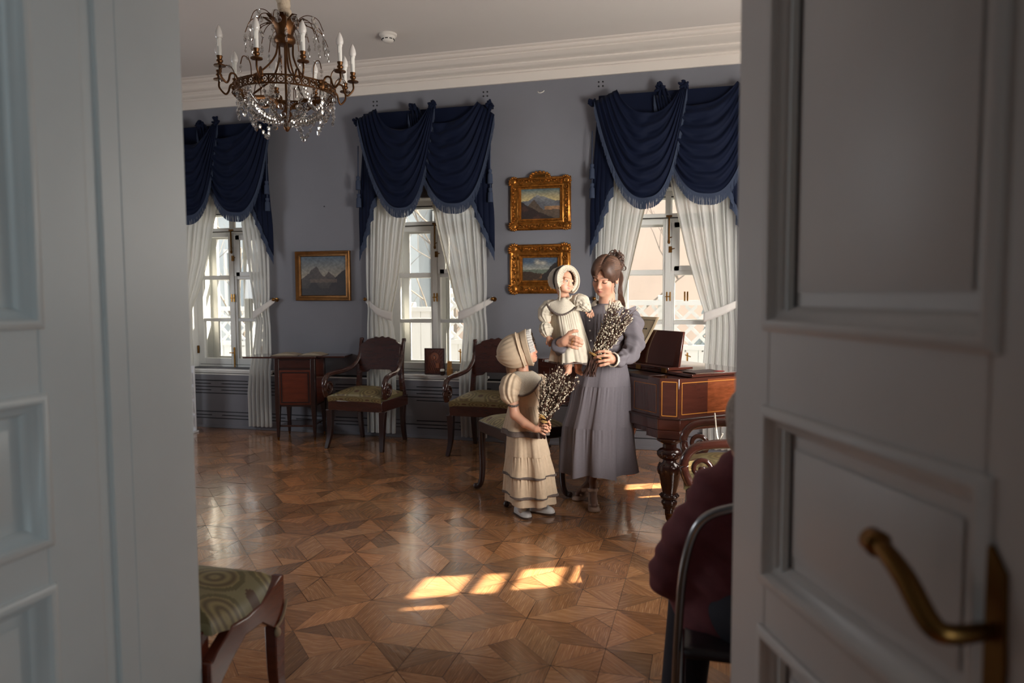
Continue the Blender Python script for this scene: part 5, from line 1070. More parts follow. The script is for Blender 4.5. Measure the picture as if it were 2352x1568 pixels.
# ---------------------------------------------------------------- people: helpers
R_,U_,T_=Vector(RGT),Vector(UPV),-Vector(FWD)       # picture right, up, towards the viewer
def head_axes(yaw,pitch,roll):
    """yaw>0 turns the face to picture right, pitch>0 looks up; returns matrix columns (own left, forward, up)"""
    y,p=math.radians(yaw),math.radians(pitch); f=(T_*math.cos(y)+R_*math.sin(y))*math.cos(p)+U_*math.sin(p)
    side=(R_*math.cos(y)-T_*math.sin(y)); up=side.cross(f)*-1; 
    if up.dot(U_)<0: up=-up
    r=math.radians(roll); side2=side*math.cos(r)+up*math.sin(r); up2=up*math.cos(r)-side*math.sin(r)
    return Matrix((side2,f,up2)).transposed()        # columns
class Head:
    """head-local metres (adult size): x own left, y forward, z up, origin between the ears at eye level"""
    def __init__(s,c,M,sc,child=0.0): s.c=Vector(c); s.M=M; s.s=sc; s.ch=child; s.Mn=np.array(M)
    def w(s,x,y,z): return s.c+s.M@(Vector((x,y,z))*s.s)
    def loc(s,V): return ((V-np.array(s.c))@s.Mn)/s.s
    def E(s,sd,c,r,k=.012,op='u',rot=None):
        R=s.Mn if rot is None else s.Mn@np.array(rot); sd.ell(s.w(*c),np.array(r)*s.s,R,k*s.s,op)
    def C(s,sd,a,b,ra,rb=None,k=.010,op='u'): sd.cap(s.w(*a),s.w(*b),ra*s.s,(rb if rb is not None else ra)*s.s,k*s.s,op)
    def build(s,sd,closed=False):
        ch=s.ch; E,C=s.E,s.C
        E(sd,(0,-.018,.034),(.074,.093,.084),.02)
        E(sd,(0,.028,-.030+.012*ch),(.056+.006*ch,.058,.074-.014*ch),.03)
        C(sd,(-.022,.045,-.078+.018*ch),(.022,.045,-.078+.018*ch),.028,k=.03)
        E(sd,(0,.066,-.098+.024*ch),(.019,.016,.016),.022)
        for q in(-1,1):
            E(sd,(q*.036,.052,-.036+.004*ch),(.026+.004*ch,.026,.026+.003*ch),.022)
            C(sd,(q*.012,.085,.020),(q*.044,.071,.021),.009,.008,k=.016)
            E(sd,(q*.031,.098,.000),(.019,.018,.012),.012,'s')
            E(sd,(q*.031,.0725 if closed else .0655,.0005),(.0145,.0145,.0128 if closed else .012),.004)
            if not closed:
                C(sd,(q*.018,.0830,.0045),(q*.031,.0860,.0112),.0026,.0032,k=.003); C(sd,(q*.031,.0860,.0112),(q*.045,.0770,.0045),.0032,.0026,k=.003)
                C(sd,(q*.019,.0815,-.004),(q*.031,.0840,-.0100),.0022,.0024,k=.003); C(sd,(q*.031,.0840,-.0100),(q*.044,.0760,-.003),.0024,.0022,k=.003)
            E(sd,(q*.076,-.008,-.012),(.009,.019,.031),.006); E(sd,(q*.083,-.002,-.008),(.006,.010,.018),.005,'s')
            E(sd,(q*.0098,.093-.008*ch,-.041+.008*ch),(.0072,.009,.0066),.008)
            C(sd,(q*.002,.086-.004*ch,-.0655+.012*ch),(q*.019,.077-.003*ch,-.068+.012*ch),.0068,.004,k=.006)
            C(sd,(q*.002,.085-.004*ch,-.0755+.012*ch),(q*.015,.078-.003*ch,-.0745+.012*ch),.0076,.004,k=.006)
        C(sd,(0,.085,.010),(0,.100-.012*ch,-.036+.008*ch),.0072,.0092-.0018*ch,k=.012)
        E(sd,(0,.098-.011*ch,-.038+.008*ch),(.0092,.0095,.0085),.010)
        C(sd,(-.014,.093-.003*ch,-.0708+.012*ch),(.014,.093-.003*ch,-.0708+.012*ch),.0022,k=.004,op='s')
    def colour(s,V,base,blush=.5,brow=(74,50,40),lip=(176,92,84)):
        L=s.loc(V); n=len(V); ch=s.ch; col=np.tile(sr(base),(n,1)); x,y,z=np.abs(L[:,0]),L[:,1],L[:,2]; front=(y>.045)&(y<.14)
        def mix(m,c,a): 
            m=np.clip(m,0,1)[:,None]*a; return col*(1-m)+sr(c)*m
        g=lambda ux,uz,rx,rz: np.exp(-((x-ux)/rx)**2-((z-uz)/rz)**2)*front
        col=mix(g(.038,-.036,.022,.018),(214,120,100),blush)
        col=mix(g(0,-.038,.016,.012),(206,124,104),blush*.6)
        col=mix(np.exp(-(((x/.0185)**2+((z+.0708-.012*ch)/.0088)**2)**2))*(y>.062),lip,.85)
        col=mix(np.exp(-((x/.016)**2+((z+.0708-.012*ch)/.0022)**2))*(y>.062),(92,40,38),.8)
        bz=.0285-.10*np.clip(x-.036,0,1)+.07*np.clip(.03-x,0,1)*-1; bm_=np.exp(-((z-bz)/.0038)**2)*((x>.012)&(x<.05))*front; col=mix(bm_,brow,.75*(1-.55*ch))
        return col
def eyes(h,parent,iris,look=(0,0)):
    for q in(-1,1):
        c=h.w(q*.031,.0722,.0008); mb=MB(); mb.ell(c,.0138*h.s,16,12); e=mb.build('eye',mat('eye_white',(196,184,176),.15),parent=parent,smooth=180)
        d=(h.M@Vector((q*.0+look[0],1,look[1]))).normalized(); ib=MB(); Z=Vector((0,0,1)).rotation_difference(d).to_matrix()
        ib.ell(c+d*.0090*h.s,(.0086*h.s,.0086*h.s,.0056*h.s),14,8,rot=Z); ib.build('iris',mat('iris_'+iris[0],iris[1],.08),parent=e,smooth=180)
def finger(sd,pts,r0,r1,k=.004):
    n=len(pts); sd.chain(pts,[lerp(r0,r1,i/(n-1)) for i in range(n)],k)
def px(Y): return lambda x,y,dy=0.0: at(x,y,Y+dy)
def ring_pts(c,rx,ry,n,fx=None,rot=0.0): 
    out=[]
    for k in range(n):
        a=2*PI*k/n; q=1+(fx(a) if fx else 0); x,y=rx*q*math.cos(a),ry*q*math.sin(a); out.append(Vector((c[0]+x*math.cos(rot)-y*math.sin(rot),c[1]+x*math.sin(rot)+y*math.cos(rot),c[2])))
    return out
def skirt(mb,levels,n,folds,ph,a0,a1,gather=None,seed=1,hemwave=.0,extra=0.0):
    """levels: (cx,cy,z,rx,ry,rot); broad folds (same for every tier of a garment) from depth a0 to a1; gather = crimping under the top seam; extra = finer folds growing to the hem"""
    r=random.Random(seed); comps=[(max(2,folds+d),r.uniform(0,6),w) for d,w in((-2,.55),(0,1.0),(1,.6),(3,.45))]; S=sum(c[2] for c in comps); K=len(levels); sub=10
    Ls=[]
    for i in range(K-1):
        for j in range(sub):
            t=j/sub; a,b=levels[i],levels[i+1]; Ls.append(tuple(lerp(x,y,t) for x,y in zip(a,b)))
    Ls.append(levels[-1]); N=len(Ls); rings=[]
    for i,(cx,cy,z,rx,ry,rot) in enumerate(Ls):
        t=i/max(1,N-1); amp=lerp(a0,a1,t)
        def f(a,t=t,amp=amp):
            v=sum(w*math.sin(k*a+p+.6*math.sin(2*a+p)) for k,p,w in comps)/S*2.0
            v=math.copysign(abs(v)**.62,v)*amp
            if gather: v+=gather*math.exp(-t*3.6)*min(1,t*14)*(math.sin(40*a+ph+.8*math.sin(5*a))+.7*math.sin(63*a+2*ph))*.6
            if extra: v+=extra*t*(math.sin(17*a+ph+2*math.sin(3*a))+.6*math.sin(27*a+3*ph))*.6
            return v
        p=ring_pts((cx,cy,z),rx,ry,n,f,rot)
        if hemwave and t>.6: p=[Vector((q.x,q.y,q.z+hemwave*(t-.6)/.4*math.sin(4*2*PI*k/n+ph))) for k,q in enumerate(p)]
        rings.append(p)
    mb.loft(rings,cap=False); return rings
def sleeve(mb,pts,rad,n=28,wr=.006,seed=0,sq=1.0,gath=0.0,ng=11):
    r=random.Random(seed); P=catmull(pts,8); N=len(P); R=[float(np.interp(i/(N-1),np.linspace(0,1,len(rad)),rad)) for i in range(N)]; p1,p2,p3=[r.uniform(0,6) for _ in range(3)]
    tang=[(P[min(i+1,N-1)]-P[max(i-1,0)]).normalized() for i in range(N)]; nn=tang[0].orthogonal().normalized(); rings=[]
    for i in range(N):
        nn=(nn-tang[i]*nn.dot(tang[i])).normalized(); b=tang[i].cross(nn); row=[]
        for k in range(n):
            a=2*PI*k/n; w=wr*(math.sin(9*i/N*2*PI*.5+2.2*math.sin(a+p1)+p2)*.8+.6*math.sin(17*i/N*PI+3*a+p3)+.5*math.sin(5*a+p1+3*i/N)); q=R[i]+w*min(1,R[i]/.04)+(gath*R[i]*(math.sin(ng*a+p1+.7*math.sin(2*a))*.6+.4*math.sin((ng+5)*a+p2+1.5*i/N)) if gath else 0); row.append(P[i]+nn*q*math.cos(a)*sq+b*q*math.sin(a))
        rings.append(row)
    mb.loft(rings,cap=True); return P,R
def ruffle(mb,pts,wid,amp,nf,out,n=140,th=None):
    """gathered frill following a poly-line; out(t)->direction the free edge points to"""
    P=catmull(pts,10); N=len(P)-1
    def f(u,v):
        i=min(int(u*N),N-1); p=P[i].lerp(P[i+1],u*N-i); tg=(P[i+1]-P[i]).normalized(); o=out(u).normalized(); b=tg.cross(o).normalized()
        return p+o*wid*v*(1+.06*math.sin(nf*.37*u*2*PI))+b*amp*v*math.sin(nf*2*PI*u+.6*math.sin(5*u*PI))
    mb.grid(f,n,4); return mb
M_SKIN=mat('skin',None,.48,attr='Col',sss=.12,bump=(600,.05,.0004))
M_HAIR=mat('brown_hair',(76,52,40),.52,noise=(60,.3,(1,1,1)),spec=.4)
M_HAIRL=mat('light_brown_hair',(128,92,66),.5,noise=(60,.3),bump=(220,.4,.002))
M_LAV=mat('lavender_grey_linen',(102,96,101),.82,noise=(90,.05),bump=(500,.12,.0006))
M_CREAM=mat('cream_linen',(194,172,146),.82,noise=(40,.08),bump=(240,.25,.001)); M_CREAMB=mat('ivory_linen',(194,184,166),.82,noise=(40,.07),bump=(240,.25,.001))
M_LACEW=mat('lace',(200,190,172),.85,noise=(300,.22),bump=(200,.6,.002)); M_TRIM=mat('grey_lace_trim',(98,86,80),.85,noise=(200,.3),bump=(300,.5,.002)); M_RIB=mat('grey_ribbon',(92,88,86),.6)
M_SHOE=mat('taupe_patent_shoe',(158,130,112),.25); M_SHOEW=mat('white_leather_shoe',(206,202,198),.4); M_SOLE=mat('shoe_sole',(72,54,44),.6)
SKIN=(198,148,122); SKINK=(212,160,132)
# ---------------------------------------------------------------- woman in lavender grey
YW=4.40; W=px(YW)
foot=W(1366,1172); foot.z=0
wo=thing('person','woman in a lavender grey tiered dress looking down, holding a baby and a willow bunch','person',(-.69,4.40,0))
hM=head_axes(-36,-27,-15); H1=Head(W(1391,634,-.03),hM,.95)
sd=SDF(); H1.build(sd,closed=True)
nk=W(1398,700,.03)
sd.cap(H1.w(0,-.025,-.05),W(1394,706,.03),.044,.052,.03); 
sd.ell(W(1390,775,.03),(.115,.080,.15),k=.03); sd.ell(W(1388,840,.03),(.105,.080,.14),k=.04); sd.ell(W(1382,890,.03),(.135,.095,.12),k=.04)
shL,shR=W(1443,722,.03),W(1343,716,.02)
sd.cap(W(1395,722,.03),shL,.036,.030,.02); sd.cap(W(1395,722,.03),shR,.036,.030,.02)
elL,wrL=W(1449,806,-.05),W(1410,826,-.21); elR,wrR=W(1305,806,-.12),W(1288,788,-.30)
sd.chain([shL,elL,wrL],[.032,.027,.023],.01); sd.chain([shR,elR,wrR],[.032,.027,.023],.01)
hipL,hipR=W(1400,900,.03),W(1360,900,.03); anL=Vector(onz(1366,1178,.0))-Vector((T_.x,T_.y,0)).normalized()*.150+Vector((0,0,.155)); anR=onz(1317,1150,.0)-(Vector((T_.x,T_.y,0))*.62-Vector((R_.x,R_.y,0))*.80).normalized()*.150+Vector((0,0,.155))
sd.chain([hipL,W(1385,1020,-.02),anL],[.085,.047,.021],.012); sd.chain([hipR,W(1358,1015,.02),anR],[.085,.047,.021],.012)
def hz(v): v=Vector(v); v.z=0; return v.normalized()
toeL=onz(1366,1178,.0); dirL=hz(T_-R_*.03); toeR=onz(1317,1150,.0); dirR=hz(T_*.62-R_*.80); up=Vector((0,0,1))
for (toe,dr_,an) in((toeL,dirL,anL),(toeR,dirR,anR)):
    hl=toe-dr_*.205; sd.chain([hl+dr_*.055+up*.155,hl+dr_*.060+up*.100,hl+dr_*.115+up*.066,hl+dr_*.165+up*.036],[.021,.0225,.022,.021],.008); sd.cap(hl+dr_*.040+up*.085,hl+dr_*.06+up*.1,.022,.023,.010)
# her left hand round the willow stems
hy=-.245
sd.cap(wrL,W(1402,824,hy+.01),.024,.026,.015); sd.ell(W(1397,822,hy+.02),(.030,.022,.036),k=.012)
for a,b,c,d in(((1401,809,.0),(1388,806,-.035),(1376,807,-.038),(1368,811,-.012)),((1402,817,-.004),(1387,816,-.043),(1373,819,-.043),(1364,822,-.014)),((1401,826,-.002),(1388,828,-.040),(1376,830,-.040),(1367,832,-.012)),((1398,834,.002),(1388,837,-.030),(1379,839,-.030),(1372,840,-.008))):
    finger(sd,[W(a[0],a[1],hy+a[2]),W(b[0],b[1],hy+b[2]),W(c[0],c[1],hy+c[2]),W(d[0],d[1],hy+d[2])],.0098,.0072)
finger(sd,[W(1399,812,hy+.03),W(1390,803,hy+.055),W(1379,801,hy+.07)],.0115,.009)
# her right hand spread over the baby's dress
hr=-.335
sd.cap(wrR,W(1296,785,hr+.02),.025,.028,.015); sd.ell(W(1304,781,hr+.012),(.036,.018,.036),k=.012)
for q in(((1310,772,.004),(1322,774,-.006),(1331,778,-.003),(1337,782,.004)),((1311,779,.0),(1323,782,-.010),(1332,786,-.006),(1338,789,.002)),((1310,787,.0),(1321,790,-.009),(1329,793,-.005),(1335,794,.003)),((1306,793,.003),(1315,797,-.004),(1322,799,-.001),(1327,800,.004))):
    finger(sd,[W(x,y,hr+z) for x,y,z in q],.0100,.0074)
finger(sd,[W(1298,775,hr+.01),W(1308,764,hr+.0),W(1318,760,hr-.004),W(1326,760,hr+.0)],.0125,.0088)
def hose(c,V):                             # taupe stockings below the hem
    c[V[:,2]<.5]=sr((112,80,66)); return c
Vw,Fw=sd.mesh(.0030)
sdf_object('body',[(Vw,Fw)],M_SKIN,wo,lambda V:hose(H1.colour(V,SKIN,.2,(58,38,30),(158,80,74)),V),relax=1)
# lowered lids: lash lines and nostril shade stay real geometry
ey=MB()
for q in(-1,1): ey.tube([H1.w(q*(.031+.0145*math.cos(a)),.0735+.0152*abs(math.sin(a))**.5*.95+.0006,.0005-.0055*math.sin(a)-.001) for a in np.linspace(.15,PI-.15,10)],[.0009+.0008*math.sin(PI*i/9) for i in range(10)],5)
ey.build('eyelashes',mat('dark_lash',(40,26,22),.6),parent=wo)
hs=SDF()
H1.E(hs,(0,-.016,.040),(.083,.102,.090),.02)
for q in(-1,1): H1.E(hs,(q*.030,.005,.060),(.050,.082,.064),.02); H1.E(hs,(q*.066,-.006,.010),(.018,.055,.046),.014); H1.E(hs,(q*.052,.045,.040),(.026,.028,.036),.014)
H1.E(hs,(0,.118,-.024),(.051,.060,.092),.008,'s'); H1.E(hs,(0,.104,.040),(.027,.040,.050),.010,'s')
for q in(-1,1): H1.E(hs,(q*.085,.016,-.040),(.022,.030,.030),.008,'s')
H1.C(hs,(0,.098,.098),(0,.0,.140),.0022,k=.006,op='s')
H1.E(hs,(.030,-.092,.055),(.048,.034,.056),.02)
rr=random.Random(21)
Vh,Fh=hs.mesh(.0030)
ho=sdf_object('hair',[(Vh,Fh)],M_HAIR,wo,relax=1)
st2=MB(); st=MB()                          # combed strands from the parting to the knot
for q in(-1,1):
    for k in range(44):
        f=k/43; y0=lerp(.088,-.045,f); pts=[]
        for j in range(13):
            t=j/12; d0=Vector((q*.004,y0+.016,.085-.30*max(0,y0-.02))); d1=Vector((q*.082,lerp(.050,-.03,f),lerp(.005,.035,f))); d2=Vector((q*.055,-.085,.010+.03*f))
            d=(d0*(1-t)**2+d1*2*t*(1-t)+d2*t*t); n_=math.sqrt((d.x/.0845)**2+(d.y/.1035)**2+((d.z)/.0915)**2); d=d/n_*((1.016 if k%4==1 else 1.008)+.058*math.sin(PI*min(1,j/9))+.006*math.sin(k*2.1)); pts.append(H1.w(d.x,d.y-.016,d.z+.040))
        (st2 if k%4==1 else st).tube(pts,[.0018+.0018*math.sin(PI*min(1,.15+j/12)) for j in range(13)],5)
st.build('combed_strands',M_HAIR,parent=ho,smooth=180); st2.build('light_strands',mat('brown_hair_light',(112,80,60),.5),parent=ho,smooth=180)
cu=MB()
for k in range(60):
    c=Vector((.040+rr.uniform(-.045,.045),-.098+rr.uniform(-.03,.045),.066+rr.uniform(-.055,.066))); ax=rr.uniform(0,PI); R0=rr.uniform(.012,.022); e1=Vector((math.cos(ax),math.sin(ax),0)); e2=Vector((-math.sin(ax)*.4,math.cos(ax)*.4,.9)); 
    cu.tube([H1.w(*(c+(e1*math.cos(b)+e2*math.sin(b))*R0*(1-.03*j))) for j,b in enumerate(np.linspace(0,rr.uniform(4,7.5),16))],[.0034-.0001*j for j in range(16)],5)
for k in range(14):                        # long lock behind the neck and loose wisps
    s0=rr.uniform(-.012,.012); cu.tube(catmull([H1.w(.045+s0,-.075,.045),H1.w(.070+s0,-.085,-.030),W(1424+rr.uniform(-5,5),672,.05),W(1426+rr.uniform(-5,8),690,.02),W(1434+rr.uniform(-4,4),704+rr.uniform(-4,6),-.01)],6),[.0055]*18+[.004,.003,.003,.002,.002,.001,.001],5)
for k in range(5): cu.tube(catmull([H1.w(.072,.035,.02),H1.w(.080+rr.uniform(-.004,.004),.030,-.02),H1.w(.078+rr.uniform(-.01,.006),.03+rr.uniform(-.01,.01),-.07),H1.w(.084,.02,-.10)],5),.0010,4)
cu.build('curls',M_HAIR,parent=ho,smooth=180)
# dress: bodice, three tiers, sleeves, collar, cuffs
def c2(x,y,dy=0): p=W(x,y,dy); return p
dr=MB(); lv=[]
for (x,y,rx,ry) in((1394,697,.056,.054),(1394,703,.085,.066),(1393,710,.128,.078),(1392,720,.152,.088),(1392,735,.160,.094),(1391,760,.152,.115),(1390,785,.140,.112),(1389,810,.132,.104),(1387,835,.136,.104)):
    p=W(x,y,.03); lv.append((p.x,p.y,p.z,rx,ry,.22))
rings=[]
for i,(cx,cy,z,rx,ry,rot) in enumerate(lv): rings.append(ring_pts((cx,cy,z),rx,ry,96,lambda a,i=i: (.010*math.sin(3*a+i*.8)+.006*math.sin(7*a-i))*min(1,i/2),rot))
dr.loft(rings,cap=False); bo=dr.build('bodice',M_LAV,parent=wo,smooth=180,subsurf=1)
pt=MB()                                    # pin tucks on the front
for k in range(4):
    a0=-2.05+.13*k; pts=[]
    for (cx,cy,z,rx,ry,rot) in lv[3:]:
        x,y=(rx+.003)*math.cos(a0),(ry+.003)*math.sin(a0); pts.append(Vector((cx+x*math.cos(rot)-y*math.sin(rot),cy+x*math.sin(rot)+y*math.cos(rot),z)))
    pt.tube(catmull(pts,5),.0022,5)
pt.build('pin_tuck',M_LAV,parent=bo)
for k in range(4):
    (cx,cy,z,rx,ry,rot)=[tuple(lerp(p,q,(k*.9+.1)%1) for p,q in zip(lv[3+int(k*.9+.1)],lv[4+int(k*.9+.1)]))][0]; a0=-2.28; x,y=(rx+.004)*math.cos(a0),(ry+.004)*math.sin(a0); MB().ell((cx+x*math.cos(rot)-y*math.sin(rot),cy+x*math.sin(rot)+y*math.cos(rot),z),.0055,10,8).build('button',mat('pearl_button',(226,222,220),.15),parent=bo)
def tier(parent,name,m,lvls,folds,ph,a0,a1,g,seed,n=220,hw=0.0,solid=None,extra=0.0):
    mb=MB(); r=skirt(mb,lvls,n,folds,ph,a0,a1,g,seed,hw,extra); mb.build(name,m,parent=parent,smooth=180,solid=solid); return r
def lvp(F,rows,rot=.22): 
    out=[]
    for (x,y,dy,rx,ry) in rows: p=F(x,y,dy); out.append((p.x,p.y,F(x,y,dy-ry*.9).z,rx,ry,rot))
    return out
tier(wo,'skirt_yoke',M_LAV,lvp(W,[(1387,838,.03,.137,.106),(1384,860,.03,.155,.122),(1381,889,.03,.172,.138)]),6,.3,.012,.060,.030,3,n=280)
tier(wo,'skirt_middle_tier',M_LAV,lvp(W,[(1381,888,.03,.168,.134),(1375,940,.03,.184,.148),(1369,986,.03,.203,.163)]),6,1.1,.060,.105,.034,3,n=300,extra=.012)
tier(wo,'skirt_lower_tier',M_LAV,lvp(W,[(1369,985,.03,.199,.159),(1367,1050,.02,.208,.170),(1367,1098,.01,.212,.178)]),6,2.0,.105,.20,.034,3,n=320,hw=.014,extra=.015)
sl=MB(); sleeve(sl,[W(1436,716,.03),W(1449,738,.02),W(1455,775,-.01),W(1452,806,-.06),W(1432,824,-.15),W(1409,826,-.222)],[.060,.066,.062,.060,.050,.042,.038],seed=3,wr=.010); sl.build('sleeve',M_LAV,parent=wo,smooth=180,subsurf=1)
sl=MB(); sleeve(sl,[W(1347,714,.02),W(1333,745,.0),W(1312,790,-.08),W(1302,806,-.14),W(1292,798,-.24),W(1284,789,-.312)],[.060,.064,.060,.056,.050,.050,.050],seed=7,wr=.005); sl.build('sleeve',M_LAV,parent=wo,smooth=180,subsurf=1)
cf=MB()
for (c,d,r) in((W(1408,826,-.224),W(1402,825,-.246)-W(1409,826,-.22),.041),): 
    d=d.normalized(); e1=d.orthogonal().normalized(); e2=d.cross(e1); cf.loft([[c+d*o+(e1*math.cos(2*PI*k/40)+e2*math.sin(2*PI*k/40))*(r+x)*(1+.02*math.sin(12*2*PI*k/40)) for k in range(40)] for o,x in((-.012,0),(.006,.003),(.010,.0),(.006,-.004),(-.012,-.003))],cap=False)
cf.build('cuff',M_LACEW,parent=wo,smooth=180)
# rounded lace collar lying round the neck, open at the front
cl=MB(); cc=W(1392,697,.03); fr_=(T_*.80-R_*.60); fr_.z=0; fr_.normalize(); sd_=Vector((-fr_.y,fr_.x,0))
def collar(u,v):
    a=lerp(.20,2*PI-.20,u); end=min(u,1-u); ro=lerp(.118,.098,abs(math.cos(a/2)))*(1-.22*math.exp(-end*30)); r=lerp(.058,ro,v); d=fr_*math.cos(a)*.86+sd_*math.sin(a)*1.08
    return cc+d*r+Vector((0,0,.016-.034*v**1.3-.030*max(0,math.cos(a))-.010*math.sin(PI*v)*0+.0025*math.sin(70*u)*v+.012*math.sin(PI*v)))
cl.grid(collar,110,8); cl.build('collar',M_LACEW,parent=wo,smooth=180,solid=.003)
rg=MB()
for (a,b) in((W(1315.5,780.5,hr-.009),W(1323,782,hr-.010)-W(1311,779,hr)),(W(1315,788.3,hr-.008),W(1321,790,hr-.009)-W(1310,787,hr))):
    d=b.normalized(); e1=d.orthogonal().normalized(); e2=d.cross(e1); rg.tube([a+(e1*math.cos(2*PI*k/20)+e2*math.sin(2*PI*k/20))*.0098 for k in range(20)],.0017,6,closed=True)
rg.build('finger_ring',mat('gold_ring',(236,180,76),.2,1.0),parent=wo)
def pump(parent,toe,heel,w,heelh,strap):
    """court shoe from heel to toe, both on the floor"""
    d=(toe-heel); L=d.length; d.normalize(); s_=Vector((-d.y,d.x,0)); mb=MB(); rings=[]
    for (t,wd,h,zb) in((0,.50,.042,heelh),(.08,.74,.044,heelh),(.25,.72,.034,heelh*.85),(.45,.74,.024,heelh*.45),(.62,.92,.022,.010),(.80,1.0,.030,.004),(.92,.86,.026,.004),(.985,.52,.018,.006),(1.0,.2,.010,.008)):
        c=heel+d*L*t; rings.append([c+s_*w*wd*math.cos(a)+Vector((0,0,zb+h*max(0,math.sin(a))+(0 if math.sin(a)>=0 else .004*math.sin(a)))) for a in [2*PI*k/24 for k in range(24)]])
    mb.loft(rings); so=mb.build('shoe',M_SHOE,parent=parent,smooth=60,subsurf=1)
    hb=MB().tube([heel+d*.02+Vector((0,0,heelh+.01)),heel+d*.018+Vector((0,0,.001))],[.020,.013],12); hb.build('heel',M_SHOE,parent=so)
    bw=MB()
    for q in(-1,1): bw.ell(heel+d*L*.80+s_*q*w*.45+Vector((0,0,.036)),(w*.42,w*.2,.008),10,6,rot=Matrix.Rotation(math.atan2(d.y,d.x)+PI/2+q*.35,3,'Z'))
    bw.build('bow',M_SHOE,parent=so)
    if strap:
        c=heel+d*.055; c=c+d*.012; sb=MB().tube([c+s_*.032*math.cos(a)+d*.034*math.sin(a)+Vector((0,0,heelh+.046+.004*math.sin(a))) for a in np.linspace(-.3,PI+.3,16)],[(.011,.0035)]*16,6,flat=(0,0,1)); sb.tube([c-s_*.03+Vector((0,0,heelh+.046)),c-s_*.072+d*.01+Vector((0,0,heelh+.046))],[(.011,.002)]*2,6,flat=(0,0,1)); sb.build('strap',M_SHOE,parent=so)
def flo(p): q=Vector(p); q.z=0; return q
pump(wo,toeL,toeL-dirL*.215,.040,.060,True); pump(wo,toeR,toeR-dirR*.215,.040,.060,False)
# ---------------------------------------------------------------- baby on her arm
YB=4.20; B=px(YB)
ba=thing('person','baby in an ivory bonnet and dress carried on the arm of the woman','person',tuple(B(1300,780)))
bM=head_axes(36,1,-12); H2=Head(B(1294,649,-.01),bM,.665,1.0)
sd=SDF(); H2.build(sd); sd.cap(H2.w(0,-.02,-.05),B(1300,692,.02),.030,.032,.02); sd.ell(B(1300,735,.03),(.062,.048,.095),k=.02); sd.ell(B(1311,790,.03),(.066,.058,.066),k=.02)
sd.chain([B(1274,706,.02),B(1256,738,-.02),B(1259,772,-.05)],[.022,.017,.014],.012); sd.chain([B(1322,698,.0),B(1344,704,-.03),B(1354,713,-.02)],[.022,.017,.014],.012)
sd.ell(B(1261,779,-.055),(.015,.013,.016),k=.008)
for q in(((1257,781,-.06),(1255,787,-.065),(1256,791,-.064)),((1260,783,-.068),(1260,790,-.072),(1262,795,-.070)),((1263,783,-.066),(1264,790,-.070),(1266,794,-.068)),((1266,781,-.060),(1268,786,-.063),(1269,789,-.062))): finger(sd,[B(*c) for c in q],.0056,.0044,.003)
finger(sd,[B(1267,776,-.056),B(1270,780,-.062),B(1271,783,-.064)],.0058,.0046,.003)
sd.ell(B(1357,716,-.02),(.014,.013,.013),k=.008)
for q in(((1352,718,-.028),(1349,723,-.034),(1350,726,-.032)),((1355,720,-.030),(1353,726,-.036),(1354,729,-.034)),((1359,721,-.030),(1358,727,-.035),(1359,729,-.032)),((1362,719,-.027),(1363,724,-.031),(1363,726,-.028))): finger(sd,[B(*c) for c in q],.0056,.0046,.003)
finger(sd,[B(1352,713,-.024),B(1347,716,-.030),B(1346,719,-.031)],.0058,.0046,.003)
sd.chain([B(1303,808,.0),B(1305,836,-.01),B(1306,851,-.012)],[.030,.024,.019],.012); sd.cap(B(1306,853,-.012),B(1300,858,-.045),.016,.012,.010)
sd.chain([B(1328,808,.03),B(1328,836,.025),B(1328,850,.02)],[.030,.024,.019],.012); sd.cap(B(1328,852,.02),B(1336,858,-.01),.016,.012,.010)
Vb,Fb=sd.mesh(.0024); sdf_object('body',[(Vb,Fb)],M_SKIN,ba,lambda V:H2.colour(V,SKINK,.55,(150,110,90),(196,104,94)),relax=1); eyes(H2,ba,('dark',(38,30,30)),(.25,.02))
def bonnet(parent,Hd,m,back,rim,rad,rows,crimp,name='bonnet',u0=-2.55,u1=2.55,zoff=.02,drop=-.18):
    mb=MB()
    def P(u,v):
        th=lerp(u0,u1,u); y=lerp(rim,back,v); q=math.sqrt(max(0,1-v**2.6)); puff=1+.10*math.sin(PI*v)
        r=rad*q*puff*(1+crimp*math.sin(rows*th+2*math.sin(3*v))*(.25+v)*.6); nape=1+drop*max(0,abs(th)-1.5)*(1 if drop<0 else (1-.35*v))
        return Hd.w(r*math.sin(th)*nape*.96,y-.012*abs(th)**1.5*.2,zoff+r*math.cos(th)*nape)
    mb.grid(P,80,26); o=mb.build(name,m,parent=parent,smooth=180,solid=.003); return o,P
o,P=bonnet(ba,H2,M_CREAMB,-.150,.004,.118,17,.03)
def rimcurve(Hd,y,r,z,u0,u1,n=40,tilt=0.0): return [Hd.w(r*math.sin(t)*.95,y+tilt*math.cos(t)-.010*max(0,abs(t)-1.6),z+r*math.cos(t)*(1-.12*max(0,abs(t)-1.7))) for t in np.linspace(u0,u1,n)]
MB().tube(rimcurve(H2,.002,.1215,.02,-2.5,2.5),[(.011,.003)]*40,8,flat=None).build('ribbon_band',M_RIB,parent=o,smooth=60)
br=MB().grid(lambda u,v: H2.w((.118+.020*v)*math.sin(lerp(-2.5,2.5,u))*.95,.008+.060*v,.020+(.118+.012*v)*math.cos(lerp(-2.5,2.5,u))),60,8); br.build('brim',M_CREAMB,parent=o,smooth=180,solid=.003)
rf=MB(); rc=rimcurve(H2,.056,.128,.022,-2.45,2.45,30); ruffle(rf,rc,.034,.006,26,lambda u: H2.M@Vector((-math.sin(lerp(-2.45,2.45,u))*.92,.35,-math.cos(lerp(-2.45,2.45,u))*.92)),n=260); rf.build('ruffle',M_LACEW,parent=o,smooth=180,solid=.002)
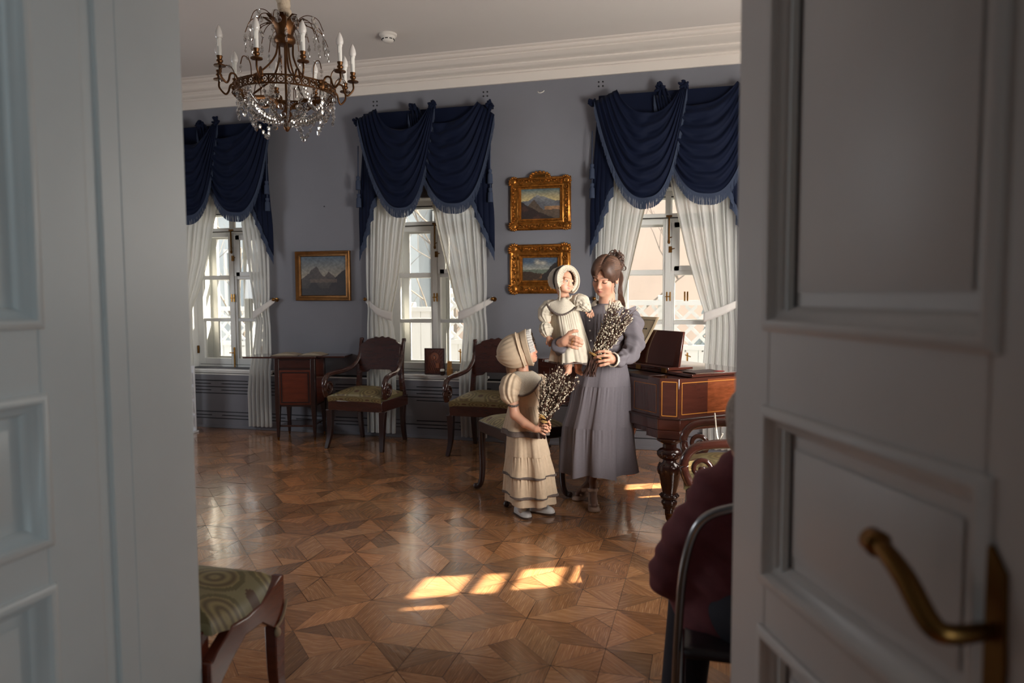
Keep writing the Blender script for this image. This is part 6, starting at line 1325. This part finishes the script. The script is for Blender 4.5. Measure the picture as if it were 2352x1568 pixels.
tb=MB().tube(catmull([H2.w(-.075,.03,-.07),H2.w(-.06,.045,-.10),B(1285,690,-.06)],5),[(.006,.002)]*11,6); tb.build('bonnet_tie',M_CREAMB,parent=o)
bd=MB(); rings=[]
for (x,y,rx,ry) in((1298,682,.034,.032),(1297,688,.056,.044),(1295,698,.080,.056),(1294,716,.084,.060),(1297,728,.080,.060)): p=B(x,y,.015); rings.append(ring_pts(p,rx,ry,80,lambda a,i=len(rings): (.03*math.sin(5*a+i*.9)+.02*math.sin(9*a-1.1*i))*min(1,i/4)))
bd.loft(rings,cap=False); bo=bd.build('bodice',M_CREAMB,parent=ba,smooth=180,subsurf=1)
tier(ba,'skirt',M_CREAMB,lvp(B,[(1295,708,.015,.082,.062),(1301,740,.015,.090,.074),(1308,775,.013,.098,.084),(1312,808,.012,.110,.092),(1315,834,.01,.126,.104)],0),6,.5,.03,.13,.07,8,n=260,hw=.008,extra=.05)
tr=MB(); tr_r=skirt(tr,lvp(B,[(1315,833,.01,.1285,.1045),(1315,837,.01,.131,.107)],0),200,6,.5,.13,.13,None,8,.008); tr.build('hem_trim',M_TRIM,parent=ba,smooth=180)
yk=MB().grid(lambda u,v: B(lerp(1297,lerp(1256,1322,u),lerp(.30,1,v)),lerp(686-3*math.sin(PI*u),lerp(lerp(696,704,u),722,math.sin(PI*u)**.8),v),-.030-.022*math.sin(PI*u)-.022*math.sin(PI*min(1,v*.7))),30,12); yk.build('lace_yoke',M_LACEW,parent=bo,smooth=180,solid=.003)
ed=MB().tube([B(lerp(1256,1322,u),lerp(lerp(696,704,u),722,math.sin(PI*u)**.8)+1,-.036-.022*math.sin(PI*u)-.020)+Vector((0,0,.002*math.sin(u*90))) for u in np.linspace(0,1,50)],[(.0065,.0035)]*50,6); ed.build('yoke_trim',M_TRIM,parent=bo)
nf=MB(); ruffle(nf,[B(1282,686,-.02),B(1290,690,-.04),B(1302,690,-.045),B(1314,684,-.03)],.016,.005,9,lambda u: U_+T_*.5,n=90); nf.build('neck_frill',M_LACEW,parent=bo,smooth=180,solid=.002)
def puff(parent,pts,rad,m,seed,name='sleeve',wr=.0022): mb=MB(); sleeve(mb,pts,rad,n=64,wr=wr,seed=seed,gath=.085,ng=10); return mb.build(name,m,parent=parent,smooth=180,subsurf=1)
puff(ba,[B(1280,700,.0),B(1262,708,-.01),B(1252,724,-.02),B(1257,742,-.03)],[.030,.048,.050,.040,.020],M_CREAMB,4); puff(ba,[B(1257,741,-.03),B(1254,752,-.04),B(1256,764,-.05),B(1259,773,-.053)],[.020,.040,.041,.032,.019],M_CREAMB,5)
puff(ba,[B(1314,696,.0),B(1328,692,-.01),B(1338,694,-.02),B(1342,703,-.025)],[.030,.044,.046,.040,.030],M_CREAMB,6); puff(ba,[B(1338,699,-.022),B(1345,704,-.03),B(1350,709,-.03),B(1353,713,-.025)],[.030,.036,.030,.022,.016],M_CREAMB,7)
for (a,b,c) in(((1255,769,-.052),(1259,774,-.054),(1264,771,-.055)),((1349,712,-.030),(1354,714,-.034),(1358,711,-.030))): q=MB(); ruffle(q,[B(*a),B(*b),B(*c)],.012,.004,6,lambda u:-U_,n=50); q.build('cuff_frill',M_TRIM,parent=ba,smooth=180,solid=.002)
rf=MB(); ruffle(rf,[B(1316,686,.0),B(1323,693,-.035),B(1325,703,-.05),B(1321,712,-.055)],.040,.004,5,lambda u: R_*.9+U_*lerp(.9,-.1,u)+T_*.2,n=70); rf.build('shoulder_frill',M_CREAMB,parent=bo,smooth=180,solid=.003)
# ---------------------------------------------------------------- girl in cream
YG=4.15; G=px(YG)
gi=thing('person','girl in a cream bonnet and tiered cream dress looking up, holding a willow bunch','person',(-1.03,4.15,0))
gM=head_axes(84,16,4); H3=Head(G(1200,806,.0),gM,.84,.7)
sd=SDF(); H3.build(sd); sd.cap(H3.w(0,-.02,-.05),G(1201,856,.0),.034,.036,.02); sd.ell(G(1200,905,.01),(.088,.075,.115),k=.02); sd.ell(G(1204,965,.01),(.095,.080,.12),k=.03)
sd.chain([G(1178,872,-.07),G(1178,925,-.10),G(1183,952,-.105),G(1206,972,-.135),G(1230,985,-.165)],[.034,.030,.029,.025,.020],.012); sd.chain([G(1228,872,.06),G(1246,930,.06),G(1252,958,-.04),G(1257,978,-.13)],[.034,.028,.025,.020],.012)
gy=-.175
sd.ell(G(1238,985,gy+.005),(.026,.016,.021),k=.010)
for q in(((1243,977,.0),(1250,975,-.012),(1256,977,-.010),(1259,981,.0)),((1244,982,-.003),(1251,982,-.016),(1257,984,-.012),(1260,987,.0)),((1243,987,-.002),(1250,989,-.014),(1255,991,-.010),(1257,993,.0)),((1241,992,.0),(1246,995,-.010),(1250,997,-.006),(1252,998,.0))): finger(sd,[G(a,b,gy+c) for a,b,c in q],.0068,.0052,.003)
finger(sd,[G(1236,978,gy+.004),G(1243,972,gy-.004),G(1250,971,gy-.004)],.0072,.0058,.003)
sd.ell(G(1258,982,gy+.05),(.018,.016,.026),k=.010)
for q in(((1260,972,.04),(1262,970,.015),(1259,969,-.006)),((1261,977,.04),(1264,975,.012),(1262,974,-.008)),((1261,984,.04),(1264,983,.012),(1262,982,-.008)),((1259,990,.04),(1262,990,.014),(1260,990,-.004))): finger(sd,[G(a,b,gy+c) for a,b,c in q],.0066,.0052,.003)
finger(sd,[G(1256,972,gy+.05),G(1252,966,gy+.03),G(1249,966,gy+.01)],.0072,.0056,.003)
sd.chain([G(1196,1010,.0),G(1198,1100,.0),G(1200,1168,-.02)],[.060,.042,.030],.02); sd.chain([G(1220,1010,.03),G(1230,1100,.04),G(1238,1160,.04)],[.060,.042,.030],.02)
def socks(c,V):
    c[V[:,2]<.30]=sr((206,200,192)); return c
Vg,Fg=sd.mesh(.0026); sdf_object('body',[(Vg,Fg)],M_SKIN,gi,lambda V:socks(H3.colour(V,SKINK,.5,(120,84,62),(190,104,92)),V),relax=1); eyes(H3,gi,('brown',(70,48,36)),(0,.15))
hs=SDF(); H3.E(hs,(0,-.03,.045),(.078,.088,.074),.02); H3.E(hs,(0,.030,.075),(.062,.052,.034),.015); H3.E(hs,(0,.085,-.01),(.055,.05,.075),.010,'s'); hs.chain([H3.w(.0,-.09,-.04),G(1178,872,.02),G(1170,880,.03)],[.045,.030,.016],.02); Vh,Fh=hs.mesh(.003); sdf_object('hair',[(Vh,Fh)],M_HAIRL,gi,relax=1)
ws=MB(); rr=random.Random(31)
for k in range(22): x0,y0=1172+rr.uniform(-8,14),862+rr.uniform(-4,4); ws.tube(catmull([G(1184,845,.03),G(x0,y0,rr.uniform(-.03,.05)),G(x0-6+rr.uniform(-6,4),y0+14,rr.uniform(-.04,.05)),G(x0-4+rr.uniform(-6,6),y0+24+rr.uniform(-6,6),rr.uniform(-.04,.04))],5),[.0045]*10+[.003,.003,.002,.002,.001,.001],5)
ws.build('hair_lock',M_HAIRL,parent=gi,smooth=180)
o,P=bonnet(gi,H3,M_CREAM,-.182,.020,.109,19,.045,u0=-2.75,u1=2.75,zoff=.020,drop=.16)
def bn(t): return 1+.18*max(0,abs(t)-1.5)
br=MB().grid(lambda u,v: H3.w((.113+.010*v)*math.sin(lerp(-2.7,2.7,u))*.98,.016+.050*v*(1-.10*abs(lerp(-2.7,2.7,u))),.019+(.113+.012*v)*math.cos(lerp(-2.7,2.7,u))*bn(lerp(-2.7,2.7,u))),70,8); br.build('brim',M_CREAM,parent=o,smooth=180,solid=.004)
rc=rimcurve(H3,.058,.116,.022,-2.0,2.0,30,tilt=.0); rf=MB(); ruffle(rf,rc,.034,.006,24,lambda u: H3.M@Vector((-math.sin(lerp(-2.1,2.1,u))*.10,.95,-math.cos(lerp(-2.1,2.1,u))*.20)),n=220); rf.build('ruffle',mat('white_lawn',(226,222,216),.85,trans=(.3,0)),parent=o,smooth=180,solid=.002)
sm=MB().tube([H3.w(.121*math.sin(t)*.98,-.010,.018+.121*math.cos(t)*bn(t)) for t in np.linspace(-2.7,2.7,40)],[(.006,.003)]*40,6); sm.build('seam_trim',M_CREAM,parent=o)
bd=MB(); rings=[]
GR=-.55
for (x,y,rx,ry) in((1202,858,.042,.038),(1203,864,.070,.055),(1203,872,.098,.070),(1204,886,.104,.080),(1204,910,.100,.082),(1205,935,.102,.084)): p=G(x,y,.01); rings.append(ring_pts(p,rx,ry,90,lambda a,i=len(rings): (.014*math.sin(4*a+i)+.010*math.sin(9*a-i))*min(1,i/3),GR))
bd.loft(rings,cap=False); bo=bd.build('bodice',M_CREAM,parent=gi,smooth=180,subsurf=1)
tier(gi,'peplum',M_CREAM,lvp(G,[(1205,933,.01,.1025,.0845),(1206,965,.01,.126,.102),(1206,994,.01,.146,.119)],GR),6,.4,.012,.11,.03,13,n=240,extra=.02)
def band_ring(name,m,rows,folds,ph,am,seed,n=260,hw=0.0,solid=.002,extra=0.0):
    mb=MB(); skirt(mb,lvp(G,rows,GR),n,folds,ph,am,am,None,seed,hw,0); mb.build(name,m,parent=gi,smooth=180,solid=solid)
band_ring('peplum_lace',M_TRIM,[(1206,991,.01,.147,.120),(1206,1004,.01,.153,.125)],6,.4,.11,13)
tier(gi,'skirt_upper_tier',M_CREAM,lvp(G,[(1206,985,.01,.115,.098),(1209,1020,.01,.126,.107),(1211,1050,.01,.136,.117)],GR),6,.9,.06,.10,.02,14,n=240,extra=.02)
tier(gi,'skirt_middle_tier',M_CREAM,lvp(G,[(1211,1049,.01,.132,.113),(1213,1075,.01,.144,.126),(1214,1098,.01,.155,.137)],GR),6,1.6,.10,.135,.05,14,n=260,hw=.006,extra=.02)
band_ring('ribbon_trim',M_TRIM,[(1214,1096,.01,.157,.139),(1214,1100,.01,.159,.141)],6,1.6,.135,14,hw=.006,solid=.003)
tier(gi,'skirt_lower_tier',M_CREAM,lvp(G,[(1214,1096,.01,.148,.130),(1215,1122,.01,.156,.136),(1216,1144,.01,.163,.142)],GR),6,2.4,.125,.14,.05,14,n=260,hw=.006,extra=.02)
band_ring('ribbon_trim',M_TRIM,[(1216,1142,.01,.165,.144),(1216,1146,.01,.167,.146)],6,2.4,.14,14,hw=.006,solid=.003)
tier(gi,'petticoat',M_CREAM,lvp(G,[(1216,1142,.01,.152,.132),(1217,1164,.01,.156,.136)],GR),6,2.4,.12,.12,.0,14,n=240,hw=.006)
yk=MB()
def gyp(u,v):                              # round lace collar on the chest and shoulders
    a=lerp(-PI,PI,u); r=lerp(.044,.100+.028*math.cos(a-.05),v); fx=Vector((math.cos(GR-PI/2+.75),math.sin(GR-PI/2+.75),0)); fy=Vector((-fx.y,fx.x,0)); c=G(1203,856,.01); d=fx*math.cos(a)+fy*math.sin(a)
    drop=.004+(.046+.088*max(0,math.cos(a))**3)*v**1.5; return c+d*(r*lerp(.98,1.04,math.sin(a)**2))+Vector((0,0,.016-drop+.002*math.sin(9*a)*v))
yk.grid(gyp,80,12); yk.build('lace_collar',M_LACEW,parent=bo,smooth=180,solid=.004)
ct=MB().tube([gyp(u,1.0) for u in np.linspace(0,1,80)],[(.008,.004)]*80,6,closed=False); ct.build('collar_trim',M_TRIM,parent=bo)
puff(gi,[G(1184,868,-.05),G(1176,880,-.08),G(1172,905,-.10),G(1178,926,-.105)],[.040,.060,.066,.056,.032],M_CREAM,11); puff(gi,[G(1226,868,.04),G(1238,882,.06),G(1242,906,.06),G(1246,924,.055)],[.038,.056,.060,.050,.032],M_CREAM,12)
q=MB(); ruffle(q,[G(1166,927,-.12),G(1174,930,-.145),G(1184,930,-.14),G(1191,927,-.11)],.012,.005,8,lambda u:-U_,n=70); q.build('cuff_frill',M_TRIM,parent=gi,smooth=180,solid=.002)
def lowshoe(parent,toe,d,L,w,m):
    d=Vector((d.x,d.y,0)).normalized(); s_=Vector((-d.y,d.x,0)); heel=toe-d*L; mb=MB(); rings=[]
    for (t,wd,h) in((0,.45,.050),(.06,.74,.058),(.25,.80,.062),(.45,.84,.056),(.65,1.0,.046),(.82,.98,.038),(.94,.72,.028),(1.0,.3,.014)):
        c=heel+d*L*t; rings.append([c+s_*w*wd*math.cos(a)+Vector((0,0,.010+h*max(0,math.sin(a))**.8)) for a in [2*PI*k/24 for k in range(24)]])
    mb.loft(rings); so=mb.build('shoe',m,parent=parent,smooth=60,subsurf=1)
    sl=MB(); sl.loft([[heel+d*L*t+s_*w*wd*1.05*math.cos(a)+Vector((0,0,.012*(math.sin(a)>0))) for a in [2*PI*k/16 for k in range(16)]] for t,wd in((-.01,.4),(.06,.76),(.25,.82),(.45,.86),(.65,1.02),(.82,1.0),(.94,.76),(1.015,.3))]); sl.build('sole',M_SOLE,parent=so)
    pn=MB(); [pn.ell(heel+d*L*(.72+.05*(k//2))+s_*w*(.18*(k%2)-.1)+Vector((0,0,.049-.008*(k//2))),.0022,6,4) for k in range(6)]; pn.build('punched_holes',M_BLACK,parent=so)
tg=onz(1216,1193,.0); lowshoe(gi,tg,T_*.85+R_*.5,.155,.034,M_SHOEW); tg=onz(1274,1182,.0); lowshoe(gi,tg,R_*.92+T_*.40,.160,.034,M_SHOEW)
# ---------------------------------------------------------------- pussy willow bunches
M_STEM=mat('willow_stem',(64,38,28),.6,noise=(30,.3)); M_CATK=mat('catkin_fluff',(196,186,164),.9,noise=(60,.2),sheen=.4); M_BUD=mat('bud_scale',(96,62,40),.6)
def bunch(label,base,bind,spread,n,seed,loc,F,cat_from,cat_n,csize,curve=.02):
    t=thing('willow_bunch',label,'bouquet',loc,0,None); r=random.Random(seed)
    for k in range(n):
        b=base(r); m_=bind(r); e=spread(r,k/n); mid=m_.lerp(e,.5)+Vector((r.uniform(-1,1),r.uniform(-1,1),r.uniform(-.3,.6)))*curve
        pts=catmull([b,m_,mid,e],7); L=len(pts); st=MB().tube(pts,[.0030*(1-.55*i/L) for i in range(L)],5)
        for q in range(2):
            i=r.randint(L//2,L-4); dd=(pts[i+2]-pts[i]).normalized(); tw=dd*r.uniform(.05,.11)+Vector((r.uniform(-1,1),r.uniform(-1,1),r.uniform(-.5,.8)))*.03; st.tube([pts[i],pts[i]+tw*.5+Vector((0,0,.004)),pts[i]+tw],[.0016,.0013,.0009],4)
        so=st.build('willow_branch',M_STEM,parent=t); cb=MB(); bb=MB()
        for q in range(cat_n):
            f=lerp(cat_from,1.0,(q+r.random()*.8)/cat_n); i=min(int(f*(L-1)),L-2); p=pts[i].lerp(pts[i+1],f*(L-1)-i); tg=(pts[i+1]-pts[i]).normalized(); sd_=Vector((r.uniform(-1,1),r.uniform(-1,1),r.uniform(-.6,.6))); sd_=(sd_-tg*sd_.dot(tg)).normalized()
            ax=(tg*.8+sd_*.6).normalized(); s_=csize*r.uniform(.7,1.2); c=p+sd_*s_*.8+ax*s_*.6; Rm=Vector((0,0,1)).rotation_difference(ax).to_matrix(); cb.ell(c,(s_*.62,s_*.62,s_),7,6,rot=Rm); bb.ell(c-ax*s_*.72,(s_*.52,s_*.52,s_*.5),6,4,rot=Rm)
        cb.build('catkins',M_CATK,parent=so,smooth=180); bb.build('bud_scales',M_BUD,parent=so,smooth=180)
    return t
def b1(r): return W(1352+r.uniform(-15,16),858+r.uniform(-6,8)+0,-.27+r.uniform(-.03,.03))
def m1(r): a=r.uniform(-1,1); return W(1371+a*10,816+a*6,-.245+r.uniform(-.020,.022))
def e1(r,q):
    s=r.uniform(-1,1); tt=r.random()**.55; x=lerp(1396,1430,tt)+s*lerp(16,39,tt)*.93; y=lerp(780,703,tt)+s*lerp(10,20,tt)*.8+r.uniform(-6,6); return W(x,y,-.26+r.uniform(-.07,.06))
wb=bunch('long bunch of pussy willow held by the woman in lavender',b1,m1,e1,92,51,tuple(W(1371,816,-.245)),W,.36,15,.0066)
def band(t,F,a,b,c,w,m,name): 
    mb=MB(); pa,pb=F(*a),F(*b); ax=(pb-pa); L=ax.length; d=ax.normalized(); e=d.cross(T_).normalized(); f=d.cross(e); C=(pa+pb)/2
    for k in range(3): mb.tube([C+d*0+e*0+ (d*math.cos(q)*L/2+T_*math.sin(q)*w)+U_*(.004*(k-1)+.002*math.sin(3*q+k)) for q in np.linspace(0,2*PI,28)],.0022,5,closed=False)
    mb.build(name,m,parent=t,smooth=180)
M_TWINE=mat('straw_twine',(196,158,96),.8)
band(wb,W,(1354,809,-.245),(1381,824,-.245),None,.034,M_TWINE,'twine')
def b2(r): return G(1246+r.uniform(-6,7),1003+r.uniform(-4,5),-.165+r.uniform(-.018,.018))
def m2(r): a=r.uniform(-1,1); return G(1249+a*7,968+r.uniform(-3,3),-.17+r.uniform(-.018,.018))
def e2(r,q):
    s=r.uniform(-1,1); tt=r.random()**.5; x=lerp(1262,1284,tt)+s*lerp(15,50,tt)*(1 if s>0 else .85); y=lerp(905,838,tt)+abs(s)*lerp(5,34,tt)+r.uniform(-6,8); return G(x,y,-.17+r.uniform(-.08,.06))
gb=bunch('fan-shaped bunch of pussy willow held by the girl in cream',b2,m2,e2,92,77,tuple(G(1249,968,-.17)),G,.40,14,.0066)
band(gb,G,(1240,966,-.17),(1259,968,-.17),None,.026,M_TWINE,'twine')
tw=MB(); 
for k in range(7): rr=random.Random(k); tw.tube(catmull([G(1243,962,-.19),G(1240+rr.uniform(-3,5),956+rr.uniform(-4,3),-.205),G(1246+rr.uniform(-4,4),955+rr.uniform(-3,5),-.205),G(1250+rr.uniform(-3,5),962,-.195)],5),.0018,4)
tw.build('twine_bow',M_TWINE,parent=gb)
# ---------------------------------------------------------------- seated visitor at the right and the folding chair
YM=1.98; Q=lambda x,y,dy=0.0: at(x+8,y+34,YM+dy)
mn=thing('person','seated grey-haired person in a dark maroon jacket, mostly hidden by the open door leaf','person',(.16,1.95,0))
hMm=head_axes(150,-18,0); H4=Head(Q(1733,955,.0),hMm,.95)
sd=SDF(); H4.build(sd); sd.cap(H4.w(0,-.02,-.05),Q(1722,1030,.0),.052,.058,.03)
SH=Q(1650,1108,-.02); EL=Q(1534,1282,.02); WR=Q(1592,1301,.26)
sd.ell(Q(1730,1250,.02),(.15,.11,.24),k=.04); sd.cap(Q(1715,1080,.0),SH,.06,.055,.04); sd.chain([SH,EL,WR],[.052,.042,.030],.03); sd.ell(Q(1600,1304,.32),(.03,.045,.02),k=.02)
for k in range(4): finger(sd,[Q(1598+k*7,1304,.34),Q(1602+k*7,1312,.39),Q(1603+k*7,1324,.40)],.009,.0075)
finger(sd,[Q(1620,1298,.32),Q(1628,1304,.36),Q(1630,1312,.37)],.010,.008)
KN=Vector((-.02,2.40,.50)); HP=Vector((.12,1.95,.50)); AN=Vector((-.06,2.30,.08))
sd.chain([HP,KN,AN],[.085,.062,.042],.03); sd.chain([Vector((.32,1.95,.50)),Vector((.30,2.42,.50)),Vector((.30,2.34,.08))],[.085,.062,.042],.03)
Vm,Fm=sd.mesh(.005); sdf_object('body',[(Vm,Fm)],M_SKIN,mn,lambda V:H4.colour(V,(188,140,118),.3),relax=1)
hs=SDF(); H4.E(hs,(0,-.03,.035),(.082,.098,.090),.02); H4.E(hs,(0,-.075,-.035),(.066,.045,.055),.03); H4.E(hs,(0,.10,-.02),(.07,.06,.09),.015,'s'); Vh,Fh=hs.mesh(.004); sdf_object('hair',[(Vh,Fh)],mat('grey_hair',(150,136,126),.6,noise=(70,.3),bump=(200,.5,.003)),mn,relax=1)
M_JACK=mat('maroon_wool',(104,48,54),.85,noise=(30,.12),bump=(160,.25,.002)); M_TROU=mat('navy_trousers',(34,32,42),.85,noise=(30,.1))
jk=SDF(); jk.ell(Q(1728,1230,.02),(.185,.135,.26),k=.05); jk.cap(Q(1716,1075,.0),Q(1652,1112,-.02),.080,.078,.05); jk.cap(Q(1716,1075,.0),Q(1800,1105,-.02),.080,.078,.05); jk.chain([Q(1650,1112,-.02),Q(1592,1190,-.01),Q(1536,1280,.02)],[.078,.076,.062],.03); jk.chain([Q(1536,1280,.02),Q(1582,1311,.16),Q(1594,1306,.27)],[.062,.055,.045],.03); jk.ell(Q(1692,1371,.02),(.165,.14,.13),k=.06)
def wrinkle(V): 
    d=.006*np.sin(V[:,2]*48+2.2*np.sin(V[:,0]*21+V[:,1]*9))+.004*np.sin(V[:,2]*90+V[:,0]*50); c=np.array(Q(1720,1250,.0)); n=V-c; n[:,2]*=.3; n/=np.linalg.norm(n,axis=1)[:,None]; return V+n*d[:,None]
Vj,Fj=jk.mesh(.006); sdf_object('jacket',[(Vj,Fj)],M_JACK,mn,relax=2,disp=wrinkle)
tr=SDF(); tr.ell(Vector((.20,1.95,.51)),(.20,.17,.11),k=.05); tr.chain([HP,KN,AN],[.105,.082,.070],.04); tr.chain([Vector((.32,1.95,.50)),Vector((.30,2.42,.50)),Vector((.30,2.34,.08))],[.105,.082,.070],.04); Vt,Ft=tr.mesh(.006); sdf_object('trousers',[(Vt,Ft)],M_TROU,mn,relax=2)
for (x,y) in((-.06,2.36),(.30,2.40)): lowshoe(mn,Vector((x-.01,y+.13,0)),Vector((0,1,0)),.26,.048,M_SOLE)
fc=thing('folding_chair','chrome tube folding chair with an arched open back under the person in maroon','chair',(.18,1.90,0))
M_DSEAT=mat('dark_vinyl',(40,30,34),.4)
FY=1.79; fc_parts=[]
bk=MB(); bk.tube(catmull([(-.035,FY+.10,.0),(-.03,FY+.06,.28),(-.02,FY,.52),(-.005,FY-.04,.70),(.03,FY-.055,.805),(.10,FY-.06,.845),(.19,FY-.06,.855),(.28,FY-.06,.845),(.35,FY-.055,.805),(.385,FY-.04,.70),(.40,FY,.52),(.41,FY+.06,.28),(.415,FY+.10,.0)],6),.011,10); bk.build('back_frame',M_STEEL,parent=fc,smooth=180)
for x in(-.015,.395): MB().tube(catmull([(x,FY-.07,.0),(x,FY+.12,.25),(x,FY+.30,.44),(x,FY+.34,.455)],6),.010,10).build('leg',M_STEEL,parent=fc,smooth=180)
MB().tube([(-.03,FY+.068,.22),(.41,FY+.068,.22)],.007,8).build('crossbar',M_STEEL,parent=fc); MB().tube([(-.015,FY-.02,.065),(.395,FY-.02,.065)],.007,8).build('crossbar',M_STEEL,parent=fc)
MB().grid(lambda u,v: Vector((lerp(-.005,.385,u),lerp(FY-.0,FY+.36,v),.448+.012*(1-max(abs(2*u-1),abs(2*v-1))**4))),16,16).build('seat',M_DSEAT,parent=fc,smooth=180,solid=.02)

for c in fc.children: c.location.x-=.04
